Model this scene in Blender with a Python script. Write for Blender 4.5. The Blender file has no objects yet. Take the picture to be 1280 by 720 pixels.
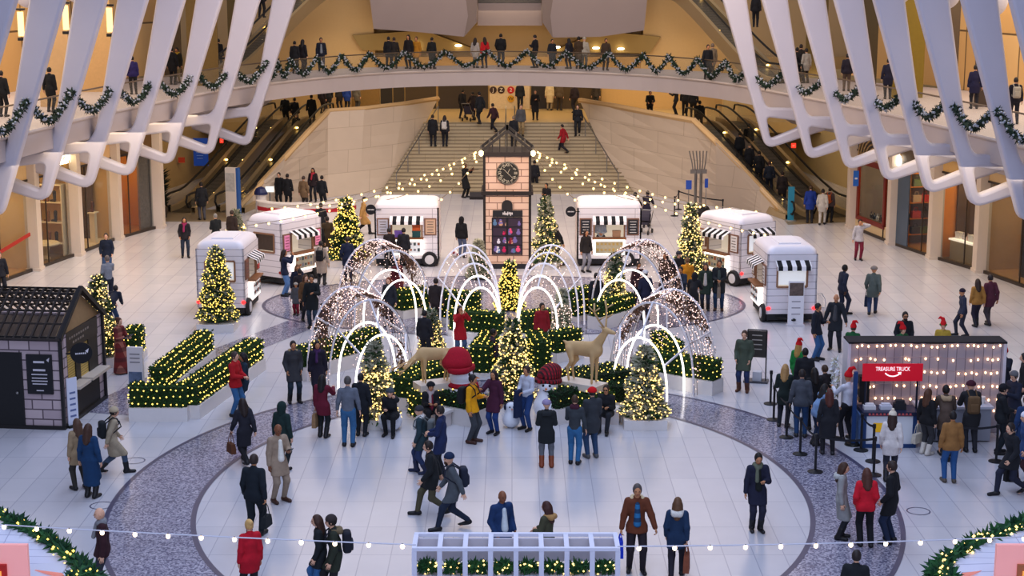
import bpy, math, random
import numpy as np
from mathutils import Vector, Matrix
R = math.radians
sc = bpy.context.scene
COL = sc.collection
rng = random.Random(7)

# ------------------------------------------------------------------ camera model (survey of the place)
CH, F0, PITCH = 12.36, 2059.0, R(11.3)
CP, SP = math.cos(PITCH), math.sin(PITCH)
def T(x, y, t):
    u, v = (x - 640) / F0, (y - 360) / F0
    return Vector((u * t, t * (CP - v * SP), CH - t * (SP + v * CP)))
def G(x, y, z=0.0):
    v = (y - 360) / F0
    return T(x, y, (CH - z) / (SP + v * CP))
def PY(x, y, Y):
    v = (y - 360) / F0
    return T(x, y, Y / (CP - v * SP))
cam = bpy.data.cameras.new('camera'); cam.lens = 36 * F0 / 1280; cam.sensor_width = 36; cam.clip_end = 400
co = bpy.data.objects.new('camera', cam); COL.objects.link(co)
co.location = (0, 0, CH); co.rotation_euler = (R(90) - PITCH, 0, 0)
sc.camera = co

# ------------------------------------------------------------------ materials
def hexlin(h):
    h = h.lstrip('#')
    if len(h) == 3: h = ''.join(c * 2 for c in h)
    out = []
    for i in (0, 2, 4):
        c = int(h[i:i + 2], 16) / 255
        out.append(c / 12.92 if c <= .04045 else ((c + .055) / 1.055) ** 2.4)
    return (*out, 1.0)
MATS = {}
def M(h, rough=.6, metal=0.0, emit=0.0, var=0.0, scale=8.0, bump=0.0, trans=0.0, name=None, ecol=None, sample=False):
    key = (h, rough, metal, emit, var, scale, bump, trans, ecol)
    if key in MATS: return MATS[key]
    m = bpy.data.materials.new(name or 'paint_' + h)
    m.use_nodes = True
    nt = m.node_tree; b = nt.nodes['Principled BSDF']
    c = hexlin(h)
    b.inputs['Base Color'].default_value = c
    b.inputs['Roughness'].default_value = rough
    b.inputs['Metallic'].default_value = metal
    if trans: b.inputs['Transmission Weight'].default_value = trans
    if emit:
        b.inputs['Emission Color'].default_value = hexlin(ecol) if ecol else c
        b.inputs['Emission Strength'].default_value = emit
        if not sample: m.cycles.emission_sampling = 'NONE'
    if var or bump:
        tc = nt.nodes.new('ShaderNodeTexCoord'); nz = nt.nodes.new('ShaderNodeTexNoise')
        nz.inputs['Scale'].default_value = scale; nz.inputs['Detail'].default_value = 4
        nt.links.new(tc.outputs['Object'], nz.inputs['Vector'])
        if var:
            mx = nt.nodes.new('ShaderNodeMix'); mx.data_type = 'RGBA'
            mx.inputs[6].default_value = tuple(max(0, k * (1 - var)) for k in c[:3]) + (1,)
            mx.inputs[7].default_value = tuple(min(1, k * (1 + var)) for k in c[:3]) + (1,)
            nt.links.new(nz.outputs['Fac'], mx.inputs[0]); nt.links.new(mx.outputs[2], b.inputs['Base Color'])
        if bump:
            bp = nt.nodes.new('ShaderNodeBump'); bp.inputs['Strength'].default_value = bump
            nt.links.new(nz.outputs['Fac'], bp.inputs['Height']); nt.links.new(bp.outputs['Normal'], b.inputs['Normal'])
    MATS[key] = m
    return m
def cloth(h): return M(h, .85, var=.22, scale=14)
def glow(h, s): return M(h, .5, emit=s)
def brick_mat(name, c1, c2, mort, w, hgt, axis='XZ', off=.5, msize=.02, rough=.6, bump=.25, noise=0.0):
    m = bpy.data.materials.new(name); m.use_nodes = True
    nt = m.node_tree; b = nt.nodes['Principled BSDF']; b.inputs['Roughness'].default_value = rough
    tc = nt.nodes.new('ShaderNodeTexCoord'); sp = nt.nodes.new('ShaderNodeSeparateXYZ'); cb = nt.nodes.new('ShaderNodeCombineXYZ')
    nt.links.new(tc.outputs['Object'], sp.inputs[0])
    if axis == 'XYZ':   # walls of any heading: x+y against z
        ad = nt.nodes.new('ShaderNodeMath'); nt.links.new(sp.outputs[0], ad.inputs[0]); nt.links.new(sp.outputs[1], ad.inputs[1])
        nt.links.new(ad.outputs[0], cb.inputs[0]); nt.links.new(sp.outputs[2], cb.inputs[1])
    else:
        nt.links.new(sp.outputs['XYZ'.index(axis[0])], cb.inputs[0]); nt.links.new(sp.outputs['XYZ'.index(axis[1])], cb.inputs[1])
    br = nt.nodes.new('ShaderNodeTexBrick'); br.offset = off; br.squash = 1
    br.inputs['Scale'].default_value = 1; br.inputs['Brick Width'].default_value = w; br.inputs['Row Height'].default_value = hgt
    br.inputs['Mortar Size'].default_value = msize; br.inputs['Mortar Smooth'].default_value = .2; br.inputs['Bias'].default_value = 0
    br.inputs['Color1'].default_value = hexlin(c1); br.inputs['Color2'].default_value = hexlin(c2); br.inputs['Mortar'].default_value = hexlin(mort)
    nt.links.new(cb.outputs[0], br.inputs['Vector'])
    out = br.outputs['Color']
    if noise:
        nz = nt.nodes.new('ShaderNodeTexNoise'); nz.inputs['Scale'].default_value = 1.3; nz.inputs['Detail'].default_value = 5
        nt.links.new(tc.outputs['Object'], nz.inputs['Vector'])
        mx = nt.nodes.new('ShaderNodeMix'); mx.data_type = 'RGBA'; mx.blend_type = 'MULTIPLY'; mx.inputs[0].default_value = noise
        nt.links.new(out, mx.inputs[6]); nt.links.new(nz.outputs['Fac'], mx.inputs[7]); out = mx.outputs[2]
    nt.links.new(out, b.inputs['Base Color'])
    if bump:
        bp = nt.nodes.new('ShaderNodeBump'); bp.inputs['Strength'].default_value = bump; bp.inputs['Distance'].default_value = .02; bp.invert = True
        nt.links.new(br.outputs['Fac'], bp.inputs['Height']); nt.links.new(bp.outputs['Normal'], b.inputs['Normal'])
    return m
def speckle_mat(name, c1, c2, scale, rough):
    m = bpy.data.materials.new(name); m.use_nodes = True
    nt = m.node_tree; b = nt.nodes['Principled BSDF']; b.inputs['Roughness'].default_value = rough
    tc = nt.nodes.new('ShaderNodeTexCoord'); vo = nt.nodes.new('ShaderNodeTexVoronoi'); vo.inputs['Scale'].default_value = scale
    n2 = nt.nodes.new('ShaderNodeTexNoise'); n2.inputs['Scale'].default_value = .7
    rp = nt.nodes.new('ShaderNodeValToRGB'); e = rp.color_ramp.elements
    e[0].position = .25; e[0].color = hexlin(c1); e[1].position = .8; e[1].color = hexlin(c2)
    nt.links.new(tc.outputs['Object'], vo.inputs['Vector']); nt.links.new(tc.outputs['Object'], n2.inputs['Vector'])
    nt.links.new(vo.outputs['Color'], rp.inputs['Fac'])
    mx = nt.nodes.new('ShaderNodeMix'); mx.data_type = 'RGBA'; mx.blend_type = 'MULTIPLY'; mx.inputs[0].default_value = .35
    nt.links.new(rp.outputs['Color'], mx.inputs[6]); nt.links.new(n2.outputs['Fac'], mx.inputs[7])
    nt.links.new(mx.outputs[2], b.inputs['Base Color'])
    return m
def stripe_mat(name, c1, c2, width, axis=0):
    m = bpy.data.materials.new(name); m.use_nodes = True
    nt = m.node_tree; b = nt.nodes['Principled BSDF']; b.inputs['Roughness'].default_value = .8
    tc = nt.nodes.new('ShaderNodeTexCoord'); sp = nt.nodes.new('ShaderNodeSeparateXYZ')
    nt.links.new(tc.outputs['Object'], sp.inputs[0])
    md = nt.nodes.new('ShaderNodeMath'); md.operation = 'PINGPONG'; md.inputs[1].default_value = width
    nt.links.new(sp.outputs[axis], md.inputs[0])
    gt = nt.nodes.new('ShaderNodeMath'); gt.operation = 'GREATER_THAN'; gt.inputs[1].default_value = width / 2
    nt.links.new(md.outputs[0], gt.inputs[0])
    mx = nt.nodes.new('ShaderNodeMix'); mx.data_type = 'RGBA'; mx.inputs[6].default_value = hexlin(c1); mx.inputs[7].default_value = hexlin(c2)
    nt.links.new(gt.outputs[0], mx.inputs[0]); nt.links.new(mx.outputs[2], b.inputs['Base Color'])
    return m
def plaid_mat(name, c1, c2, c3, w):
    m = bpy.data.materials.new(name); m.use_nodes = True
    nt = m.node_tree; b = nt.nodes['Principled BSDF']; b.inputs['Roughness'].default_value = .85
    tc = nt.nodes.new('ShaderNodeTexCoord'); sp = nt.nodes.new('ShaderNodeSeparateXYZ'); nt.links.new(tc.outputs['Object'], sp.inputs[0])
    ad = nt.nodes.new('ShaderNodeMath'); nt.links.new(sp.outputs[0], ad.inputs[0]); nt.links.new(sp.outputs[1], ad.inputs[1])
    res = None
    for src in (ad.outputs[0], sp.outputs[2]):
        md = nt.nodes.new('ShaderNodeMath'); md.operation = 'PINGPONG'; md.inputs[1].default_value = w; nt.links.new(src, md.inputs[0])
        gt = nt.nodes.new('ShaderNodeMath'); gt.operation = 'GREATER_THAN'; gt.inputs[1].default_value = w * .55; nt.links.new(md.outputs[0], gt.inputs[0])
        mx = nt.nodes.new('ShaderNodeMix'); mx.data_type = 'RGBA'
        if res is None: mx.inputs[6].default_value = hexlin(c1)
        else: nt.links.new(res, mx.inputs[6])
        mx.inputs[7].default_value = hexlin(c2 if res is None else c3)
        if res is not None:
            hf = nt.nodes.new('ShaderNodeMath'); hf.operation = 'MULTIPLY'; hf.inputs[1].default_value = .6; nt.links.new(gt.outputs[0], hf.inputs[0]); nt.links.new(hf.outputs[0], mx.inputs[0])
        else: nt.links.new(gt.outputs[0], mx.inputs[0])
        res = mx.outputs[2]
    nt.links.new(res, b.inputs['Base Color'])
    return m
def glass_mat(name, tint, fac=.78):
    m = bpy.data.materials.new(name); m.use_nodes = True
    nt = m.node_tree; b = nt.nodes['Principled BSDF']; o = nt.nodes['Material Output']
    b.inputs['Base Color'].default_value = hexlin(tint); b.inputs['Roughness'].default_value = .05
    tr = nt.nodes.new('ShaderNodeBsdfTransparent'); tr.inputs[0].default_value = (.96, .97, .96, 1)
    mx = nt.nodes.new('ShaderNodeMixShader'); mx.inputs[0].default_value = fac
    nt.links.new(b.outputs[0], mx.inputs[1]); nt.links.new(tr.outputs[0], mx.inputs[2]); nt.links.new(mx.outputs[0], o.inputs['Surface'])
    return m
GLASS = glass_mat('shop_glass', '4a5560', .8)
RAILGLASS = glass_mat('railing_glass', 'b8b0a0', .86)

# ------------------------------------------------------------------ mesh helper
class MB:
    def __init__(s): s.v, s.f, s.m = [], [], []
    def add(s, vs, fs, m=0, xf=None):
        b = len(s.v)
        s.v += [tuple(xf @ Vector(p)) if xf is not None else tuple(p) for p in vs]
        s.f += [tuple(b + i for i in f) for f in fs]; s.m += [m] * len(fs)
        return s
    def box(s, a, b, m=0, xf=None):
        (x0, y0, z0), (x1, y1, z1) = a, b
        return s.add([(x0, y0, z0), (x1, y0, z0), (x1, y1, z0), (x0, y1, z0), (x0, y0, z1), (x1, y0, z1), (x1, y1, z1), (x0, y1, z1)],
                     [(3, 2, 1, 0), (4, 5, 6, 7), (0, 1, 5, 4), (1, 2, 6, 5), (2, 3, 7, 6), (3, 0, 4, 7)], m, xf)
    def cb(s, c, d, m=0, xf=None):
        return s.box([c[i] - d[i] / 2 for i in range(3)], [c[i] + d[i] / 2 for i in range(3)], m, xf)
    def bar(s, p, q, w, h=None, m=0):
        p, q = Vector(p), Vector(q); d = q - p; L = d.length; h = h or w
        z = d.normalized(); up = Vector((0, 0, 1)) if abs(z.z) < .95 else Vector((0, 1, 0))
        x = z.cross(up).normalized(); y = x.cross(z).normalized()
        xf = Matrix((x, y, z)).transposed().to_4x4(); xf.translation = p
        return s.box((-w / 2, -h / 2, 0), (w / 2, h / 2, L), m, xf)
    def tube(s, pts, r, n=6, m=0, closed=False, r2=None):
        pts = [Vector(p) for p in pts]; k = len(pts); vs = []
        prevx = None
        for i, p in enumerate(pts):
            a = pts[(i - 1) % k] if (i or closed) else p; b = pts[(i + 1) % k] if (i < k - 1 or closed) else p
            d = (b - a).normalized()
            if prevx is None:
                up = Vector((0, 0, 1)) if abs(d.z) < .9 else Vector((0, 1, 0)); x = d.cross(up).normalized()
            else:
                x = (prevx - d * prevx.dot(d)).normalized()
            prevx = x; y = d.cross(x)
            rr = r if r2 is None else r + (r2 - r) * i / (k - 1)
            vs += [p + (x * math.cos(2 * math.pi * j / n) + y * math.sin(2 * math.pi * j / n)) * rr for j in range(n)]
        fs = []
        for i in range(k if closed else k - 1):
            a, b = i * n, ((i + 1) % k) * n
            fs += [(a + j, a + (j + 1) % n, b + (j + 1) % n, b + j) for j in range(n)]
        if not closed: fs += [tuple(range(n - 1, -1, -1)), tuple((k - 1) * n + j for j in range(n))]
        return s.add(vs, fs, m)
    def ell(s, c, r, su=10, sv=6, m=0, xf=None):
        vs = [(c[0], c[1], c[2] - r[2])]
        for i in range(1, sv):
            t = math.pi * i / sv - math.pi / 2
            vs += [(c[0] + r[0] * math.cos(t) * math.cos(2 * math.pi * j / su), c[1] + r[1] * math.cos(t) * math.sin(2 * math.pi * j / su), c[2] + r[2] * math.sin(t)) for j in range(su)]
        vs.append((c[0], c[1], c[2] + r[2])); fs = []
        for j in range(su):
            fs.append((0, 1 + (j + 1) % su, 1 + j)); k = 1 + (sv - 2) * su
            fs.append((k + j, k + (j + 1) % su, len(vs) - 1))
            for i in range(sv - 2):
                a = 1 + i * su
                fs.append((a + j, a + (j + 1) % su, a + su + (j + 1) % su, a + su + j))
        return s.add(vs, fs, m, xf)
    def lathe(s, prof, n=16, m=0, xf=None):
        vs, fs = [], []
        for r, z in prof: vs += [(r * math.cos(2 * math.pi * j / n), r * math.sin(2 * math.pi * j / n), z) for j in range(n)]
        for i in range(len(prof) - 1):
            fs += [(i * n + j, i * n + (j + 1) % n, (i + 1) * n + (j + 1) % n, (i + 1) * n + j) for j in range(n)]
        fs += [tuple(range(n - 1, -1, -1)), tuple((len(prof) - 1) * n + j for j in range(n))]
        return s.add(vs, fs, m, xf)
    def prism(s, poly, off, m=0, xf=None):
        k = len(poly); o = Vector(off); vs = [Vector(p) for p in poly] + [Vector(p) + o for p in poly]
        fs = [tuple(range(k)), tuple(range(2 * k - 1, k - 1, -1))] + [(i, i + k, (i + 1) % k + k, (i + 1) % k) for i in range(k)]
        return s.add(vs, fs, m, xf)
    def octa(s, c, r, m=0):
        x, y, z = c
        return s.add([(x + r, y, z), (x - r, y, z), (x, y + r, z), (x, y - r, z), (x, y, z + r), (x, y, z - r)],
                     [(0, 2, 4), (2, 1, 4), (1, 3, 4), (3, 0, 4), (2, 0, 5), (1, 2, 5), (3, 1, 5), (0, 3, 5)], m)
    def spike(s, p, d, L, w, m=0):
        p, d = Vector(p), Vector(d).normalized()
        x = d.orthogonal().normalized(); y = d.cross(x)
        a = p + d * L * .35
        return s.add([p, a + x * w, a - x * w * .5 + y * w * .87, a - x * w * .5 - y * w * .87, p + d * L],
                     [(0, 2, 1), (0, 3, 2), (0, 1, 3), (4, 1, 2), (4, 2, 3), (4, 3, 1)], m)
    def mesh(s, name, mats, smooth=False):
        me = bpy.data.meshes.new(name); me.from_pydata(s.v, [], s.f)
        for m in (mats if isinstance(mats, (list, tuple)) else [mats]): me.materials.append(m)
        if any(s.m): me.polygons.foreach_set('material_index', s.m)
        if smooth: me.polygons.foreach_set('use_smooth', [True] * len(s.f))
        me.update(); return me
    def build(s, name, mats, parent=None, smooth=False, loc=None, rz=None):
        return link(name, s.mesh(name, mats, smooth), parent, loc, rz)
def link(name, me, parent=None, loc=None, rz=None):
    o = bpy.data.objects.new(name, me); COL.objects.link(o)
    if parent is not None: o.parent = parent
    if loc is not None: o.location = loc
    if rz is not None: o.rotation_euler = (0, 0, rz)
    return o
def tag(o, label, cat, group=None, kind=None):
    o['label'] = label
    if cat: o['category'] = cat
    if group: o['group'] = group
    if kind: o['kind'] = kind
    return o
def thing(name, label, cat, loc=(0, 0, 0), rz=0, group=None):
    o = bpy.data.objects.new(name, None); COL.objects.link(o); o.empty_display_size = .2
    o.location = loc; o.rotation_euler = (0, 0, rz)
    return tag(o, label, cat, group)
def struct(name, mb, mats, smooth=False, parent=None):
    o = mb.build(name, mats, parent, smooth)
    if parent is None: o['kind'] = 'structure'
    return o
def stuffpart(o): o['kind'] = 'stuff'; return o
def copy_tree(o, parent=None):
    c = o.copy(); COL.objects.link(c)
    if parent is not None: c.parent = parent
    for ch in list(o.children): copy_tree(ch, c)
    return c
def text_mesh(name, s, size, mat, parent=None, loc=(0, 0, 0), rot=(R(90), 0, 0), depth=.01, align='CENTER', xs=1.0):
    cu = bpy.data.curves.new(name, 'FONT'); cu.body = s; cu.size = size; cu.extrude = depth; cu.align_x = align; cu.align_y = 'CENTER'; cu.resolution_u = 3
    t = bpy.data.objects.new(name, cu); COL.objects.link(t)
    me = bpy.data.meshes.new_from_object(t.evaluated_get(bpy.context.evaluated_depsgraph_get()))
    bpy.data.objects.remove(t); me.materials.clear(); me.materials.append(mat)
    o = link(name, me, parent); o.location = loc; o.rotation_euler = rot; o.scale = (xs, 1, 1)
    return o
def poly_curve_mesh(name, loops, extrude, bevel, mat):
    cu = bpy.data.curves.new(name, 'CURVE'); cu.dimensions = '2D'; cu.fill_mode = 'BOTH'; cu.extrude = extrude; cu.bevel_depth = bevel; cu.bevel_resolution = 2; cu.offset = -bevel
    for lp in loops:
        sp = cu.splines.new('POLY'); sp.points.add(len(lp) - 1)
        for p, q in zip(sp.points, lp): p.co = (q[0], q[1], 0, 1)
        sp.use_cyclic_u = True
    t = bpy.data.objects.new(name, cu); COL.objects.link(t)
    me = bpy.data.meshes.new_from_object(t.evaluated_get(bpy.context.evaluated_depsgraph_get()))
    bpy.data.objects.remove(t); me.materials.clear(); me.materials.append(mat)
    return me
def rounded(poly, rads, n=5):
    out = []; k = len(poly)
    for i in range(k):
        p, a, b = Vector(poly[i]), Vector(poly[i - 1]), Vector(poly[(i + 1) % k]); r = rads[i] if isinstance(rads, list) else rads
        if r <= 0: out.append(tuple(p)); continue
        d1, d2 = (a - p), (b - p); l = min(r, d1.length * .48, d2.length * .48); d1.normalize(); d2.normalize()
        for j in range(n + 1):
            t = j / n; out.append(tuple((1 - t) ** 2 * (p + d1 * l) + 2 * t * (1 - t) * p + t * t * (p + d2 * l)))
    return out
# ------------------------------------------------------------------ implicit surfaces for figures
def surface_nets(Fd, lo, h):
    S = Fd < 0
    nx, ny, nz = Fd.shape
    cnt = np.zeros((nx - 1, ny - 1, nz - 1), np.int8)
    for a in (0, 1):
        for b in (0, 1):
            for c in (0, 1): cnt += S[a:nx - 1 + a, b:ny - 1 + b, c:nz - 1 + c]
    act = (cnt > 0) & (cnt < 8)
    idx = -np.ones(act.shape, np.int64); cells = np.argwhere(act); idx[act] = np.arange(len(cells))
    acc = np.zeros((len(cells), 3)); num = np.zeros(len(cells))
    ci, cj, ck = cells.T
    for ax in range(3):
        o1, o2 = [k for k in range(3) if k != ax]
        for a in (0, 1):
            for b in (0, 1):
                off = [0, 0, 0]; off[o1] = a; off[o2] = b; of2 = list(off); of2[ax] = 1
                A = Fd[ci + off[0], cj + off[1], ck + off[2]]; B = Fd[ci + of2[0], cj + of2[1], ck + of2[2]]
                cr = (A < 0) != (B < 0); t = np.where(cr, A / np.where(cr, A - B, 1), 0)
                for k in range(3): acc[:, k] += np.where(cr, (t if k == ax else off[k]), 0)
                num += cr
    V = np.array(lo) + h * (cells + acc / np.maximum(num, 1)[:, None])
    Q = []
    for ax in range(3):
        o1, o2 = [(1, 2), (2, 0), (0, 1)][ax]
        sl0 = [slice(1, -1)] * 3; sl1 = [slice(1, -1)] * 3
        sl0[ax] = slice(0, -1); sl1[ax] = slice(1, None)
        A, B = S[tuple(sl0)], S[tuple(sl1)]
        for flip in (False, True):
            e = np.argwhere((A & ~B) if not flip else (~A & B))
            if not len(e): continue
            base = e.copy(); base[:, o1] += 1; base[:, o2] += 1
            c = []
            for d1, d2 in ((-1, -1), (0, -1), (0, 0), (-1, 0)):
                q = base.copy(); q[:, o1] += d1; q[:, o2] += d2; c.append(idx[q[:, 0], q[:, 1], q[:, 2]])
            q = np.stack(c if not flip else c[::-1], 1); Q.append(q)
    return V, (np.concatenate(Q) if Q else np.zeros((0, 4), int))
def sdf(prims, h, k=.035, cut=None, sub=None, zmin=None, zmax=None):
    """prims: ('c', a, b, ra, rb, flat) capsules, ('e', centre, radii), ('b', centre, half, round)"""
    lo, hi = np.full(3, 9e9), np.full(3, -9e9)
    for p in prims:
        if p[0] == 'c':
            r = max(p[3], p[4])
            for q in (p[1], p[2]): lo = np.minimum(lo, np.array(q) - r); hi = np.maximum(hi, np.array(q) + r)
        else: lo = np.minimum(lo, np.array(p[1]) - np.array(p[2])); hi = np.maximum(hi, np.array(p[1]) + np.array(p[2]))
    lo -= 2.2 * h + .01; hi += 2.2 * h + .01
    if zmin is not None: lo[2] = max(lo[2], zmin - 2 * h)
    if zmax is not None: hi[2] = min(hi[2], zmax + 2 * h)
    n = np.maximum(np.ceil((hi - lo) / h).astype(int) + 1, 4)
    X, Y, Z = np.meshgrid(*[lo[i] + h * np.arange(n[i]) for i in range(3)], indexing='ij')
    def ev(p):
        if p[0] == 'c':
            a, b, ra, rb = np.array(p[1], float), np.array(p[2], float), p[3], p[4]; fl = p[5] if len(p) > 5 else 1.0
            sx, sy = 1.0, fl
            px, py, pz = X - a[0], (Y - a[1]) * sy, Z - a[2]
            d = b - a; d = np.array([d[0], d[1] * sy, d[2]]); dd = max((d * d).sum(), 1e-9)
            t = np.clip((px * d[0] + py * d[1] + pz * d[2]) / dd, 0, 1)
            return np.sqrt((px - t * d[0]) ** 2 + (py - t * d[1]) ** 2 + (pz - t * d[2]) ** 2) - (ra + (rb - ra) * t)
        if p[0] == 'e':
            c, r = p[1], p[2]
            q = np.sqrt(((X - c[0]) / r[0]) ** 2 + ((Y - c[1]) / r[1]) ** 2 + ((Z - c[2]) / r[2]) ** 2)
            return (q - 1) * min(r)
        c, hf, rr = p[1], p[2], p[3]
        qx, qy, qz = np.abs(X - c[0]) - hf[0] + rr, np.abs(Y - c[1]) - hf[1] + rr, np.abs(Z - c[2]) - hf[2] + rr
        return np.sqrt(np.maximum(qx, 0) ** 2 + np.maximum(qy, 0) ** 2 + np.maximum(qz, 0) ** 2) + np.minimum(np.maximum(qx, np.maximum(qy, qz)), 0) - rr
    D = None
    for p in prims:
        d = ev(p)
        if D is None: D = d
        else:
            g = np.maximum(k - np.abs(D - d), 0) / k; D = np.minimum(D, d) - g * g * k * .25
    for p in sub or []: D = np.maximum(D, -ev(p))
    if zmin is not None: D = np.maximum(D, zmin - Z)
    if zmax is not None: D = np.maximum(D, Z - zmax)
    return surface_nets(D, lo, h)
def np_mesh(name, V, Q, mat):
    me = bpy.data.meshes.new(name); nq = len(Q)
    me.vertices.add(len(V)); me.vertices.foreach_set('co', np.ascontiguousarray(V, np.float32).ravel())
    me.loops.add(nq * 4); me.loops.foreach_set('vertex_index', Q.astype(np.int32).ravel())
    me.polygons.add(nq); me.polygons.foreach_set('loop_start', np.arange(0, nq * 4, 4, dtype=np.int32))
    try: me.polygons.foreach_set('loop_total', np.full(nq, 4, np.int32))
    except Exception: pass
    me.polygons.foreach_set('use_smooth', np.ones(nq, bool))
    me.materials.append(mat); me.update(calc_edges=True)
    return me
# ------------------------------------------------------------------ people
SKIN = ['e6b596', 'c98f66', '8d5a3c', '553523']
SKINM = [M(h, .55, name='skin') for h in SKIN]
EYEM, LIPM, PHONEM = M('15110f', .3), M('9a4a44', .5), M('111318', .25)
def v3(*a): return Vector(a)
def ik(a, t, l1, l2, hint):
    d = t - a; L = min(d.length, (l1 + l2) * .995); d.normalize()
    t = a + d * L
    x = (l1 * l1 - l2 * l2 + L * L) / (2 * L); y = math.sqrt(max(l1 * l1 - x * x, 0))
    h = hint - d * hint.dot(d)
    h.normalize()
    return a + d * x + h * y, t
POSES = {  # hands (x out, y forward, z), feet, pelvis drop, lean
    'stand': dict(h=[(.27, .03, .84), (.27, .03, .84)], f=[(.10, .02), (.11, -.03)]),
    'pocket': dict(h=[(.21, .13, .93), (.21, .13, .93)], f=[(.10, .03), (.12, -.02)]),
    'front': dict(h=[(.07, .27, 1.08), (.06, .28, 1.10)], f=[(.10, .02), (.10, -.03)]),
    'phone': dict(h=[(.06, .30, 1.20), (.26, .04, .86)], f=[(.10, .03), (.11, -.03)], look=-.25),
    'photo': dict(h=[(.07, .33, 1.54), (.08, .33, 1.52)], f=[(.10, .03), (.11, -.04)]),
    'one': dict(h=[(.14, .42, 1.30), (.26, .03, .86)], f=[(.10, .03), (.11, -.03)]),
    'call': dict(h=[(.12, .10, 1.56), (.26, .05, .88)], f=[(.09, .04), (.10, -.05)]),
    'walk': dict(h=[(.25, .20, .92), (.25, -.20, .90)], f=[(.07, -.30), (.07, .32)], dz=-.05, lean=.05),
    'walk2': dict(h=[(.25, -.20, .90), (.25, .20, .92)], f=[(.07, .32), (.07, -.30)], dz=-.05, lean=.05),
    'stroll': dict(h=[(.25, .10, .88), (.25, -.08, .88)], f=[(.08, -.14), (.08, .16)], dz=-.02, lean=.03),
    'cross': dict(h=[(-.02, .22, 1.20), (-.02, .20, 1.24)], f=[(.11, .02), (.11, -.03)]),
    'lean': dict(h=[(.16, .36, 1.06), (.16, .36, 1.06)], f=[(.10, -.06), (.11, -.10)], lean=.14),
    'push': dict(h=[(.18, .42, 1.02), (.18, .42, 1.02)], f=[(.08, -.16), (.08, .18)], lean=.10),
    'bend': dict(h=[(.12, .48, .86), (.14, .46, .90)], f=[(.12, .02), (.12, -.06)], lean=.34, dz=-.06),
    'sit': dict(h=[(.10, .30, .72), (.10, .32, .74)], f=[(.11, .42), (.12, .34)], dz=-.44, lean=.06, sit=1),
    'sitcall': dict(h=[(.08, .16, 1.06), (.10, .32, .72)], f=[(.11, .40), (.12, .30)], dz=-.44, lean=.10, sit=1),
    'crouch': dict(h=[(.10, .42, .78), (.10, .40, .80)], f=[(.13, .16), (.12, -.16)], dz=-.42, lean=.20),
    'violin': dict(h=[(.30, .30, 1.45), (.22, .38, 1.40)], f=[(.12, .03), (.13, -.03)]),
    'book': dict(h=[(.10, .30, 1.16), (.10, .30, 1.16)], f=[(.09, .02), (.10, -.02)]),
    'open': dict(h=[(.34, .18, .92), (.32, .10, .86)], f=[(.14, .08), (.14, -.06)]),
}
HEADV = None
def head_mesh(mb, c, look, side, s, hi):
    """a head with brow, nose, mouth, chin, ears, eyes, in the body's own mesh"""
    su, sv = (20, 14) if hi else (14, 10)
    rot = Matrix.Rotation(side, 4, 'Z') @ Matrix.Rotation(look, 4, 'X')
    xf = Matrix.Translation(c) @ rot @ Matrix.Scale(s, 4)
    vs, fs = [], []
    for i in range(sv + 1):
        th = math.pi * i / sv - math.pi / 2
        for j in range(su):
            ph = 2 * math.pi * j / su
            x, y, z = math.cos(th) * math.cos(ph), math.cos(th) * math.sin(ph), math.sin(th)
            w = 1.0 - .22 * max(0, -z) ** 1.5            # narrower jaw
            px, py, pz = x * .076 * w, y * .096, z * .118
            if y > 0:
                py *= 1 - .10 * max(0, 1 - abs(z)) * .5 + .06 * max(0, -z - .3)
                fx = math.exp(-(px / .016) ** 2)
                py += .026 * fx * math.exp(-((pz + .018) / .022) ** 2)      # nose
                py += .007 * math.exp(-(px / .05) ** 2) * math.exp(-((pz - .022) / .012) ** 2)   # brow
                py -= .010 * math.exp(-((abs(px) - .032) / .014) ** 2) * math.exp(-((pz - .002) / .013) ** 2)   # eye sockets
                py += .010 * math.exp(-(px / .022) ** 2) * math.exp(-((pz + .095) / .018) ** 2)  # chin
            vs.append((px, py, pz))
    for i in range(sv):
        for j in range(su):
            a, b = i * su + j, i * su + (j + 1) % su
            fs.append((a, b, b + su, a + su))
    mb.add(vs, fs, 0, xf)
    for sx in (-1, 1):
        mb.ell((sx * .077, -.006, -.004), (.010, .020, .030), 8, 5, 0, xf)
        mb.ell((sx * .031, .080, .003), (.014, .009, .008), 8, 5, 1, xf)
    mb.ell((0, .090, -.058), (.024, .008, .007), 8, 5, 2, xf)
def hand_mesh(mb, w, d, n, s, thumbdir, hold):
    """palm plus four fingers of their own lengths and a thumb leaving the side of the palm near its base"""
    d = d.normalized(); n = (n - d * n.dot(d)).normalized(); lat = d.cross(n).normalized()
    if lat.dot(thumbdir) < 0: lat = -lat
    xf = Matrix((lat, d, n)).transposed().to_4x4(); xf.translation = w
    mb.ell((0, .045 * s, 0), (.042 * s, .056 * s, .017 * s), 8, 6, 0, xf)
    curl = 1.25 if hold else .55
    for q, (ox, L) in enumerate(((.030, .072), (.010, .082), (-.011, .076), (-.031, .060))):
        p0 = v3(ox, .075, 0) * s; a1, a2 = curl * .5, curl * 1.25
        p1 = p0 + v3(ox * .12, math.cos(a1) * L * .55, math.sin(a1) * L * .55) * s
        p2 = p1 + v3(0, math.cos(a2) * L * .5, math.sin(a2) * L * .5) * s
        mb.tube([xf @ p0, xf @ p1, xf @ p2], .0092 * s, 5, 0, r2=.0068 * s)
    t0, t1, t2 = v3(.030, .020, .004) * s, v3(.062, .052, .016) * s, v3(.058, .082, .026) * s
    mb.tube([xf @ t0, xf @ t1, xf @ t2], .0115 * s, 5, 0, r2=.008 * s)
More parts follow.
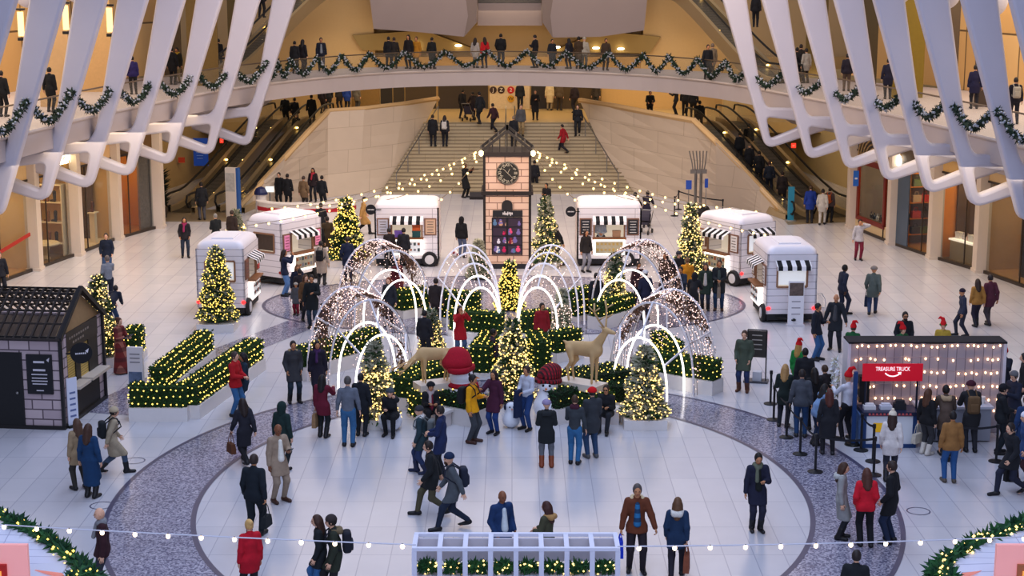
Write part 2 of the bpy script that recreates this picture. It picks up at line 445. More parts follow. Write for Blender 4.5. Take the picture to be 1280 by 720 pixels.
def make_person(loc, fac, pose, coat, trous, hair, skin, opts, label, group, dist):
    s = opts.get('h', 1.72) / 1.72
    P = POSES[pose]; r = random.Random(label)
    rz = math.pi + R(fac)
    root = thing('person', label, 'person', loc, rz, group)
    vox = .021 if dist < 48 else .025 if dist < 64 else .031
    vox = max(vox, .018)
    dz, lean = P.get('dz', 0) + opts.get('dz', 0), P.get('lean', 0)
    jit = lambda a: a + r.uniform(-.025, .025)
    pel = v3(0, -lean * .25, .95 + dz); shz = 1.425 + dz - lean * .22; ly = lean
    chest = v3(0, ly * .75, 1.25 + dz - lean * .12); nb = v3(0, ly + .0, 1.46 + dz - lean * .25)
    headc = v3(0, ly + .035 + lean * .15, 1.615 + dz - lean * .38)
    slim = opts.get('slim', .93 if hair[0] in 'lu' else 1.0)
    legs, arms = [], []
    for i, sx in enumerate((-1, 1)):
        fx, fy = P['f'][i]; fx = sx * jit(fx); fy = jit(fy)
        hip = pel + v3(sx * .092, 0, -.05)
        lift = .07 if fy < -.22 else 0
        ank = v3(fx, fy, .085 + lift)
        kn, ank = ik(hip, ank, .435, .425, v3(sx * .08, 1, 0.1))
        if P.get('sit'):
            kn = v3(sx * .13, .40 + pel.y, pel.z + .02); ank = v3(fx, fy + pel.y, .085); hip = pel + v3(sx * .10, .02, -.02)
            dd = ank - kn
        toe = ank + v3(sx * .03, .15, -.045 if not lift else -.105)
        legs.append((hip, kn, ank, toe))
        hx, hy, hz = P['h'][i]
        if opts.get('mir'): hx, hy, hz = P['h'][1 - i]
        sh = v3(sx * .166 * slim, ly, shz - .025)
        low = hz < 1.0
        tgt = v3(sx * jit(hx) * (slim if low else 1), hy + (ly if not low else ly * .5), hz + (dz if not P.get('sit') or hz > 1 else 0))
        if P.get('sit'): tgt = v3(sx * hx, hy + pel.y, hz)
        el, wr = ik(sh, tgt, .285, .255, v3(sx * .50, -.35, -.80) if hz > 1.0 else v3(sx * .35, -1, 0))
        arms.append((sh, el, wr))
    S = lambda v: tuple(v * s)
    bl = [] # body
    bl.append(('c', S(pel + v3(0, 0, -.03)), S(pel + v3(0, .0, .14)), .132 * s * slim, .112 * s * slim, 1.35))
    bl.append(('c', S(pel + v3(0, 0, .14)), S(chest), .112 * s * slim, .132 * s * slim, 1.35))
    bl.append(('c', S(v3(-.10 * slim, ly, shz - .045)), S(v3(.10 * slim, ly, shz - .045)), .072 * s, .072 * s, 1.1))
    bl.append(('c', S(chest), S(nb - v3(0, 0, .06)), .125 * s * slim, .08 * s, 1.35))
    bl.append(('c', S(nb - v3(0, 0, .05)), S(headc - v3(0, .02, .06)), .055 * s, .050 * s))
    for hip, kn, ank, toe in legs:
        bl += [('c', S(hip), S(kn), .085 * s, .056 * s), ('c', S(kn), S(ank), .053 * s, .036 * s),
               ('c', S(ank - v3(0, .03, .03)), S(toe), .038 * s, .030 * s)]
    for sh, el, wr in arms:
        bl += [('c', S(sh), S(el), .050 * s, .038 * s), ('c', S(el), S(wr), .038 * s, .026 * s)]
    V, Q = sdf(bl, max(vox, .027), .03)
    mb = MB(); mb.v = [tuple(p) for p in V]; mb.f = [tuple(q) for q in Q.tolist()]; mb.m = [0] * len(Q)
    head_mesh(mb, headc * s, P.get('look', 0) + opts.get('look', 0), R(opts.get('turn', 0)), s, dist < 60)
    for i, (sh, el, wr) in enumerate(arms):
        sx = (-1, 1)[i]; d = (wr - el); hanging = wr.z < 1.0 + dz
        hand_mesh(mb, wr * s, d, v3(-sx, 0, 0) if hanging else v3(0, .3, -1) if wr.z < 1.35 else v3(-sx * .4, -.6, -.3), s,
                  v3(0, 1, 0) if hanging else v3(-sx, 0, .2), bool(opts.get('bag')) or not hanging)
    body = mb.build('body', [SKINM[skin], EYEM, LIPM], root, True)
    # ---- clothes
    def part(name, prims, mat, h=vox, **kw):
        V, Q = sdf(prims, h, **kw)
        if not len(Q): return None
        return link(name, np_mesh(name, V, Q, mat), root)
    if trous != '-':
        tp = [('c', S(pel + v3(0, 0, -.04)), S(pel + v3(0, 0, .12)), .148 * s * slim, .130 * s * slim, 1.3)]
        wd = opts.get('wide', 0)
        for hip, kn, ank, toe in legs:
            tp += [('c', S(hip), S(kn), .100 * s, .076 * s), ('c', S(kn), S(ank + v3(0, 0, .02)), .075 * s, (.056 + wd) * s)]
        part('trousers', tp, cloth(trous), k=.03)
    shoe = opts.get('shoe', '1d1b1e')
    for hip, kn, ank, toe in legs:
        sp = [('c', S(ank - v3(0, .045, .038)), S(toe + v3(0, .03, -.005)), .050 * s, .044 * s), ('c', S(ank), S(ank - v3(0, .02, .03)), .052 * s, .05 * s)]
        if opts.get('boot'): sp.append(('c', S(ank), S(ank + (kn - ank) * .45), .062 * s, .072 * s))
        zf = (ank.z - .085) * s
        part('shoe', sp, M(shoe, .5), h=max(vox, .022), zmin=max(zf - .02, .004))
    cl, ch = coat[0], coat[1:]
    hem = {'t': .90, 'j': .80, 'c': .62, 'k': .46, 'l': .28, 'x': .04}[cl] * s
    th = .014 if cl == 't' else .024
    g = [('c', S(pel + v3(0, 0, -.02)), S(pel + v3(0, .0, .14)), (.142 + th) * s * slim, (.122 + th) * s * slim, 1.3),
         ('c', S(pel + v3(0, 0, .14)), S(chest), (.122 + th) * s * slim, (.138 + th) * s * slim, 1.3),
         ('c', S(v3(-.095 * slim, ly, shz - .05)), S(v3(.095 * slim, ly, shz - .05)), (.072 + th) * s, (.072 + th) * s, 1.1), ('c', S(v3(0, ly, shz - .03)), S(nb - v3(0, .01, .0)), (.085 + th) * s, (.058 + th * .6) * s, 1.1),
         ('c', S(chest), S(nb - v3(0, 0, .03)), (.13 + th) * s * slim, (.058 + th * .6) * s, 1.25)]
    for sh, el, wr in arms:
        g += [('c', S(sh), S(el), (.054 + th) * s, (.042 + th) * s), ('c', S(el), S(el + (wr - el) * .93), (.041 + th) * s, (.032 + th * .8) * s)]
    sit = P.get('sit')
    if hem < .85 * s:
        if sit:
            for hip, kn, ank, toe in legs: g.append(('c', S(hip), S(hip + (kn - hip) * (.6 if cl != 'j' else .25)), .118 * s, .108 * s))
            hem = (pel.z - .16) * s
        else:
            mid = v3(0, (legs[0][1].y + legs[1][1].y) / 2 * .5, 0)
            bot = v3(0, mid.y, hem / s - .03)
            fl = {'j': .165, 'c': .178, 'k': .20, 'l': .215, 'x': .36}[cl]
            g.append(('c', S(pel), S(bot), (.150 + th) * s * slim, fl * s * slim, 1.25))
            for hip, kn, ank, toe in legs: g.append(('c', S(hip), S(kn), .118 * s, .098 * s))
    cm = opts.get('cmat') or cloth(ch)
    part({'t': 'sweater', 'j': 'jacket', 'x': 'dress'}.get(cl, 'coat'), g, cm, zmin=hem if not (sit and cl == 't') else None, k=.03)
    if 'S' in opts:
        a = nb + v3(0, .0, .005)
        part('scarf', [('c', S(a + v3(-.05, -.02, 0)), S(a + v3(.05, -.02, 0)), .075 * s, .075 * s), ('c', S(a + v3(-.03, .06, -.02)), S(a + v3(.04, .06, -.02)), .055 * s, .05 * s),
                       ('c', S(a + v3(.03, .10, -.05)), S(a + v3(.05, .165, -.30)), .04 * s, .045 * s)], cloth(opts['S']), h=.022)
    if 'V' in opts:   # shirt or jumper seen in the open front of the coat
        f0 = chest + v3(0, .105, 0)
        part('shirt_front', [('c', S(f0 + v3(0, .0, .12)), S(f0 + v3(0, .02, -.26)), .045 * s, .075 * s, 1.0)], opts.get('vmat') or cloth(opts['V']), h=.022)
    if 'F' in opts:   # fur or hood collar lying behind the neck
        a = nb + v3(0, -.06, -.01)
        part('fur_collar', [('c', S(a + v3(-.10, .06, 0)), S(a + v3(-.06, -.07, -.02)), .05 * s, .055 * s), ('c', S(a + v3(-.06, -.07, -.02)), S(a + v3(.06, -.07, -.02)), .06 * s, .06 * s),
                            ('c', S(a + v3(.06, -.07, -.02)), S(a + v3(.10, .06, 0)), .055 * s, .05 * s)], M(opts['F'], .95, var=.35, scale=40), h=.022)
    # ---- hair, hat
    hs, hc = hair[0], hair[1:]
    lk = P.get('look', 0) + opts.get('look', 0); trn = R(opts.get('turn', 0))
    rot = (Matrix.Rotation(trn, 3, 'Z') @ Matrix.Rotation(lk, 3, 'X'))
    H = lambda x, y, z: tuple((headc + rot @ v3(x, y, z)) * s)
    hm = M(hc, .6, var=.3, scale=30) if hc else None
    hh = .018 if dist < 64 else .024
    if hs in 'slu':
        pr = [('e', H(0, -.014, .018), (.088 * s, .108 * s, .122 * s))]
        sub = [('e', H(0, .115, -.05), (.088 * s, .104 * s, .138 * s))]
        if hs == 'l':
            pr += [('c', H(0, -.075, -.02), tuple(v3(0, ly - .105, 1.34 + dz) * s), .085 * s, .070 * s, 1.25), ('c', H(-.07, -.03, -.02), tuple(v3(-.09, ly - .05, 1.37 + dz) * s), .04 * s, .04 * s),
                   ('c', H(.07, -.03, -.02), tuple(v3(.09, ly - .05, 1.37 + dz) * s), .04 * s, .04 * s)]
        else: sub.append(('e', H(0, -.02, -.15), (.13 * s, .2 * s, .10 * s)))
        if hs == 'u': pr.append(('e', H(0, -.10, .09), (.05 * s, .05 * s, .045 * s)))
        part('hair', pr, hm, h=hh, sub=sub)
    elif hs == 'g':    # fringe of hair round a bald crown
        part('hair', [('e', H(0, -.02, -.005), (.086 * s, .100 * s, .085 * s))], hm, h=hh, sub=[('e', H(0, .08, 0), (.09 * s, .11 * s, .2 * s)), ('e', H(0, -.02, .13), (.12 * s, .2 * s, .09 * s))])
    if 'B' in opts:
        part('beard', [('e', H(0, .062, -.085), (.058 * s, .042 * s, .045 * s))], M(opts['B'], .8), h=.018)
    if 'H' in opts:
        kind, hx = opts['H'][0], opts['H'][1:]
        m = opts.get('hmat') or M(hx, .9, var=.2, scale=50)
        top = [('e', H(0, -.012, .040), (.099 * s, .116 * s, .112 * s))]
        zc = (headc.z + .018) * s
        if kind == 'b': part('hat', top + [('c', H(-.05, 0, .045), H(.05, 0, .045), .070 * s, .070 * s)], m, h=hh, zmin=zc)
        if kind == 'p':
            part('hat', top, m, h=hh, zmin=zc); part('pompom', [('e', H(0, -.01, .165), (.042 * s,) * 3)], m, h=hh)
        if kind == 'e':    # long pointed elf or santa hat whose tip flops over
            part('hat', top + [('c', H(0, -.02, .10), H(.02, -.05, .21), .080 * s, .052 * s), ('c', H(.02, -.05, .21), H(.10, -.08, .25), .05 * s, .032 * s), ('c', H(.10, -.08, .25), H(.17, -.08, .20), .032 * s, .018 * s)], m, h=hh, zmin=zc)
            if opts.get('band'): part('hat_band', [('c', H(-.045, 0, .035), H(.045, 0, .035), .076 * s, .076 * s)], cloth(opts['band']), h=hh, zmin=zc - .01, zmax=zc + .045)
        if kind == 'c':
            part('hat', top + [('c', H(-.02, .08, .050), H(.02, .14, .040), .045 * s, .035 * s)], m, h=hh, zmin=zc)
        if kind == 'h':    # hood up
            part('hood', [('e', H(0, -.025, .01), (.112 * s, .128 * s, .142 * s)), ('c', H(0, -.05, -.08), tuple(nb * s), .10 * s, .10 * s)], m, h=hh, sub=[('e', H(0, .13, -.02), (.078 * s, .09 * s, .105 * s))])
        if kind == 'd':    # headband
            part('headband', [('e', H(0, -.01, .03), (.094 * s, .112 * s, .118 * s))], m, h=hh, zmin=zc + .012, zmax=zc + .05)
    if 'G' in opts:    # dark glasses
        gb = MB()
        for sx in (-1, 1): gb.cb((sx * .032, .103, .004), (.050, .008, .030))
        gb.cb((0, .105, .008), (.02, .006, .006))
        for sx in (-1, 1): gb.cb((sx * .078, .05, .008), (.006, .11, .006))
        o = gb.build('glasses', EYEM, root); o.scale = (s, s, s); o.location = headc * s; o.rotation_euler = (lk, 0, trn)
    W = Matrix.Translation(loc) @ Matrix.Rotation(rz, 4, 'Z')
    info = dict(root=root, W=W, rz=rz, s=s, hands=[W @ (a[2] * s) for a in arms], hd=[W.to_3x3() @ (a[2] - a[1]).normalized() for a in arms], chest=chest, nb=nb)
    if 'bp' in opts:
        hx, lb = opts['bp']
        b = thing('backpack', lb, 'backpack', loc, rz, 'backpacks')
        c0 = chest + v3(0, -.255, -.05)
        V, Q = sdf([('b', S(c0), (.145 * s, .085 * s, .215 * s), .06 * s)], .024); link('bag_body', np_mesh('bag_body', V, Q, cloth(hx)), b)
        V, Q = sdf([('b', S(c0 + v3(0, -.085, -.06)), (.105 * s, .035 * s, .11 * s), .03 * s)], .022); link('front_pocket', np_mesh('front_pocket', V, Q, cloth(hx)), b)
        for sx in (-1, 1):
            q = MB(); q.tube([S(c0 + v3(sx * .09, .07, .17)), S(v3(sx * .10, ly - .02, shz + .085)), S(v3(sx * .115, ly + .125, shz - .03)), S(v3(sx * .13, ly + .16, shz - .16)), S(c0 + v3(sx * .145, .12, -.15))], .017 * s, 5)
            q.build('shoulder_strap', cloth(hx), b, True)
    if 'bag' in opts:
        hx, side, kind, lb = opts['bag']
        i = 1 if side == 'R' else 0
        if opts.get('flip'): i = 1 - i
        hp = info['hands'][i] + info['hd'][i] * .085 * s
        b = thing({'t': 'tote_bag', 'h': 'handbag', 's': 'shopping_bag', 'g': 'garment'}[kind], lb, {'t': 'bag', 'h': 'handbag', 's': 'shopping bag', 'g': 'coat'}[kind], hp, rz + R(90), 'bags in hands')
        w, hgt, d = {'t': (.34, .36, .12), 'h': (.36, .24, .13), 's': (.30, .36, .11), 'g': (.26, .75, .10)}[kind]
        drop = {'t': .22, 'h': .30, 's': .14, 'g': -.06}[kind]
        q = MB(); vs = []
        for zz, k in ((-drop, .82), (-drop - hgt * .5, .96), (-drop - hgt, 1.0)):
            vs += [(-w / 2 * k, -d / 2 * k, zz), (w / 2 * k, -d / 2 * k, zz), (w / 2 * k, d / 2 * k, zz), (-w / 2 * k, d / 2 * k, zz)]
        q.add(vs, [(0, 1, 2, 3)[::-1]] + [(a + j, a + (j + 1) % 4, a + 4 + (j + 1) % 4, a + 4 + j)[::-1] for a in (0, 4) for j in range(4)] + [(8, 9, 10, 11)])
        q.build('bag_body' if kind != 'g' else 'cloth', cloth(hx), b)
        if kind != 'g':
            for sy in (-1, 1):
                q = MB(); q.tube([(-w * .27, sy * d * .3, -drop), (-w * .18, sy * d * .15, -drop * .35), (0, 0, .0), (w * .18, sy * d * .15, -drop * .35), (w * .27, sy * d * .3, -drop)], .010, 5)
                q.build('handle', cloth(hx), b)
    if 'ph' in opts:
        hp = (info['hands'][0] + info['hands'][1]) / 2 if pose in ('photo', 'book', 'front') else info['hands'][0]
        hp = hp + info['W'].to_3x3() @ v3(0, .07, .03)
        big = opts['ph'][1]
        b = MB().cb((0, 0, 0), (.30, .02, .21) if big == 'k' else (.15, .012, .078)); V = b.build('book' if big == 'k' else 'phone', M('20242c', .4), None)
        V.location = hp; V.rotation_euler = (R(-50) if pose in ('phone', 'book', 'front') else 0, 0, rz)
        tag(V, opts['ph'][0], 'book' if big == 'k' else 'phone', None if big == 'k' else 'phones in hands')
    return info
PEOPLE = r'''
@ F people crossing the open floor in front
132,744 -75 stand j3c1c24 3a3d48 b 0 | h=1.8 S=8a8a8e | bald man in black and maroon jacket beside the lit garland at lower left
114,622 165 stand l173f66 1b1b20 l4a2f22 0 | h=1.76 boot=1 | long-haired woman in ankle-length blue quilted coat near the dark stone hut
101,612 -140 stand ca08a6c 3a3530 l5a4030 0 | | person in tan coat half hidden behind the long blue quilted coat
142,592 115 walk ka89a82 4a5a70 s2a2420 0 | H=bb8a88c boot=1 | woman in long beige coat and beige cap walking beside the blue coat
+bp 1a1f24 black backpack with pale straps on the walker in beige near the hut
307,580 -150 walk k23232e 1b1b22 l2a1d18 0 | boot=1 | dark-haired woman in black coat with brown shoulder bag on the speckled ring
+bag 6a3f28 L h small brown bag beside the woman in black on the speckled ring
354,588 150 stand c16302e 1c2428 n 0 | H=h16302e | person in dark green hooded coat just behind the tan suit
349,627 40 phone ca08c78 9c8a78 b 2 | h=1.86 V=ece6da shoe=4a2c20 | bald man in tan suit and pale shirt holding a phone
+ph p phone in the hand of the man in the tan suit
319,672 165 stroll j16202a 18222a s3a2c26 1 | h=1.88 | man in dark jacket seen from behind carrying a white and a black bag
+bag 1c2226 R h black handbag with long straps carried by the man in the dark jacket
315,752 -150 stand cc0122c 2a2a30 ud8b070 0 | h=1.66 | blonde woman in bright red coat behind the foreground light string
402,744 -85 stroll c1d2228 3a6a9a l4a3026 0 | h=1.68 slim=.92 | dark-coated woman in blue jeans walking beyond the olive parka man
420,750 -80 stroll c2f362a 202024 s2a2220 0 | h=1.76 H=b3a3030 F=7a6a50 | man in olive green parka with grey knit cap walking left
+bp 20222e dark navy backpack on the man in the olive parka
541,644 -85 walk c1c2024 55503c s2c201a 0 | h=1.80 shoe=15151a | striding man in black jacket and olive trousers
567,661 -80 walk2 c545a60 1e2a40 n 0 | h=1.80 H=b1e3050 shoe=15151a B=4a3226 | bearded man in grey coat and blue knit cap striding left
+bp 242a3c navy backpack on the striding man in the grey coat
528,592 -100 stroll c2a4048 2a3a60 n 0 | S=d8d8d4 H=b3a3a40 boot=1 shoe=1e2848 | person in teal jacket, pale scarf and dark cap bending over a bag
+bp 6a6f70 grey backpack on the person in teal jacket
552,598 -100 front c1f2d55 20242c s2a201c 0 | h=1.8 | man in navy blue padded jacket beside the teal jacket
627,719 30 pocket j1c3a66 4a4a50 b 2 | h=1.8 V=cfd8dc | bald man in blue padded jacket and white shirt behind the white planter frame
684,726 -120 front c4a4a36 2c2a38 l4a2a22 0 | h=1.66 F=b08a58 | red-brown haired woman in olive parka with tan fur collar
795,714 0 open j6e3a22 2a2028 s5a5250 1 | h=1.86 V=2a6a94 F=d0bd98 | smiling man in brown shearling jacket and blue striped jumper
+bag 1e3fc0 R s bright blue gift bag held by the man in the brown jacket
845,722 170 stroll c1b3656 2a2632 l6a4a32 0 | h=1.70 F=d8d4cc | woman in navy coat with white collar seen from behind
+bag 8a4f38 R t brown leather tote on the arm of the woman in navy
945,663 5 phone c20223a 24243a s1a1614 1 | h=1.76 S=6a705e boot=1 V=141a18 | man in navy parka and grey-green scarf walking towards the camera
1050,673 75 stand k9a9a98 22242c l4a3022 0 | h=1.70 F=b8b8b4 boot=1 | brown-haired woman in pale grey coat at left of the group of three
1080,683 180 pocket jd01830 15151c l5a3428 0 | h=1.72 wide=.012 | long-haired woman in bright red jacket seen from behind
1112,679 -120 pocket c17191f 1e2c48 s3a2a24 0 | h=1.82 | man in black coat at right of the group of three
1066,800 165 stand j1a1e24 1c1c22 s2e2320 0 | h=1.72 | person in dark jacket at the bottom edge below the group of three
1112,600 165 stroll cded6d0 2c2c38 l3a2620 0 | h=1.72 H=pe0d4c0 boot=1 | woman in white coat and cream bobble hat
1187,603 180 stand j9a6f3e 2c5a8e s1c1614 1 | h=1.74 shoe=5a5048 | man in tan jacket and blue jeans seen from behind
1156,568 130 stand j1a1a1e 3a3a3e l5a3824 0 | h=1.70 boot=1 shoe=d8d0c4 | long-haired woman in black jacket with white shoes at the counter
+bag c8c0b0 L h pale bag on the arm of the long-haired woman at the counter
1180,568 175 lean c5a4a40 2a2a30 s1a1614 2 | h=1.80 F=b09878 | person in brown parka with tan fur hood at the grey counter
1212,564 180 lean c2a2a2e 2a2a32 n 0 | h=1.84 H=b4a1c2c | person in dark coat and maroon knit cap at the grey counter
+bp 6f5538 brown canvas backpack on the person in the maroon cap
1248,567 90 front j1c2026 18202a s1a1616 0 | h=1.80 H=c1c1c24 | man in black jacket and dark cap facing the counter's end
1262,618 -70 walk c1c1e26 22263a s2e2420 0 | h=1.80 | man in dark suit striding in from the right edge
+bag 16181c R t large black bag on the man striding in from the right edge
1280,604 -90 stroll c2f4a78 4a2a30 n 0 | h=1.78 H=be0e0e8 | person in blue jacket and white knit cap at the right edge
1264,548 -60 phone j22283c 22262e s3a3028 0 | h=1.80 H=b6a6a6c | man in navy jacket and grey knit cap beside the plank wall
1279,580 -170 stand c24406a 22283a s2a2420 0 | h=1.74 | person in blue coat cut by the right edge near the counter
1277,520 -100 stand c1a1c22 1a1a20 s2a2420 0 | h=1.76 | person in black coat at the right edge beyond the plank wall
1252,510 -40 one j1c2030 1c2030 n 0 | h=1.70 H=ec8121e | helper in red pointed hat and dark jumper at the right end of the plank wall
@ F people queuing at the plank wall
996,497 140 stand c12803a 1c6a34 lb08a4a 0 | h=1.62 H=ecc1a20 hair=1 | blonde helper in green elf dress and red pointed hat
1004,515 170 stand j1e1f26 20222c s1a1614 1 | h=1.80 | dark-haired man in black jacket behind the green elf dress
979,534 160 front c1f2c2a 20242e lb08a58 0 | h=1.72 | blonde woman in dark green coat at the left of the queue
1000,546 170 stand j50545c 24466e s2a2220 0 | h=1.80 shoe=2a2a2e | man in grey hooded jacket and jeans in the queue
1016,537 -170 stand c17171d 17171d l1d1614 0 | h=1.68 | black-haired woman all in black behind the grey hooded jacket
1029,532 -150 stand j2a2226 22222a s4a3426 0 | h=1.66 | brown-haired person in dark jacket in the middle of the queue
1021,556 110 lean j7f9cc0 20304c l1f1a1a 1 | h=1.64 boot=1 | person in light blue jacket in the queue
1034,568 175 stand k26272e 1c1c22 l5a2e24 0 | h=1.70 H=d1f7a74 shoe=2a2a30 | woman in long charcoal coat with teal headband in the queue
1058,550 -150 one td8d8e0 1d1d26 n 1 | h=1.80 H=ed01420 | helper in white jumper and red pointed hat serving the queue
1019,450 55 phone j1e2230 36608e s1c1614 1 | h=1.80 | man in dark jacket and jeans holding a white cup
1043,438 -20 open c22262e 22242e b 1 | h=1.84 V=4a4a4e | bald man in open black jacket behind the plank wall's left end
1052,393 110 stroll j22283c 22283c s15110f 3 | h=1.80 | man in navy suit walking away beyond the plank wall
1128,463 0 pocket j1d222a 20222a s1c1614 1 | h=1.82 B=1c1614 G=1 | bearded man with glasses behind the plank wall
1064,472 150 stand c1a5a30 1a5a30 s4a3426 0 | h=1.62 H=ed01820 | helper in red hat showing behind the left end of the plank roof
1125,474 30 stand c1a5a30 1a5a30 s4a3426 0 | h=1.62 H=ed01820 | helper in red hat in front of the bearded man with glasses
1176,468 -20 stand cb89a3a 1a5a30 s5a3a26 0 | h=1.62 H=ed01820 band=1a7a38 | helper in red hat with green band behind the plank roof
1202,420 -85 stroll j34384a 2a2c3a n 1 | h=1.62 H=b2a2034 | child in grey jacket and purple knit cap walking left
1220,408 -170 stroll ja87a3a 2a2436 l3a2820 0 | h=1.66 boot=1 | woman in mustard jacket walking with the maroon coat
1236,406 -160 stroll c5a2a3a 4a4046 s2a2020 1 | h=1.76 | person in maroon coat walking beside the mustard jacket
929,489 -20 pocket c4c5648 27355c s4a3226 0 | h=1.80 shoe=5a3424 boot=1 | man in olive green jacket standing by the dark easel board
1090,394 165 walk c5a625c 2c3e5e n 1 | h=1.80 H=b8a8078 | person in grey-green coat walking away on the right
+bag 1c2a44 L t dark blue bag carried by the walker in grey-green
1073,325 0 call jbab4b4 7a1f36 s1c1414 1 | h=1.70 | woman in white jacket and dark red trousers on her phone
@ F people by the right escalator
1012,279 175 stand c1c3a8c 1c1c24 s4a3626 0 | h=1.80 | man in blue jacket at the foot of the right escalator
1027,281 160 stroll cc0bab0 c4beb4 s2a2220 0 | h=1.72 | person in pale grey coat and trousers by the right escalator
1036,278 150 stand j5a4a48 1c1c22 s2a2220 0 | h=1.66 | person with orange pack by the right escalator
+bp c0602a orange backpack at the foot of the right escalator
@ F people around the lit garden
368,503 20 pocket c3c3c40 22323e s2a2020 1 | h=1.78 F=a08a68 boot=1 | woman in dark grey coat with tan fur collar walking by the left arch
398,500 15 stand k221c2e 1c1a22 l241a18 1 | h=1.72 S=4a2a5a | woman in black coat and purple scarf at the foot of the left front arch
404,547 165 one c6e1730 1d2226 l1d1618 0 | h=1.68 boot=1 mir=1 | woman in maroon coat taking a picture near the left front arch
+bag 9a7a58 L s brown paper shopping bag carried by the woman in maroon
436,558 180 stand t6a707c 3a6c96 s5a5450 0 | h=1.84 slim=1.08 | grey-haired man in grey jumper and jeans seen from behind
452,545 170 stand c1c2028 1c2028 s1d1a1a 0 | h=1.68 | person in black coat half hidden by the grey jumper man
490,541 -10 sitcall c1b1e24 15171c n 0 | H=b4a5258 | person in black coat and grey knit cap sitting on a round white seat
538,534 15 sit c1c1c22 1c1c22 s15121a 1 | H=b1a1a20 V=7a1c34 S=b8a8a8 | seated person in dark cap, black jacket and maroon top by the hedge
590,553 70 phone jeaa70c 40444a s1c1816 1 | h=1.80 shoe=4a2a20 | man in bright yellow jacket photographing the snowman
+bp 18191e black backpack on the man in the yellow jacket
618,542 -30 one c4c1c38 22407a l2a1a1e 1 | h=1.72 shoe=1a1a22 mir=1 | smiling woman in plum coat posing by the centre tree
659,537 -40 front tc8ccd8 27467a s3a2620 1 | h=1.74 | woman in white sweatshirt holding a navy coat over her arm
+bag 1c2c50 R g navy coat hanging over the arm of the woman in white
683,584 180 front c1e2327 6a6c72 n 0 | h=1.70 H=b9a8eae boot=1 shoe=8a4424 F=2a2e32 | person in black parka, lilac knit cap and brown boots
718,580 170 phone t3c4248 36709e s4a3424 0 | h=1.74 S=4a1c30 shoe=1c1c24 | person in grey jumper, plum scarf and blue jeans photographing
740,572 -160 front c3a3e44 2f4a6c s2a2220 0 | h=1.80 H=bd0141c shoe=5a5a5c | man in grey coat and bright red knit cap
+bag 6a5636 L t olive brown bag held by the man in the red cap
758,538 -15 sit j1d1f24 2a2c34 s3a2a20 1 | G=1 | man in dark glasses and black jacket sitting on the white bench
575,447 20 photo cb81826 4a6080 l3a2420 1 | h=1.66 | woman in red jacket taking a picture inside the centre arches
531,452 160 stand j22222a 22222a s1c1618 0 | h=1.62 | dark-haired person behind the left wooden reindeer
613,462 100 sit j3a2436 2a2a34 s1c1818 1 | | person sitting behind the red-hatted snowman
487,408 -15 stand j22252f 22242e l7a3a24 0 | h=1.70 S=3a3c40 | red-haired woman with grey scarf inside the back left arch
497,380 40 stand c5a1a26 2a1c22 s2a2020 0 | h=1.66 | person in dark red coat behind the back left arch
545,408 160 stand j2a2022 2a2024 s2a1c1a 0 | h=1.66 | dark-haired person behind the hedge beside the back left arch
677,443 20 stand j9a1c28 5a4638 s2a2020 1 | h=1.66 | person in red top standing under the centre right arch
745,402 -160 stand j1d1f2c 22222a s1c1616 1 | h=1.70 | dark figure beyond the right wooden reindeer
806,400 -160 pocket c1f2340 23243a s22201e 0 | h=1.74 H=bd8d8dc | person in navy coat and white cap behind the front right arch
831,372 -30 stand j2a2226 2a2630 l3a2420 1 | h=1.68 | dark-haired woman at the left of the crowd by the right arch
847,372 30 stand c1b1b22 20202a s2a2624 0 | h=1.74 H=b3a3a42 | person in black coat and grey cap at the back of the crowd
858,380 170 front jd08a1a 2a2a30 s7a5a3a 0 | h=1.70 | person in yellow jacket in the crowd by the right arch
850,391 -20 phone j2a3648 2a3038 s1f1a18 1 | h=1.66 | child in blue-grey jacket in front of the crowd
866,399 160 lean c19191e 1f2024 n 0 | h=1.66 H=h19191e | person in black hooded coat leaning at the front of the crowd
881,388 -10 stand c2c3a30 2a3040 l3a2a30 1 | h=1.70 V=c0b8b0 boot=1 | woman in dark green coat and pale scarf at the right of the crowd
898,388 -10 front c22262a 27405e s3a2820 1 | h=1.82 V=46504c shoe=4a3028 | man in dark parka and blue jeans at the right of the crowd
+bag 8a7a6a L t grey tote bag carried by the man in the dark parka
797,384 20 stand j4a2a30 2a2430 s1c1816 1 | h=1.64 | person in dark red jacket seen through the back right arch
@ F people near the food trailers
697,333 -100 walk c17181c 1b1c24 s1d1816 1 | h=1.82 | man in black coat passing the tall flocked tree
732,340 30 stand j2a2422 8a8a92 l2a1a18 1 | h=1.70 | dark-haired woman in brown jacket and grey trousers at the centre right trailer
577,322 160 stand j18191e 5a6684 n 0 | h=1.72 H=h18191e | person under a black hood standing left of the clock tower
356,370 95 photo j1b2440 5f84b4 l2a1c18 1 | h=1.74 | woman in navy jacket and light jeans raising her phone at the pink menu trailer
402,356 175 stand kb0a090 1d1d22 s2a2222 0 | h=1.70 boot=1 | person in beige coat with black pack by the pink menu trailer
+bp 15161b round black backpack by the pink menu trailer
373,388 20 phone j1c2238 20242e l7a5230 1 | h=1.66 | seated-looking woman in navy top checking her phone left of the front left arch
371,394 -10 stand c58585c 8a1c34 n 1 | h=1.16 H=bb0a89c | small child in grey coat and red trousers by the left front arch
383,401 30 stand j6a4a2c 22242c l5a3c28 0 | h=1.62 | person in brown coat beside the small child
391,410 0 phone c171b1e 2c3a4a s241a18 1 | h=1.84 | tall man in black jacket looking at his phone by the left front arch
403,424 60 stand j3a2a34 2a2a34 s2a1e1c 1 | h=1.2 | child with dark hair behind the tall man in black
435,352 -170 pocket c1a2440 1f2438 s2a2020 0 | h=1.76 | person in navy coat in front of the bright yellow lit tree
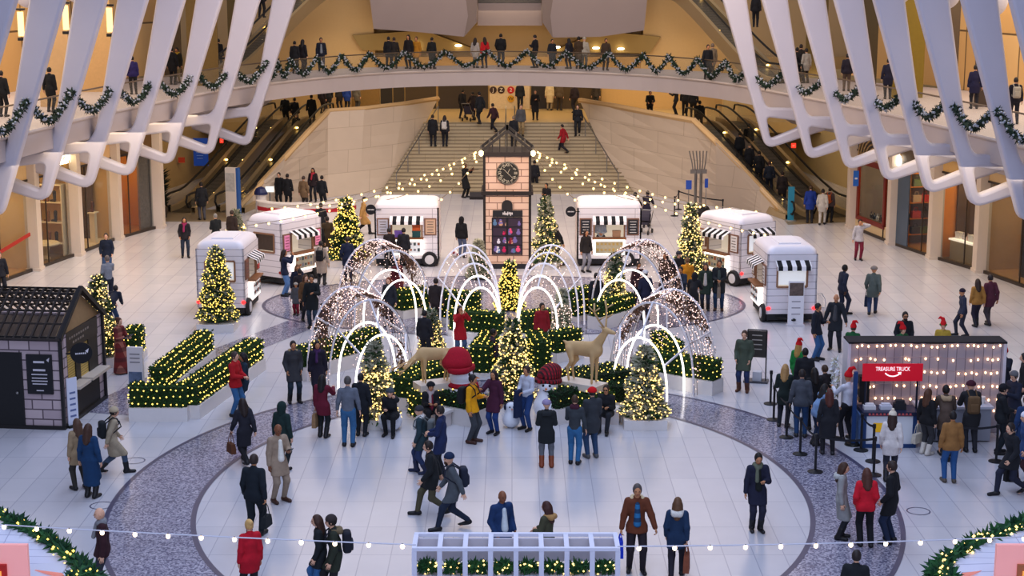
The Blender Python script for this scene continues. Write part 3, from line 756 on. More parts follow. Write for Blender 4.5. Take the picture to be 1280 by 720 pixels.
398,330 170 stand k1a1a1f 1a1a20 s1c1818 0 | h=1.78 | person in long black coat at the right end of the pink menu trailer
410,322 -160 stand k4a3a26 2a2420 s2a2020 0 | h=1.74 | person in brown coat behind the black coat at the trailer end
402,302 180 stand c1c1c22 1c1c22 s1c1818 0 | h=1.72 | person in black beside the white counter's right end
454,293 110 walk kb08850 1f1c20 s3a2c22 0 | h=1.76 boot=1 H=b2a2420 | person in camel coat walking past the bright lit tree
376,392 -160 stand j2a2226 2a2a2e s1c1618 0 | h=1.6 | dark-haired person behind the small child in grey
487,336 -160 stand j241c1e 2a2a2e s1c1618 0 | h=1.66 | dark-haired person at the counter of the centre left trailer
505,336 170 stand j1c1c24 2a2a2e s1c1618 0 | h=1.66 | second dark-haired person at the counter of the centre left trailer
@ F people on the left side
232,322 15 pocket j241e24 2a3444 l1c1416 1 | h=1.70 S=9a2a5c | woman in dark jacket and pink scarf on the left of the hall
253,275 -160 stand c1b1c21 4a4a52 s1c1616 0 | h=1.82 | man in black coat at the foot of the left escalator
271,318 -150 front c1a1e20 1f2024 s8a8680 0 | h=1.74 | grey-haired person in black coat behind the front left trailer
291,312 160 stand j3a2c26 2a2424 s3a2a22 0 | h=1.70 | brown-haired person behind the small flocked tree
135,346 10 pocket j1a2438 3c5578 s3a2a22 0 | h=1.74 | man in dark blue jumper with his hand on his hip
137,381 -150 one t7c828e 1c2436 s6a605c 0 | h=1.80 mir=1 | grey-haired man in grey shirt pointing towards the shops
141,412 170 bend j1b2236 1f3a5e s2a2220 0 | h=1.62 | person in navy in front of the man in the grey shirt
151,466 60 book x6a2a26 - u5a3422 0 | h=1.70 slim=.86 | carol singer in long maroon plaid dress reading from a book
+ph k black songbook held by the carol singer
2,372 30 stand j22222a 22222a s6a5a50 0 | h=1.72 | person in dark jacket at the left edge above the hut
295,520 70 front jb3121e 3a6a96 s4a3a34 0 | h=1.80 | man in bright red jacket and jeans by the low lit hedge
307,514 -70 phone c1f3444 1b232a l1d1618 1 | h=1.66 | dark-haired woman in teal jacket beside the red jacket man
@ F people by the white round counter
350,258 -20 stand c15161a 15161a s1c1616 0 | h=1.72 | left person in black at the white round counter
360,260 170 stand c1b1b20 1b1b20 s1c1616 0 | h=1.72 | second person in black at the white round counter
380,262 160 stand c7a6248 3a3430 s4a3a34 0 | h=1.68 | person in tan coat at the white round counter
392,252 -10 stand j2a1c22 22222a l2a1a18 1 | h=1.74 S=b03040 | person with red scarf behind the white round counter
403,262 160 stand j1c1f26 1c1f26 s1c1616 0 | h=1.70 | person in dark jacket at the right end of the white round counter
@ F people at the foot of the stairs
581,247 60 violin k17181c 17181c s15110f 2 | h=1.80 | street violinist in black at the foot of the stairs
684,260 -30 sit j1d1b20 2a2a30 s15110f 1 | | person in black sitting by the tip of the tall flocked tree
668,240 170 stand j1c1c24 22222a s1c1616 0 | h=1.70 | dark figure just right of the clock face
792,284 150 push c1e1c24 22202a l1c1416 0 | h=1.66 | woman in black walking left of the pushchair
808,284 160 push j221c30 22202a s1c1616 0 | h=1.72 | person in dark purple pushing the pushchair
@ S people on the broad stairs
541,185 175 stand c1b1d24 1d1f28 s2a2220 0 | h=1.76 | person in black on the left of the stairs
556,185 175 stand j2a2a32 1c1e28 l2a2020 0 | h=1.72 | person with white pack on the left of the stairs
+bp c8c4c0 white backpack on the person at the left of the stairs
617,168 -140 walk j3a1c26 1c1c26 s1c1616 0 | h=1.70 | person in dark red jacket climbing left of the stair rail
651,172 5 stand j55565a a08a64 s5a4a40 0 | h=1.76 | man in grey top and khaki trousers above the clock tower
642,186 170 stand c1e2028 1e2028 s8a7a6a 0 | h=1.70 | fair-haired person in dark coat right behind the tower roof
704,192 -120 walk c9a1624 22202a s2a1e1c 0 | h=1.66 | person in red coat on the right of the stairs
722,170 -10 stroll j1d2028 1d2028 s2a2020 0 | h=1.78 | man in dark jacket coming down by the right stair wall
@ C people on the concourse under the bridge
578,148 150 stroll c1d1c22 22202a s1c1616 0 | h=1.70 | woman in black left of the subway sign
592,150 -160 push j2a2024 2a242a s1c1616 0 | h=1.64 | person in dark coat beside a pushchair under the bridge
600,155 -140 stroll c1c1e24 1c1c24 s1c1616 0 | h=1.82 | tall man in black beside the subway sign
650,138 10 stand j17191e 1c1c24 s2a2220 1 | h=1.76 | man in black in front of the red subway circles
669,150 0 phone k1b1a20 1b1a20 s2a2020 0 | h=1.74 | person in long black coat right of the subway sign
687,138 170 stand kc8b48a 8a7a60 s8a6a4a 0 | h=1.76 | person in cream coat under the bridge
699,138 160 stand j5a4a34 3a3028 s2a2020 0 | h=1.72 | person in brown jacket beside the cream coat
718,141 -150 stroll j2a1c20 22202a s1c1616 0 | h=1.78 | person in dark red top at the corner of the right stair wall
745,137 -20 stand j3a3024 2a2622 s3a2a24 0 | h=1.70 | person in brown jacket right of the stairs
527,134 170 stand c1c1c22 1c1c22 s1c1616 0 | h=1.72 | left one of two dark figures above the left stair wall
540,133 170 stand c20242c 1c1c22 s1c1616 0 | h=1.76 | right one of two dark figures above the left stair wall
812,150 0 lean j1a1a1f 1a1a1f s2a2020 1 | h=1.72 | person in black leaning on the right parapet
845,144 -100 one j1d1d22 1d1d22 s1c1616 0 | h=1.72 | left person in black at the top of the right escalator
856,145 170 stand j17171c 17171c s1c1616 0 | h=1.80 | middle person in black at the top of the right escalator
866,148 170 stand j1b1b1f 1b1b1f s1c1616 0 | h=1.82 | right person in black at the top of the right escalator
403,142 150 stand j2a2022 2a2022 s1c1616 0 | h=1.76 | first of the pair in black at the top of the left escalator
411,141 -150 stand c1a1b20 1a1b20 s1c1616 0 | h=1.80 | second of the pair in black at the top of the left escalator
425,139 -150 stand c2a2422 2a2422 s1c1616 0 | h=1.74 | person in dark brown left of the blue coat on the concourse
434,139 170 stand c1f3f8a 1c1c22 s1c1616 0 | h=1.70 | person in blue coat on the concourse above the left wall
446,139 150 stand c6a6254 4a463e s1c1616 0 | h=1.78 | person in grey-brown coat beside the blue coat
@ E people riding the left escalators
357,158 170 stand j15161a 15161a s1c1616 0 | z=2.95 h=1.76 | left rider near the top of the left escalator
369,160 170 stand j1a171c 1a171c s1c1616 0 | z=2.7 h=1.74 | second rider near the top of the left escalator
390,158 175 stand c17181d 17181d s1c1616 0 | z=3.0 h=1.78 | rider in black at the top step of the left escalator
371,178 170 stand j171a20 171a20 n 0 | z=2.1 h=1.62 H=bb0a090 | rider with pale cap lower on the left escalator
321,203 175 stand j17181c 17181c s1c1616 0 | z=1.3 h=1.62 | lone rider low on the left escalator
@ E people riding the right escalators
874,165 175 stand j17181c 17181c s1c1616 0 | z=2.9 h=1.72 | highest rider on the right escalator
935,196 170 stand c15161b 15161b s1c1616 0 | z=1.7 h=1.80 | rider in black standing on the outer right escalator
924,205 170 stand j1c2028 1c2028 s1c1616 0 | z=1.7 h=1.66 | rider in dark jacket beside the outer rider
936,220 165 stand c1d1d22 1d1d22 n 0 | z=1.3 h=1.66 H=b6a6050 | rider with tan cap on the right escalator
948,231 170 stand c17171c 17171c s1c1616 0 | z=1.0 h=1.72 | rider in long black coat on the right escalator
961,243 170 stand j1c2434 1c2030 s4a2a22 0 | z=.6 h=1.68 | rider in navy with reddish hair on the right escalator
977,258 165 stand c241c1e 22222a s2a1c1a 0 | z=.2 h=1.74 | lowest rider on the right escalator by the teal totem
@ B people on the bridge
369,92 170 stand c1b1c22 1b1c22 s1c1616 0 | h=1.74 | left of two in black at the left end of the bridge
379,91 150 stand c201c22 201c22 l1c1616 0 | h=1.80 | right of two in black at the left end of the bridge
402,89 10 stand j1a2030 3a3a44 s2a2020 1 | h=1.84 V=8a9098 | man in navy suit jacket on the left part of the bridge
486,86 170 stand c1a1a1f 1a1a1f s1c1616 0 | h=1.80 | broad person in black on the bridge left of the yellow coat
493,86 -170 stand j2a2420 2a2420 s3a2a24 0 | h=1.76 | second dark person on the bridge left of the yellow coat
511,86 -20 stand c1f1a1c 1f1a1c l1c1414 1 | h=1.90 | tall dark-haired person beside the yellow coat on the bridge
521,86 -20 stand cb07a1e 6a5a3a s5a3a24 1 | h=1.80 | person in mustard yellow coat on the bridge
540,86 160 stand k1b1d1f 1b1d1f s1c1616 0 | h=1.76 | person in long dark green coat on the bridge
594,85 160 stand cb0a8a0 8a8480 l2a1e1c 0 | h=1.70 | woman in pale grey coat on the middle of the bridge
606,85 -160 stand jc01f26 2a2a32 l2a1c18 1 | h=1.74 | woman in red top on the middle of the bridge
626,84 170 pocket j14161a 2a2a34 s1c1616 0 | h=1.90 slim=1.15 | broad man in black jacket over the subway sign on the bridge
669,85 -120 phone j1c1c22 1c1c22 s2a2020 0 | h=1.86 | man in dark jacket looking at a phone on the bridge
690,86 20 stand k22242c 22242c s1c1616 1 | h=1.66 | person in long grey coat on the bridge
711,86 -150 stand c22202a 22202a l1c1616 0 | h=1.70 | dark-haired woman in black on the bridge right of the grey coat
723,86 170 stand k4a3826 3a3024 s1c1616 0 | h=1.80 | person in long brown coat on the bridge
730,86 170 stand jb0a898 5a564e n 0 | h=1.76 H=bb0a898 | person in pale hat behind the brown coat on the bridge
757,88 10 stand j4a3a2c 2a2624 s3a2420 1 | h=1.76 B=3a2420 | bearded man in brown jacket on the right part of the bridge
884,100 10 stand c17181f 17181f s2a2020 1 | h=1.80 | man in black coat at the right end of the bridge
890,98 -150 stand c8a7a64 5a5248 s7a6a5a 0 | h=1.80 | person in beige coat at the right end of the bridge
@ B people on the side balconies
4,146 170 stand j141519 141519 s1c1616 0 | h=1.80 | person in black on the left balcony at the left edge
64,140 170 stand c15161a 15161a s1c1616 0 | h=1.80 | person in black between the first pair of ribs on the left balcony
167,118 -160 stand j2a2260 1a1a22 s1c1616 0 | h=1.74 | person in purple jacket on the left balcony
216,106 170 stand c17171b 17171b s1c1616 0 | h=1.84 | person in black on the left balcony beside the yellow scarf
223,104 -20 stand j2a2a22 8a7a58 s1c1616 1 | h=1.76 S=c0a030 | person with yellow scarf on the left balcony
274,90 170 stand j1c1a1c 1c1a1c s1c1616 0 | h=1.80 | lone person in dark jacket on the left balcony
322,86 -100 stand j1c2c5a 22222a s2a2020 1 | h=1.76 | person in blue jacket where the left balcony meets the bridge
1000,101 170 stand j2a2422 22202a s2a2020 0 | h=1.84 | tall dark person in the group on the right balcony
1007,104 -160 stand ca8a49c 2a2628 s1c1616 0 | h=1.72 | person in pale coat in the group on the right balcony
995,103 150 stand c1c1a1f 1c1a1f s1c1616 0 | h=1.74 | left dark person in the group on the right balcony
1058,114 170 stand j242030 5a4a40 s1c1616 0 | h=1.74 | person in purple-black jacket on the right balcony
1109,124 170 stand c1b1b34 1b1b24 s1c1616 0 | h=1.78 | person in navy coat by the yellow light on the right balcony
1217,136 170 stand c1c1c40 1c1c28 s1c1616 0 | h=1.80 | person in dark blue coat on the right balcony
1267,155 175 stand j1a1826 1c1c28 s1c1616 0 | h=1.74 | person with diamond-shaped pale pack on the right balcony
+bp a8a090 pale backpack on the right balcony
@ E people on the upper escalators
327,22 170 stand j1b1b20 1b1b20 s1c1616 0 | z=9.3 h=1.74 | person riding the upper left escalator
944,34 170 stand j1b1b22 1b1b22 s1c1616 0 | z=8.8 h=1.72 | person riding the upper right escalator
'''
NPEOPLE = []
def stair_point(x, y):
    lo, hi = 0.0, 3.2
    for _ in range(40):
        z = (lo + hi) / 2; p = G(x, y, z)
        if max(0, (p.y - STAIR_Y0) * STAIR_SLOPE) > z: lo = z
        else: hi = z
    p = G(x, y, z)
    k = math.ceil((p.y - STAIR_Y0) / STAIR_RUN - 1e-6)
    p.z = max(0, min(STAIR_N, k)) * STAIR_RISE
    return p
import re
def build_people():
    level, group = 'F', ''
    todo, cur = [], None
    for ln in PEOPLE.strip().splitlines():
        ln = ln.strip()
        if not ln: continue
        if ln[0] == '@': level, group = ln[2], ln[4:]; continue
        if ln[0] == '+':
            w = ln[1:].split(' ')
            if w[0] == 'bp': cur['opts']['bp'] = (w[1], ' '.join(w[2:]))
            elif w[0] == 'bag': cur['opts']['bag'] = (w[1], w[2], w[3], ' '.join(w[4:]))
            elif w[0] == 'ph': cur['opts']['ph'] = (' '.join(w[2:]), w[1])
            continue
        a, b, lab = [q.strip() for q in ln.split('|')]; lab = re.sub(r'\b(wo)?man\b', 'person', lab)
        f = a.split()
        o = {}
        for q in b.split():
            k, v = q.split('=')
            o[k] = v if k in 'SVFBH' or k in ('shoe', 'band') else float(v)
        cur = dict(xy=tuple(map(float, f[0].split(','))), fac=float(f[1]), pose=f[2], coat=f[3], trous=f[4], hair=f[5], skin=int(f[6]), opts=o, label=lab, level=level, group=group)
        todo.append(cur)
    for c in todo:
        x, y = c['xy']; L = c['level']; o = c['opts']
        if L == 'F': p = G(x, y, 0)
        elif L == 'S': p = stair_point(x, y)
        elif L == 'C': p = G(x, y, 3.2)
        elif L == 'B': p = G(x, y, 6.2)
        else: p = G(x, y, o.get('z', 0))
        if 'plaid dress' in c['label']: o['cmat'] = plaid_mat('plaid_wool', '7a2a28', 'a86a5a', '4a2024', .15)
        if 'striped jumper' in c['label']: o['vmat'] = stripe_mat('striped_wool', '2a76a8', '1c4468', .09, 2)
        if 'green elf' in c['label']: o['hmat'] = M('cc1a20', .9)
        NPEOPLE.append(make_person(p, c['fac'], c['pose'], c['coat'], c['trous'], c['hair'], c['skin'], o, c['label'], c['group'], p.length))
# ------------------------------------------------------------------ the hall
ZB, ZC = 6.2, 3.2                 # balcony and concourse floor levels
STAIR_Y0, STAIR_N, STAIR_RISE = 87.6, 20, .16
STAIR_RUN = 6.6 / STAIR_N; STAIR_SLOPE = STAIR_RISE / STAIR_RUN
WHITE = M('e3ddda', .55, var=.04, scale=1.5)
RIBW = M('c4c1cc', .45, var=.03, scale=1.0)
WARMW = M('d9bd92', .6, var=.06, scale=1.2)
BEIGE = M('cdb593', .65, var=.06, scale=.8)
DARK = M('1a1a1d', .45); STEEL = M('8f8d8a', .3, metal=.8); IRON = M('22231f', .45, metal=.3)
tiles = brick_mat('floor_tiles', 'cdcbd0', 'd6d3d6', 'b6b4bd', .64, 1.74, 'XY', 0, .012, .24, .05, .12)
mb = MB(); mb.box((-34, 8, -.3), (34, 108, 0)); fl = struct('floor', mb, tiles); tag(fl, 'large polished white tiled hall floor with thin grey joints', None)
SPECK = speckle_mat('speckled_terrazzo', '6f6c84', 'c9c5d2', 26, .16)
def ring(name, cx, cy, ao, bo, ai, bi, z, mat, lab, a0=0, a1=360, n=160):
    mb = MB(); vs = []; fs = []
    full = a1 - a0 >= 360
    for i in range(n + (0 if full else 1)):
        t = R(a0 + (a1 - a0) * i / n)
        vs += [(cx + ai * math.cos(t), cy + bi * math.sin(t), z), (cx + ao * math.cos(t), cy + bo * math.sin(t), z)]
    k = len(vs) // 2
    for i in range(k if full else k - 1):
        j = (i + 1) % k; fs.append((2 * i, 2 * i + 1, 2 * j + 1, 2 * j))
    mb.add(vs, fs); o = struct(name, mb, mat)
    if lab: o['label'] = lab
    return o
EDGE = M('55536a', .3)
ring('trim_1', -.2, 37, 9.05, 10.75, 7.1, 8.8, .004, SPECK, 'wide speckled grey ring inlaid in the white floor')
ring('trim_2', -.2, 37, 7.16, 8.86, 7.04, 8.74, .008, EDGE, 'dark inner edge line of the speckled ring')
ring('trim_3', -.2, 37, 9.11, 10.81, 9.0, 10.7, .008, EDGE, 'dark outer edge line of the speckled ring')
ring('trim_4', -.3, 59, 8.75, 5.3, .05, .05, .005, SPECK, 'speckled grey oval inlaid behind the lit garden')
ring('trim_5', -.3, 59, 8.82, 5.37, 8.70, 5.25, .009, EDGE, 'dark edge line of the far speckled oval')
def strip(name, L, Rr, z, mat, lab):
    mb = MB(); vs = []
    for a, b in zip(L, Rr): vs += [(*a, z), (*b, z)]
    mb.add(vs, [(2 * i, 2 * i + 1, 2 * i + 3, 2 * i + 2) for i in range(len(L) - 1)]); o = struct(name, mb, mat); o['label'] = lab
lo_ = [(-12.2, 44.3), (-11.2, 47.5), (-9.9, 51.2), (-8.55, 54.3), (-7.6, 56.5)]; hi_ = [(-9.4, 43.6), (-9.35, 46.5), (-8.9, 49.4), (-8.0, 52.0), (-6.6, 55.3)]
strip('trim_6', lo_, hi_, .006, SPECK, 'speckled grey band joining the two floor inlays on the left')
for k, (x, y) in enumerate(((168, 576), (127, 632), (1148, 639))):
    p = G(x, y); ring('trim_%d' % (7 + k), p.x, p.y, .27, .27, .245, .245, .006, EDGE, ['round floor hatch left of the speckled ring, farther one', 'round floor hatch left of the speckled ring, nearer one', 'round floor hatch right of the speckled ring'][k], n=32)

# balcony edge, surveyed along the top of its fascia
EP = [(-420, 260), (-260, 226), (-120, 203), (0, 173), (40, 164), (97, 149), (150, 137), (197, 128), (250, 117), (297, 109), (350, 102.5), (400, 97), (445, 93), (495, 90), (570, 88), (640, 87.6), (740, 90.5), (815, 94), (890, 101), (927, 106.5), (992, 119), (1042, 128), (1092, 138.5), (1142, 149), (1182, 159), (1235, 172), (1300, 188), (1400, 215), (1540, 252), (1700, 290)]
def edge_px(x):
    for (a, b), (c, d) in zip(EP, EP[1:]):
        if a <= x <= c: return b + (d - b) * (x - a) / (c - a)
EW = []
for i in range(0, 108):
    x = -400 + i * 19.4; p = G(x, edge_px(x), ZB); EW.append((x, p))
for _ in range(3):   # smooth the survey
    E2 = [EW[0]] + [(EW[i][0], (EW[i - 1][1] + EW[i][1] * 2 + EW[i + 1][1]) / 4) for i in range(1, len(EW) - 1)] + [EW[-1]]; EW = E2
def edge_at(x):
    for (a, p), (c, q) in zip(EW, EW[1:]):
        if a <= x <= c: return p + (q - p) * ((x - a) / (c - a))
    return EW[-1][1]
# outward offset of the edge (away from the hall): sides go outward in x, bridge goes back in y
def outward(p, d):
    c = Vector((-.4, 45, 0)); n = Vector(((p.x - c.x) / 19.5 ** 2, (p.y - c.y) / 46 ** 2, 0)).normalized()
    return p + n * d
# balcony floors: inner edge is the survey, outer edge lies 4.5 m back on the bridge and 9 m back along the sides
mb = MB(); vs = []; fs = []
for x, p in EW:
    side = min(1, max(0, (abs(p.x) - 9.5) / 4))
    q = outward(p, 4.5 + 5 * side)
    vs += [(p.x, p.y, ZB), (q.x, q.y, ZB), (q.x, q.y, ZB - .85), (p.x, p.y, ZB - .85)]
k = len(EW)
for i in range(k - 1):
    a, b = 4 * i, 4 * i + 4
    fs += [(a, b, b + 1, a + 1), (a + 1, b + 1, b + 2, a + 2), (a + 2, b + 2, b + 3, a + 3), (a + 3, b + 3, b, a)]
mb.add(vs, fs); bal = struct('balcony', mb, [M('bdb2b0', .6, var=.05, scale=.8)]); bal['label'] = 'curved white balcony and bridge running round the hall'
# little lip of the fascia
mb = MB(); mb.tube([(p.x, p.y - .02, ZB - .02) for x, p in EW], .07, 6); struct('trim_20', mb, [M('c9bcb4', .5)])['label'] = 'rounded top lip of the balcony fascia'
# railing: glass and steel rail
mb = MB(); mr = MB()
vs, fs = [], []
rp = []
for x, p in EW:
    q = outward(p, .12); rp.append(q); vs += [(q.x, q.y, ZB), (q.x, q.y, ZB + 1.02)]
mb.add(vs, [(2 * i, 2 * i + 2, 2 * i + 3, 2 * i + 1) for i in range(k - 1)])
rl = thing('railing', 'glass balcony railing with slim brown metal handrail', 'railing'); 
mb.build('glass_panel', RAILGLASS, rl); mr.tube([(q.x, q.y, ZB + 1.05) for q in rp], .035, 6); mr.build('handrail', M('7c6a55', .35, metal=.6), rl); rl['kind'] = 'structure'
del rl['category']
# second, set back soffit beam under the side balconies
for sgn, nm in ((-1, 'trim_21'), (1, 'trim_22')):
    mb = MB(); vs = []; fs = []
    pts = [p for x, p in EW if p.x * sgn > 11.2]
    for p in pts:
        a, b = outward(p, .55), outward(p, 2.6)
        vs += [(a.x, a.y, ZB - .8), (b.x, b.y, ZB - 1.9), (b.x, b.y, ZB - .8)]
    for i in range(len(pts) - 1):
        a = 3 * i; fs += [(a, a + 3, a + 4, a + 1), (a + 1, a + 4, a + 5, a + 2)]
    mb.add(vs, fs); o = struct(nm, mb, [M('b8aeac', .6)]); o['label'] = 'sloping white soffit under the %s balcony' % ('left' if sgn < 0 else 'right')

# ribs: one bracket profile (x outward from the hall's inner corner, z up), mirrored on the right
def rib_profile(k):
    outer = [(0, 0), (2.42 + 8.1 * k, 8.1), (3.9 + 13.2 * k, 13.2), (2.6 + 13.2 * k, 13.2), (1.16 + 8.08 * k, 8.08), (.54 + 4.3 * k, 4.3), (.22 + 2.6 * k, 2.6), (.02, 2.05), (-2.9, 2.0), (-2.9, .95)]
    outer = rounded(outer, [.50, 0, 0, 0, 0, .5, .4, .3, 0, 0])
    hole = rounded([(.03, 1.60), (-.20, .50), (-1.55, 1.06), (-1.55, 1.40)][::-1], [.12, .12, .24, .24])
    return [outer, hole]
RIBME = {s_: poly_curve_mesh('rib', [[(x * q, y * q) for x, y in lp] for lp in rib_profile(k)], .18, .10, RIBW) for s_, q, k in ((-1, .96, .045), (1, .935, .018))}
def ribs(sgn, elbows, zel, nm):
    for j, (x, y) in enumerate(elbows):
        p = G(x, y, zel)
        o = link('rib', RIBME[sgn], None); o.rotation_euler = (R(90), 0, R(0) if sgn < 0 else R(180)); o.location = (p.x, p.y, zel)
        o['kind'] = 'structure'
        o['label'] = '%s white leaning rib on the %s side, counted from the nearest' % (['first', 'second', 'third', 'fourth', 'fifth', 'sixth', 'seventh', 'eighth'][j], nm)
ribs(-1, [(-62, 296), (3, 274), (60, 253), (115, 237), (165, 222), (215, 207), (265, 195), (312, 184)], 3.25, 'left')
ribs(1, [(1338, 300), (1274, 279), (1213, 260), (1157, 243), (1105, 228), (1057, 213), (1009, 200), (957, 186)], 3.7, 'right')

for x, y, t_, rx in ((36, -10, 64, .62), (97, -13, 67, .55), (1122, -12, 67, .58), (1181, -8, 64, .62), (1238, 0, 61, .66)):   # rounded feet of the upper tier of ribs
    p = T(x, y, t_); mb = MB(); V_, Q_ = sdf([('c', (0, 0, 0), ((.25 if x < 640 else -.25), 0, 2.2), rx, rx * .9, 1.6)], .07); o = link('rib', np_mesh('rib', V_, Q_, RIBW), None, p); o['kind'] = 'structure'; o['label'] = 'rounded foot of an upper rib at the top of the hall'
# side gallery back walls above the balcony, with tall pale panels and dark joints
def gallery_wall(sgn, name):
    mb = MB(); pts = [p for x, p in EW if p.x * sgn > 10.5]
    vs = []; fs = []
    for p in pts:
        q = outward(p, 9.2); vs += [(q.x, q.y, ZB), (q.x, q.y, ZB + 8)]
    mb.add(vs, [(2 * i, 2 * i + 2, 2 * i + 3, 2 * i + 1) for i in range(len(pts) - 1)])
    o = struct(name, mb, [brick_mat('panel_wall_' + name, 'd8b27a', 'c99f66', '6b5436', 2.2, 9, 'YZ', 0, .05, .5, .1)])
    o['label'] = 'warm lit panelled gallery wall behind the %s balcony' % ('left' if sgn < 0 else 'right')
gallery_wall(-1, 'wall_left'); gallery_wall(1, 'wall_right')
# tall dark shop openings and standing panels in the galleries
gi = 30
for x, y, h, w, c in ((243, 112, 5, 1.5, '7d6533'), (205, 100, 5, .9, '5b4930'), (292, 92, 6, 1.3, '6d5a30'), (1030, 100, 7, 1.1, '6f5c2d'), (1098, 118, 7, .8, '4f432c'), (1150, 128, 5.5, 1.4, '86701f'), (1205, 128, 5, .6, '5a4a38'), (104, 120, 5.5, 1.6, 'c9a674'), (50, 140, 6, 1.3, 'cfae80'), (1250, 140, 5, .8, '4a3d33')):
    p = G(x, y, ZB); d = .6 if p.x < 0 else -.6
    mb = MB(); mb.cb((p.x, p.y + 2.5, ZB + h / 2), (w, .2, h)); o = struct('trim_%d' % gi, mb, [M(c, .5, var=.1)]); gi += 1
    o['label'] = 'tall %s panel on the gallery wall' % ('golden' if c[0] in '8cd' else 'dark brown')
for x, y in ((26, 30), (82, 22), (137, 25)):   # lit wall lanterns
    p = T(x, y, 68); mb = MB(); mb.cb((0, 0, 0), (.22, .14, 1.0)); t = thing('wall_lantern', 'glowing tall wall lantern on the left gallery, %s one' % {26: 'nearest', 82: 'middle', 137: 'farthest'}[x], 'wall lamp', p, 0, 'wall lanterns')
    mb.build('glass_shade', glow('ffcf90', 1.4), t); mb = MB(); mb.cb((0, .02, -.62), (.3, .14, .12)); mb.cb((0, .02, .6), (.36, .18, .08)); mb.build('bracket', DARK, t)

# ---- back of the hall: stairs, parapets, concourse, subway wall
mb = MB()
for k in range(STAIR_N):
    f = k / STAIR_N; hw = 6.75 - f * 2.1; y = STAIR_Y0 + k * STAIR_RUN
    mb.box((-hw - .25, y, -.02), (hw - .25, 94.25, (k + 1) * STAIR_RISE - .002 * 0))
st = struct('stairs', mb, brick_mat('stair_stone', 'b5a68a', 'bdae92', '968869', 1.6, .8, 'XY', .5, .01, .5, .0)); st['label'] = 'broad flight of pale stone stairs up to the concourse'
mb = MB()
for k in range(STAIR_N):
    f = k / STAIR_N; hw = 6.75 - f * 2.1; mb.box((-hw - .25, STAIR_Y0 + k * STAIR_RUN - .012, (k + 1) * STAIR_RISE - .05), (hw - .25, STAIR_Y0 + k * STAIR_RUN + .06, (k + 1) * STAIR_RISE + .006))
struct('trim_40', mb, M('8d7f66', .5))['label'] = 'darker nosing lines on the stair edges'
mb = MB(); mb.box((-26, 94.2, ZC - .6), (26, 112, ZC)); struct('trim_41', mb, M('c9ad76', .35, var=.05))['label'] = 'yellowish stone concourse floor at the head of the stairs'
# parapet walls: ruled faces from the foot line to the curved top line
STONE = brick_mat('parapet_stone', 'cbb9a4', 'd3c1ab', 'b3a08a', 2.2, 1.15, 'XZ', .5, .012, .5, .04, .1)
def parapet(side):
    if side < 0:
        bot = [(298, 263, 0), (330, 258, 0), (355, 254, 0), (385, 250, 0), (410, 247, 0), (450, 242, 0), (487, 238, 0), (489, 236, .1)]
        top = [(297, 262, .05), (329, 227, 1.25), (355, 199, 2.35), (385, 166, 3.5), (410, 140, 4.3), (455, 137, 4.3), (505, 131, 4.3), (547, 124.5, 4.3)]
    else:
        bot = [(982, 271, 0), (950, 265, 0), (925, 261, 0), (895, 257, 0), (868, 254, 0), (830, 247, 0), (783, 240, 0), (776, 238, .1)]
        top = [(983, 270, .05), (951, 236, 1.25), (925, 208, 2.35), (895, 178, 3.5), (868, 152, 4.3), (812, 142, 4.3), (765, 133, 4.3), (725, 126.5, 4.3)]
    B = [G(*p) for p in bot]; Tt = [G(*p) for p in top]
    mb = MB(); n = len(B); off = Vector((0, .45, 0)); nz = 6; vs = []; fs = []
    for b, t in zip(B, Tt):
        for j in range(nz + 1):
            f = j / nz; vs.append(b + (t - b) * f)
        for j in range(nz + 1):
            f = 1 - j / nz; vs.append(b + (t - b) * f + off)
    m = 2 * nz + 2
    for i in range(n - 1):
        for j in range(m):
            q = (i * m + j, i * m + (j + 1) % m, (i + 1) * m + (j + 1) % m, (i + 1) * m + j)
            fs.append(q if side > 0 else q[::-1])
    mb.add(vs, fs); mb.add(vs[-m:], [tuple(range(m))])
    o = struct('wall_stair_' + ('left' if side < 0 else 'right'), mb, STONE); o['label'] = 'big pale stone parapet %s of the stairs' % ('left' if side < 0 else 'right')
    mb = MB(); mb.tube([t + Vector((0, .2, .03)) for t in Tt], .16, 6); o = struct('trim_%d' % (42 if side < 0 else 43), mb, M('c9a878', .5)); o['label'] = 'warm coping along the top of the %s parapet' % ('left' if side < 0 else 'right')
parapet(-1); parapet(1)
# handrails on the stairs
def handrail(pts, lab):
    t = thing('stair_handrail', lab, 'handrail'); pts = [Vector(p) for p in pts]
    mb = MB(); mb.tube([p + Vector((0, 0, .92)) for p in pts], .035, 6); mb.build('rail', STEEL, t)
    for p in pts: 
        mb = MB(); mb.tube([p, p + Vector((0, 0, .92))], .025, 6); mb.build('post', STEEL, t)
    t['group'] = 'stair handrails'
sp = lambda x, k: (x, STAIR_Y0 + (k + .5) * STAIR_RUN, (k + 1) * STAIR_RISE)
for dx, lb in ((-.35, 'left one of the twin steel handrails in the middle of the stairs'), (.15, 'right one of the twin steel handrails in the middle of the stairs')):
    handrail([sp(dx, k) for k in (0, 5, 10, 15, 19)], lb)
handrail([sp(-6.2 + k * .105, k) for k in (0, 5, 10, 15, 19)], 'steel handrail along the left stair wall'); handrail([sp(5.7 - k * .105, k) for k in (0, 5, 10, 15, 19)], 'steel handrail along the right stair wall')
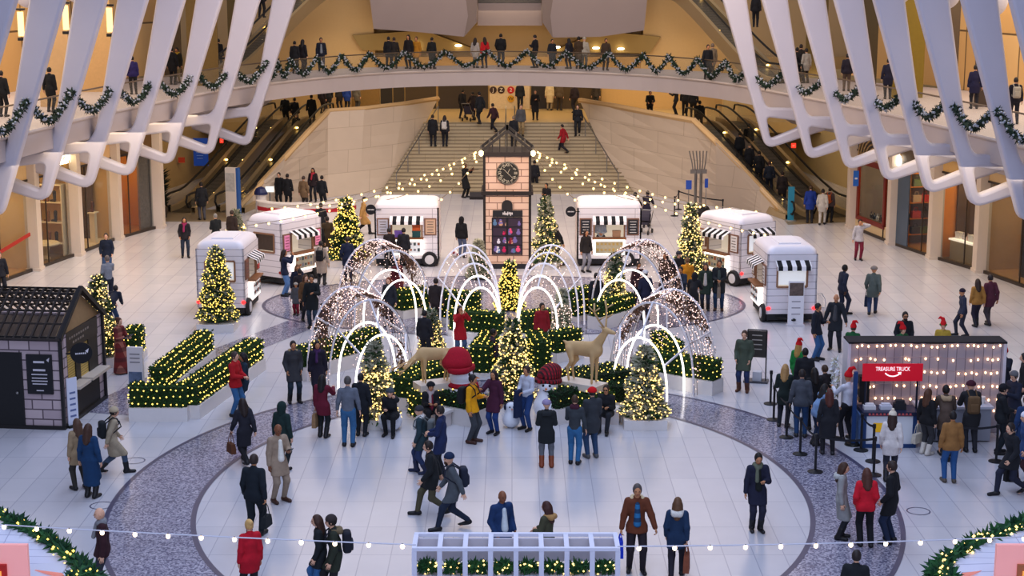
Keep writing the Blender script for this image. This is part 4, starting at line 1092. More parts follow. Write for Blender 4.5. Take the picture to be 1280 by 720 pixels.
# wall at the back of the concourse with the subway board and dim shopfronts
YB = 103.0
mb = MB(); mb.box((-30, YB, ZC), (30, YB + .4, ZB + .2)); struct('wall_back_lower', mb, M('cda86a', .6, var=.06))['label'] = 'warm lit back wall of the concourse under the bridge'
def backpanel(x0, x1, c, lab, kind_n, y0=103.5, y1=137, emit=0, dep=.12):
    a, b = PY(x0, y1, YB - dep), PY(x1, y0, YB - dep)
    mb = MB(); mb.box((a.x, YB - dep, ZC), (b.x, YB - .02, b.z)); o = struct(kind_n, mb, M(c, .4, emit=emit, var=0 if emit else .2)); o['label'] = lab; return a, b
a, b = backpanel(612, 662, 'd8c096', 'pale wall panel carrying the subway circles', 'trim_44')
t = thing('subway_sign', 'wall sign of round subway bullets, two brown and two red over a yellow one', 'sign', PY(637, 117, YB - .16))
for x, y, c, s, fc in ((616.5, 112.5, '3b2312', 'J', 'f0e6d2'), (626.5, 112.5, '3b2312', 'Z', 'f0e6d2'), (638.5, 112.5, 'c3211f', '2', 'f5e6d8'), (649, 112.5, 'c3211f', '3', 'f5e6d8'), (638.5, 123.5, 'd8a012', 'W', '2a1c08')):
    p = PY(x, y, YB - .16) - t.location
    mb = MB(); mb.lathe([(.22, -.02), (.22, .02)], 20, 0, Matrix.Translation(p) @ Matrix.Rotation(R(90), 4, 'X')); d = mb.build('bullet', M(c, .4), t)
    text_mesh('letter', s, .32, M(fc, .5), d, p + Vector((0, -.03, 0)))
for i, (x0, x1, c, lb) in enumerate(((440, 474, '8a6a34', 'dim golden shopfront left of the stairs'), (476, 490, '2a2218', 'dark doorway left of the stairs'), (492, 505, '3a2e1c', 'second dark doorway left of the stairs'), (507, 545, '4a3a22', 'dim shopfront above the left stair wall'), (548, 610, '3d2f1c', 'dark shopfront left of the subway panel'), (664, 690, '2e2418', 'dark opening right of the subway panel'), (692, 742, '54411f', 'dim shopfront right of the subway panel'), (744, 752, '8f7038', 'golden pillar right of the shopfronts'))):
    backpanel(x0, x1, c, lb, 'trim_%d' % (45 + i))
for x, y in ((387, 114), (440, 110), (500, 108), (566, 105.5), (632, 105), (700, 106), (766, 109), (830, 114)):   # downlights under the bridge edge
    p = T(x, y, 94.5); mb = MB(); mb.lathe([(.16, 0), (.16, .05)], 12); o = mb.build('ceiling_light', glow('ffe2b0', 9), None, loc=(p.x, p.y, ZB - .92))
    tag(o, 'small round downlight under the bridge', 'ceiling light', 'downlights under the bridge')
# the back wall above the bridge and the big volumes that hang in front of it
YW = 104.5
mb = MB(); mb.box((-40, YW, ZB - .5), (40, YW + .5, 22)); struct('wall_back', mb, M('d2b27e', .6, var=.05, scale=.5))['label'] = 'warm beige back wall above the bridge'
VOL = M('a5958f', .6, var=.05, scale=.6)
def volume(poly, t, depth, name, lab, mat):
    Y = T(640, 40, t).y
    pts = [PY(x, y, Y) for x, y in poly]; mb = MB(); mb.prism(pts, (0, depth, 0)); o = struct(name, mb, mat); o['label'] = lab
volume([(455, -60), (467, 36), (522, 40), (580, 46), (585, 20), (575, -60)], 96, 7.0, 'trim_55', 'left pale hanging volume above the bridge', VOL)
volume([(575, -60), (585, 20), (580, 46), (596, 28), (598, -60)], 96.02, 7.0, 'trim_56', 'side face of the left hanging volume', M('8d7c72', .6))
volume([(815, -60), (805, 38), (750, 46), (691, 47), (688, 20), (700, -60)], 96, 7.0, 'trim_57', 'right pale hanging volume above the bridge', VOL)
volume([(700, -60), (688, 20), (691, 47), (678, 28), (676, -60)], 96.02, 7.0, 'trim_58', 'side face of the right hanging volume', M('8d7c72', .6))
volume([(597, 4), (597, 32), (678, 32), (678, 4)], 98, 4.0, 'trim_59', 'pale balcony front between the two hanging volumes', VOL)
volume([(440, 44), (530, 38), (600, 64), (453, 63)], 101, 1.5, 'trim_60', 'shaded slanted recess left above the bridge', M('97804f', .7))  # shade under the hanging volume, put into the panel's dark colour
volume([(826, 46), (752, 39), (690, 64), (812, 67)], 101, 1.5, 'trim_61', 'shaded slanted recess right above the bridge', M('97804f', .7))  # right-hand counterpart, the same shade painted as a dark panel
t = thing('railing', 'dark upper balcony railing at the top centre', 'railing', T(638, 3, 98)); t['kind'] = 'structure'; del t['category']
mb = MB(); mb.box((-2.0, -.03, -.12), (2.0, .03, .9)); mb.build('glass_panel', M('3d352f', .2), t); mb = MB(); mb.box((-2.0, -.05, .9), (2.0, .05, .98)); mb.build('handrail', STEEL, t)
for k, (x, y) in enumerate(((573, 57), (696, 59), (745, 60), (776, 61), (522, 58))):
    p = T(x, y, 101); mb = MB(); mb.ell((0, 0, 0), (.22, .1, .07), 10, 6); tag(mb.build('wall_light', glow('fff0c8', 8), None, loc=p), 'small oval wall light behind the bridge', 'wall light', 'wall lights behind the bridge')
# stepped beige walls under the upper escalators
volume([(318, 86), (405, -2), (405, -60), (462, -60), (470, 90)], 101.5, 2.0, 'trim_62', 'beige wall beside the upper left escalator', M('cfae78', .6, var=.04))
volume([(965, 100), (850, -2), (850, -60), (812, -60), (800, 92)], 101.5, 2.0, 'trim_63', 'beige wall beside the upper right escalator', M('cfae78', .6, var=.04))

# ---- escalators
STEPM = brick_mat('escalator_steps', '2c2a28', '37342f', '0f0e0e', 3, .13, 'XZ', 0, .03, .4, .3)
def escalator(a, b, w, label, group='escalators'):
    """a, b: floor points at the foot and head of the run"""
    a, b = Vector(a), Vector(b); t = thing('escalator', label, 'escalator', a, 0, group)
    d = b - a; h = Vector((d.x, d.y, 0)); L = h.length; u = h / L; s = Vector((u.y, -u.x, 0)); z = Vector((0, 0, 1))
    def P(f, side, up):
        ff = min(max((f - .10) / .80, 0), 1); ff = ff * ff * (3 - 2 * ff) * .3 + ff * .7
        return u * (L * f) + s * side + z * (d.z * ff + up)
    N = 24; F = [i / N for i in range(N + 1)]
    mb = MB(); vs = []
    for f in F: vs += [P(f, -w / 2, .03), P(f, w / 2, .03)]
    mb.add(vs, [(2 * i, 2 * i + 1, 2 * i + 3, 2 * i + 2) for i in range(N)]); mb.build('steps', STEPM, t)
    for sd in (-1, 1):
        mb = MB(); vs = []
        for f in F: vs += [P(f, sd * (w / 2 + .02), .25), P(f, sd * (w / 2 + .02), .92)]
        mb.add(vs, [(2 * i, 2 * i + 1, 2 * i + 3, 2 * i + 2) for i in range(N)]); mb.build('glass_balustrade', RAILGLASS, t)
        mb = MB(); vs = []
        for f in F:
            for o_, up in ((.0, -.5), (.22, -.5), (.22, .28), (.0, .28)): vs.append(P(f, sd * (w / 2 + .01 + o_), max(up, -P(f, 0, 0).z - 0 + .01) if up < 0 else up))
        mb.add(vs, [(4 * i + j, 4 * i + (j + 1) % 4, 4 * i + 4 + (j + 1) % 4, 4 * i + 4 + j) for i in range(N) for j in range(4)]); mb.build('skirt', M('b39c74', .35, metal=.35), t)
        pts = [P(f, sd * (w / 2 + .03), .97) for f in F]
        lo2 = pts[0]; hi2 = pts[-1]
        pts = [lo2 + z * -.62, lo2 - u * .35 + z * -.62, lo2 - u * .58 + z * -.35, lo2 - u * .45 + z * -.05] + pts + [hi2 + u * .45 + z * -.05, hi2 + u * .58 + z * -.35]
        mb = MB(); mb.tube(pts, .055, 6); mb.build('handrail', M('151413', .5), t)
        for f in (.22, .5, .8):
            mb = MB(); p = P(f, sd * (w / 2 - .03), .16); mb.ell(p, (.09, .09, .05), 8, 5); mb.build('skirt_light', glow('ffd27a', 7), t)
    return t
zc = Vector((0, 0, ZC))
escalator(G(288, 266), G(402, 150, ZC), 1.05, 'left escalator next to the big stone parapet')
escalator(G(226, 266), G(352, 150, ZC), 1.05, 'outer left escalator by the blue poster')
escalator(G(1000, 275), G(872, 156, ZC), 1.05, 'right escalator next to the big stone parapet')
escalator(G(1048, 272), G(910, 152, ZC), 1.05, 'outer right escalator with the long black handrail')
escalator(G(262, 96, ZB), T(412, -14, 97), 1.0, 'upper left escalator rising behind the ribs')
escalator(G(985, 104, ZB), T(842, -12, 97), 1.0, 'upper right escalator rising behind the ribs')
mb = MB(); a = G(196, 275); mb.prism([G(186, 268), G(230, 262), G(300, 262), G(300, 277), G(196, 277)], (0, 0, .012)); struct('trim_64', mb, M('8b7a60', .4))['label'] = 'brown landing at the foot of the left escalators'
mb = MB(); mb.prism([G(1068, 268), G(1010, 262), G(975, 268), G(985, 281), G(1072, 277)], (0, 0, .012)); struct('trim_65', mb, M('8b7a60', .4))['label'] = 'brown landing at the foot of the right escalators'
# walls behind the escalators, left and right of the stairs
mb = MB(); mb.box((-30, 98.5, 0), (-13.2, 99, ZB - .3)); struct('wall_left_far', mb, M('c7aa74', .6, var=.05))['label'] = 'warm wall beyond the left escalators'
mb = MB(); mb.box((12.6, 98.5, 0), (30, 99, ZB - .3)); struct('wall_right_far', mb, M('d8bd84', .6, var=.05))['label'] = 'warm wall beyond the right escalators'
# flank walls between the shop rows and the escalators
def flank(pts, name, lab, mat):
    mb = MB(); vs = []
    for p in pts: vs += [(p[0], p[1], 0), (p[0], p[1], ZB - .6)]
    mb.add(vs, [(2 * i, 2 * i + 2, 2 * i + 3, 2 * i + 1) for i in range(len(pts) - 1)]); struct(name, mb, mat)['label'] = lab
flank([(-17.2, 77), (-19.5, 86), (-17, 98.6)], 'wall_left_flank', 'warm wall with posters left of the escalators', M('d3b67e', .6, var=.05))
flank([(16.9, 77.5), (19, 86), (17, 98.6)], 'wall_right_flank', 'warm cream wall right of the escalators', M('dcc48c', .6, var=.04))
# ------------------------------------------------------------------ shop rows on both sides
PL = [(-20.9, 58.2), (-20.1, 61.9), (-19.3, 65.6), (-18.5, 69.0), (-17.75, 73.0), (-16.55, 76.3)]
PR = [(20.6, 57.6), (19.8, 61.2), (18.85, 65.2), (17.75, 68.2), (16.8, 71.7), (15.95, 76.3)]
COLM = M('dccdbd', .5, var=.03)
def columns(P, side):
    for j, (x, y) in enumerate(P):
        mb = MB(); mb.cb((x, y, 2.75), (.50, .62, 5.5)); mb.cb((x, y, .06), (.58, .70, .12)); o = struct('column', mb, COLM)
        o['label'] = 'white square column on the %s shop row, number %d from the near end' % (side, j + 1)
columns(PL, 'left'); columns(PR, 'right')
WN = [0]
def bay(a, b, inner, floorc, glassw=True, header='cbb08a', depth=2.6, light=60):
    """one shop bay between columns a and b: floor, back wall, header, glass front"""
    WN[0] += 1; n = WN[0]
    a, b = Vector((*a, 0)), Vector((*b, 0)); u = (b - a).normalized(); out = Vector((-u.y, u.x, 0))
    if out.x * a.x < 0: out = -out
    nm = 'left' if a.x < 0 else 'right'
    z = Vector((0, 0, 1))
    mb = MB(); mb.prism([a + z * .02, b + z * .02, b + out * depth + z * .02, a + out * depth + z * .02], (0, 0, .03)); struct('trim_%d' % (70 + n), mb, M(floorc, .4))['label'] = 'shop floor of bay %d on the %s row' % (n, nm)
    mb = MB(); mb.prism([a + out * depth, b + out * depth, b + out * depth + z * 5.3, a + out * depth + z * 5.3], out * .15); struct('wall_shop_%d' % n, mb, M(inner, .6, var=.12, scale=3))['label'] = 'back wall of shop bay %d on the %s row' % (n, nm)
    for q in (a, b):
        mb = MB(); mb.prism([q + out * .3, q + out * depth, q + out * depth + z * 5.3, q + out * .3 + z * 5.3], u * .06); struct('wall_side_%d' % (2 * n + (q is b)), mb, M(inner, .6, var=.1, scale=3))['label'] = 'partition wall at shop bay %d' % n
    mb = MB(); mb.prism([a + z * 3.7, b + z * 3.7, b + z * 5.3, a + z * 5.3], out * .12); struct('trim_%d' % (90 + n), mb, M(header, .5, var=.05))['label'] = 'header panel over shop bay %d on the %s row' % (n, nm)
    if glassw:
        w = thing('window_%d' % n, 'tall glass front of shop bay %d on the %s row' % (n, nm), 'window'); del w['category']; w['kind'] = 'structure'
        mb = MB(); mb.prism([a + out * .06 + z * .1, b + out * .06 + z * .1, b + out * .06 + z * 3.7, a + out * .06 + z * 3.7], out * .02); mb.build('pane', GLASS, w)
        mb = MB(); mb.bar(a + z * .06, b + z * .06, .1, .12); mb.bar(a + z * 3.7, b + z * 3.7, .08, .08)
        mb.bar(a + u * 1.1, a + u * 1.1 + z * 3.7, .05, .05); mb.build('frame', M('4a4038', .4, metal=.4), w)
    c = (a + b) / 2 + out * 1.3 + z * 3.6
    ld = bpy.data.lights.new('shop_light', 'AREA'); ld.energy = light; ld.color = (1, .74, .42); ld.size = 2.0
    lo = bpy.data.objects.new('shop_light', ld); COL.objects.link(lo); lo.location = c
    return lambda s, o, h: a + u * s + out * o + z * h, u, out
BL = [bay(PL[i], PL[i + 1], c, f, g, hd) for i, (c, f, g, hd) in enumerate((('d9b98a', 'c9a878', True, 'cbb08a'), ('e0c49a', 'c8a070', True, 'd8b884'), ('e2b878', '9a7a4c', True, '8a6a3a'), ('d6b078', 'e8d4b0', True, 'd4b080'), ('d08a28', 'b07a38', True, '6a4c22')))]
BR = [bay(PR[i], PR[i + 1], c, f, g, hd) for i, (c, f, g, hd) in enumerate((('a08a6c', 'a88458', True, 'c8a878'), ('b89a74', 'c8a070', True, 'd8b888'), ('c4a67c', 'a58a62', True, 'd8b070'), ('d88a30', 'b98a50', True, '5a4630'), ('8a8076', 'c8b08a', True, '4a4a50')))]
def obj_at(fn, name, label, cat, s, o, h, build, group=None):
    t = thing(name, label, cat, fn(s, o, h), 0, group); build(t); return t
def shelf_unit(fn, u, out, s, o, zs, L, lab, col='f0dfc0', grp='shop shelves'):
    t = thing('shelf', lab, 'shelf', fn(s, o, 0), math.atan2(out.y, out.x), grp)
    for zz in zs:
        mb = MB(); mb.cb((0, 0, zz), (L, .45, .05)); mb.build('board', M(col, .5), t)
    for sx in (-1, 1):
        mb = MB(); mb.cb((sx * (L / 2 - .03), 0, max(zs) / 2), (.05, .4, max(zs))); mb.build('upright', M(col, .5), t)
def goods(fn, u, s, o, h, kind, col, lab, grp):
    rz = math.atan2(u.y, u.x)
    mb = MB()
    if kind == 'boot':
        V, Q = sdf([('c', (0, 0, .06), (.18, 0, .05), .06, .045), ('c', (0, 0, .06), (0, 0, .42), .06, .075)], .03)
        ob = link('boot', np_mesh('boot', V, Q, M(col, .5)), None, fn(s, o, h), rz)
    elif kind == 'bottle':
        mb.lathe([(.07, 0), (.08, .15), (.03, .22), (.03, .30)], 10); ob = mb.build('bottle', M(col, .2), None, loc=fn(s, o, h))
    elif kind == 'bag':
        mb.box((-.2, -.09, 0), (.2, .09, .3)); mb.tube([(-.1, 0, .3), (-.07, 0, .45), (.07, 0, .45), (.1, 0, .3)], .015, 5); ob = mb.build('handbag', M(col, .5), None, loc=fn(s, o, h), rz=rz)
    else:
        mb.box((-.16, -.1, 0), (.16, .1, .26)); mb.box((-.17, -.11, .2), (.17, .11, .27)); ob = mb.build('box', M(col, .6), None, loc=fn(s, o, h), rz=rz)
    tag(ob, lab, {'boot': 'boot', 'bottle': 'bottle', 'bag': 'handbag', 'box': 'box'}[kind], grp)
# left bays
f, u, o_ = BL[2]   # shoe shop with shelves
shelf_unit(f, u, o_, 3.15, 1.05, [.55, 1.45, 2.3, 3.05], 1.5, 'lit cream shoe shelf in the left shop behind the second column')
k = 0
for zz in (.58, 1.48, 2.33, 3.08):
    for ss in (.8, 1.3, 1.9):
        k += 1; goods(f, o_, 3.05, .15 + ss * .65, zz, 'boot', ['5a2e1c', '2a2220', '8a5a34'][k % 3], '%s boot on the %s shelf board in the left shoe shop, %s position' % (['dark brown', 'black', 'tan'][k % 3], {.58: 'lowest', 1.48: 'second', 2.33: 'third', 3.08: 'top'}[zz], {.8: 'first', 1.3: 'second', 1.9: 'third'}[ss]), 'boots in the left shoe shop')
t = thing('display_table', 'cream curved display table in the left shoe shop', 'table', f(2.2, .8, 0)); mb = MB(); mb.lathe([(.6, .62), (.66, .68), (.6, .74)], 20); mb.build('tabletop', M('f2e0b8', .4), t); mb = MB(); mb.lathe([(.3, 0), (.12, .2), (.3, .63)], 14); mb.build('pedestal', M('e0c896', .5), t)
t = thing('shop_sign', 'white glowing letters over the left shoe shop', 'sign', f(2.0, -.05, 4.15), math.atan2(u.y, u.x)); text_mesh('lettering', 'STUART WEITZMAN', .50, glow('fff3c8', 5), t, (0, -.05 if False else 0, 0), (R(90), 0, R(0)), .03, xs=.8)
f, u, o_ = BL[3]
mb = MB(); mb.prism([f(3.85, .95, 0), f(3.85, 1.7, 0), f(3.85, 1.7, 3.4), f(3.85, .95, 3.4)], u * -.06); struct('trim_110', mb, M('5c4a40', .35, var=.2))['label'] = 'dark brown stone panel in the left shop window'
t = thing('display_plinth', 'white plinth with a shoe in the left shop window', 'plinth', f(2.9, .55, 0), math.atan2(u.y, u.x)); mb = MB(); mb.box((-.12, -.12, 0), (.12, .12, 1.35)); mb.build('post', M('efe0c0', .5), t); mb = MB(); mb.box((-.25, -.18, 1.35), (.25, .18, 1.4)); mb.build('top', M('f4e6c8', .5), t)
goods(f, o_, 2.9, .55, 1.4, 'boot', '6a3a24', 'brown shoe on the white plinth in the left shop window', 'boots in the left shoe shop')
f, u, o_ = BL[4]
mb = MB(); mb.prism([f(2.3, .2, 0), f(3.35, .2, 0), f(3.35, .2, 3.5), f(2.3, .2, 3.5)], o_ * .1); struct('trim_111', mb, M('8f8174', .5, var=.5, scale=9))['label'] = 'mottled grey stone panel beside the golden shopfront'
t = thing('shop_sign', 'small white glowing letters over the golden left shopfront', 'sign', f(1.7, -.05, 4.1), math.atan2(u.y, u.x)); mb = MB()
for i in range(7): mb.cb((-.6 + i * .2, 0, 0), (.12, .04, .2 if i % 2 else .28))
mb.build('lettering', glow('fff0d0', 5), t)
f, u, o_ = BL[1]
t = thing('barrier_sash', 'red sash across the shop opening at the left edge', 'sash', f(1.8, -.1, 1.3), math.atan2(u.y, u.x)); mb = MB(); mb.bar((-1.5, 0, -.15), (1.5, 0, .25), .04, .14); mb.build('band', M('b8362a', .7), t)
# posters, signs and plants left of the escalators
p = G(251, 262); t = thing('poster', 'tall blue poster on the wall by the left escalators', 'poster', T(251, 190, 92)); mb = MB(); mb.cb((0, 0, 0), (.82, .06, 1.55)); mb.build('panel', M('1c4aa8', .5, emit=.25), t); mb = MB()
for i in range(6): mb.cb((-.05, -.04, .45 - i * .16), (.42 - .05 * (i % 3), .01, .035))
mb.build('lettering', M('9fc0f0', .5), t)
t = thing('wall_sign', 'small dark red sign on the wall by the left escalators', 'sign', T(227, 200, 91)); mb = MB(); mb.cb((0, 0, 0), (.36, .05, .30)); mb.build('panel', M('a63a22', .5, emit=.2), t)
for x, y, c, w, h, lb in ((286, 197, '2a7f9a', .28, .62, 'teal sign on a post by the left escalators'), (978, 203, '2a7f9a', .32, .66, 'teal sign above the right escalators'), (978, 214, '2a7f9a', .32, .14, 'narrow teal sign below the larger teal sign'), (1070, 223, '1f5fae', .24, .7, 'blue sign on the first right column'), (992, 182, 'e03a2a', .26, .26, 'small glowing red exit light above the right escalators'), (277, 176, 'e03a2a', .2, .24, 'small glowing red exit light at the left rib foot')):
    p = T(x, y, 90 if x != 1070 else 74.6); t = thing('wall_sign', lb, 'sign', p); mb = MB(); mb.cb((0, 0, 0), (w, .05, h)); mb.build('panel', M(c, .5, emit=1.2 if c[0] == 'e' else .2), t)
    mb = MB(); mb.cb((0, -.03, 0), (w * .5, .02, h * .12)); mb.build('lettering', M('e8f0f4', .5), t)
t = thing('potted_plant', 'dark tall plant by the left wall near the escalators', 'plant', G(203, 272)); mb = MB(); mb.lathe([(.22, 0), (.3, .5)], 12); mb.build('pot', M('4a4038', .6), t); mb = MB()
for i in range(160):
    z = rng.uniform(.5, 2.2); a = rng.uniform(0, 6.3); mb.spike((0, 0, z), (math.cos(a), math.sin(a), .5), rng.uniform(.3, .6), .05)
mb.build('foliage', M('1e2a1c', .8), t)
# right bays
f, u, o_ = BR[4]   # ornate carved front with dark red frame
mb = MB(); mb.prism([f(.4, .02, 0), f(4.4, .02, 0), f(4.4, .02, .6), f(.4, .02, .6)], o_ * .2); struct('trim_112', mb, M('d0b890', .6))['label'] = 'stone sill under the dark red window frame'
t = thing('window_11', 'dark red window frame in a carved cream shopfront', 'window'); del t['category']; t['kind'] = 'structure'
mb = MB()
for s0, s1, z0, z1 in ((1.0, 1.2, .6, 3.3), (4.05, 4.25, .6, 3.3), (1.0, 4.25, 3.1, 3.35), (1.0, 4.25, .5, .68)): mb.prism([f(s0, -.03, z0), f(s1, -.03, z0), f(s1, -.03, z1), f(s0, -.03, z1)], o_ * .1)
mb.build('frame', M('7a2418', .4), t)
mb = MB(); mb.prism([f(.3, .02, 3.3), f(4.4, .02, 3.3), f(4.4, .02, 5.2), f(.3, .02, 5.2)], o_ * .1); struct('trim_113', mb, M('cdb596', .6))['label'] = 'cream carved panel over the dark red window'
mb = MB()
for i in range(5):
    c = f(2.4, -.04, 3.45); pts = [c + u * (1.75 - i * .28) * math.cos(R(a)) + Vector((0, 0, (1.3 - i * .2) * math.sin(R(a)))) for a in range(0, 181, 15)]; mb.tube(pts, .05, 5)
struct('trim_114', mb, M('a98a5a', .5))['label'] = 'carved arch relief over the dark red window'
for i in range(7): goods(f, u, 1.5 + i * .36, .5, .6, 'bottle', ['3a2a20', 'c0c8d0', '2a3040'][i % 3], '%s ornament in the dark red framed window, position %d from the far end' % (['brown', 'silver', 'dark blue'][i % 3], 7 - i), 'ornaments in the red framed window')
f, u, o_ = BR[3]
shelf_unit(f, u, o_, 3.25, 1.2, [.5, 1.2, 1.9, 2.6, 3.2], 1.6, 'orange lit shelf of bags in the right shop', 'd98a30')
k = 0
for zz in (.53, 1.23, 1.93, 2.63):
    for ss in (.5, 1.1, 1.7):
        k += 1; goods(f, o_, 3.1, .45 + ss * .65, zz, 'bag', ['b8301e', '3a2e24', '6a7a50', 'c8b090'][k % 4], '%s handbag on the %s board of the orange shelf, %s position' % (['red', 'dark brown', 'olive', 'cream'][k % 4], {.53: 'lowest', 1.23: 'second', 1.93: 'third', 2.63: 'top'}[zz], {.5: 'first', 1.1: 'second', 1.7: 'third'}[ss]), 'handbags on the orange shelf')
t = thing('door_1', 'blue grey glass door standing open in the right shopfront', 'door', f(2.3, .02, 0), math.atan2(u.y, u.x)); del t['category']; t['kind'] = 'structure'
mb = MB(); mb.box((0, 0, .05), (1.0, .06, 3.5)); mb.build('pane', M('4f5d6e', .15), t); mb = MB(); mb.cb((.12, -.06, 1.3), (.04, .06, .5)); mb.build('door_handle', DARK, t)
t = thing('shop_sign', 'white glowing emblem beside the blue grey door', 'sign', f(3.2, -.1, 3.75), math.atan2(u.y, u.x)); mb = MB(); mb.ell((0, 0, 0), (.22, .06, .26), 12, 8); mb.build('emblem', glow('fff8e8', 5), t)
f, u, o_ = BR[2]
t = thing('display_counter', 'white display counter behind glass in the right shop', 'counter', f(1.65, .8, 0), math.atan2(u.y, u.x)); mb = MB(); mb.box((-1.1, -.35, 0), (1.1, .35, .85)); mb.build('base', M('b8a078', .5), t); mb = MB(); mb.box((-1.15, -.4, .85), (1.15, .4, .92)); mb.build('top', glow('fff2dc', .9), t)
for i in range(7): goods(f, u, .75 + i * .3, .75, .92, 'bottle' if i % 3 else 'box', ['e8e4e0', 'd8b8b0', 'c8c4cc'][i % 3], '%s item on the white display counter, place %d from the near end' % (['white', 'pink', 'grey'][i % 3], i + 1), 'goods on the white display counter')
mb = MB(); mb.prism([f(3.05, .9, 0), f(3.05, 2.4, 0), f(3.05, 2.4, 3.4), f(3.05, .9, 3.4)], u * -.06); struct('trim_115', mb, M('5e4a3e', .4, var=.2))['label'] = 'dark brown panel behind the glass of the right shop'
f, u, o_ = BR[1]
mb = MB(); mb.prism([f(1.9, .9, 0), f(2.7, .9, 0), f(2.7, .9, 3.2), f(1.9, .9, 3.2)], o_ * .1); struct('trim_116', mb, M('43414a', .4, var=.3))['label'] = 'dark display panel in the near right shop'
t = thing('shop_sign', 'white glowing sign at the right edge above the shopfront', 'sign', f(1.0, -.1, 4.0), math.atan2(u.y, u.x)); mb = MB()
for i in range(4): mb.cb((-.3 + i * .22, 0, .1 * (i % 2)), (.16, .05, .5))
mb.build('lettering', glow('ffffff', 5), t)
# ------------------------------------------------------------------ evergreen things
GREEN = M('33512a', .8, var=.35, scale=6); DKGREEN = M('142c16', .8, var=.35, scale=6); FROST = M('b3b09a', .8, var=.25, scale=9); PALEGREEN = M('66704e', .8, var=.3, scale=8)
BULBY = glow('ffd66a', 2.0); BULBW = glow('ffd584', 2.2); BULBP = glow('ffd9cc', 1.5); NEON = glow('fff8ee', 2.6); WARMBULB = glow('ffd684', 3.2)
PLANTER = M('e2dcd8', .5, var=.03)
def tree_mesh(h, rad, frost, seed, nb=1900):
    r = random.Random(seed); fol, lights = MB(), []
    for i in range(nb):
        z = h * (.04 + .95 * (1 - r.random() ** .62)) ; k = 1 - z / h
        R0 = rad * (k ** .8) * (.82 + .18 * math.sin(z * 9)) + .03; a = r.uniform(0, 6.283)
        d = Vector((math.cos(a), math.sin(a), r.uniform(-.25, .35) + (.5 if k < .12 else 0)))
        rr = R0 * r.uniform(.55, .98); p = Vector((math.cos(a) * rr, math.sin(a) * rr, z))
        m = 1 if r.random() < frost * (.85 + .4 * z / h) else (2 if r.random() < .35 else 0)
        L = r.uniform(.12, .24) * (.5 + .5 * min(1, rad / .8)) * 1.15
        for q in range(3):
            dd = d + Vector((r.uniform(-.6, .6), r.uniform(-.6, .6), r.uniform(-.3, .5))); fol.spike(p, dd, L, L * .16, m)
        if i % 5 < 2: lights.append(p + d.normalized() * L * .9)
    fol.lathe([(rad * .66, .06), (.02, h * .86)], 12, 0)
    fol.spike((0, 0, h * .9), (0, 0, 1), h * .12, .04, 1 if frost > .3 else 0)
    return fol, lights
TREES = {}
def tree(px, py, top, rad, frost, lit, bulb, label, box=None, z0=0.0, seed=1, br=.034):
    p = G(px, py, 0); t_ = (Vector((0, 0, CH)) - p).length; pxm = F0 / t_
    h = (py - top) / pxm / .975 - z0
    t = thing('christmas_tree', label, 'Christmas tree', p, 0, 'Christmas trees')
    fol, li = tree_mesh(h, rad, frost, seed)
    fo = fol.build('foliage', [GREEN, FROST, PALEGREEN if frost > .2 else DKGREEN], t); fo.location.z = z0
    if lit > 0:
        r = random.Random(seed + 9); lb = MB()
        for q in li:
            if r.random() < lit and not (lit < .95 and q.z > h * .72 and r.random() < .8 and frost > .3): lb.octa(q, br * .68 * r.uniform(.8, 1.25))
        o = lb.build('fairy_lights', bulb, t); o.location.z = z0; stuffpart(o)
    mb = MB(); mb.lathe([(.07, 0), (.06, h * .4)], 8); mb.build('trunk', M('4a3526', .8), t).location.z = z0 * .5
    if box:
        mb = MB(); w = box / 2; mb.box((-w, -w, 0), (w, w, max(z0, .28))); mb.build('planter_box', PLANTER, t)
    return t
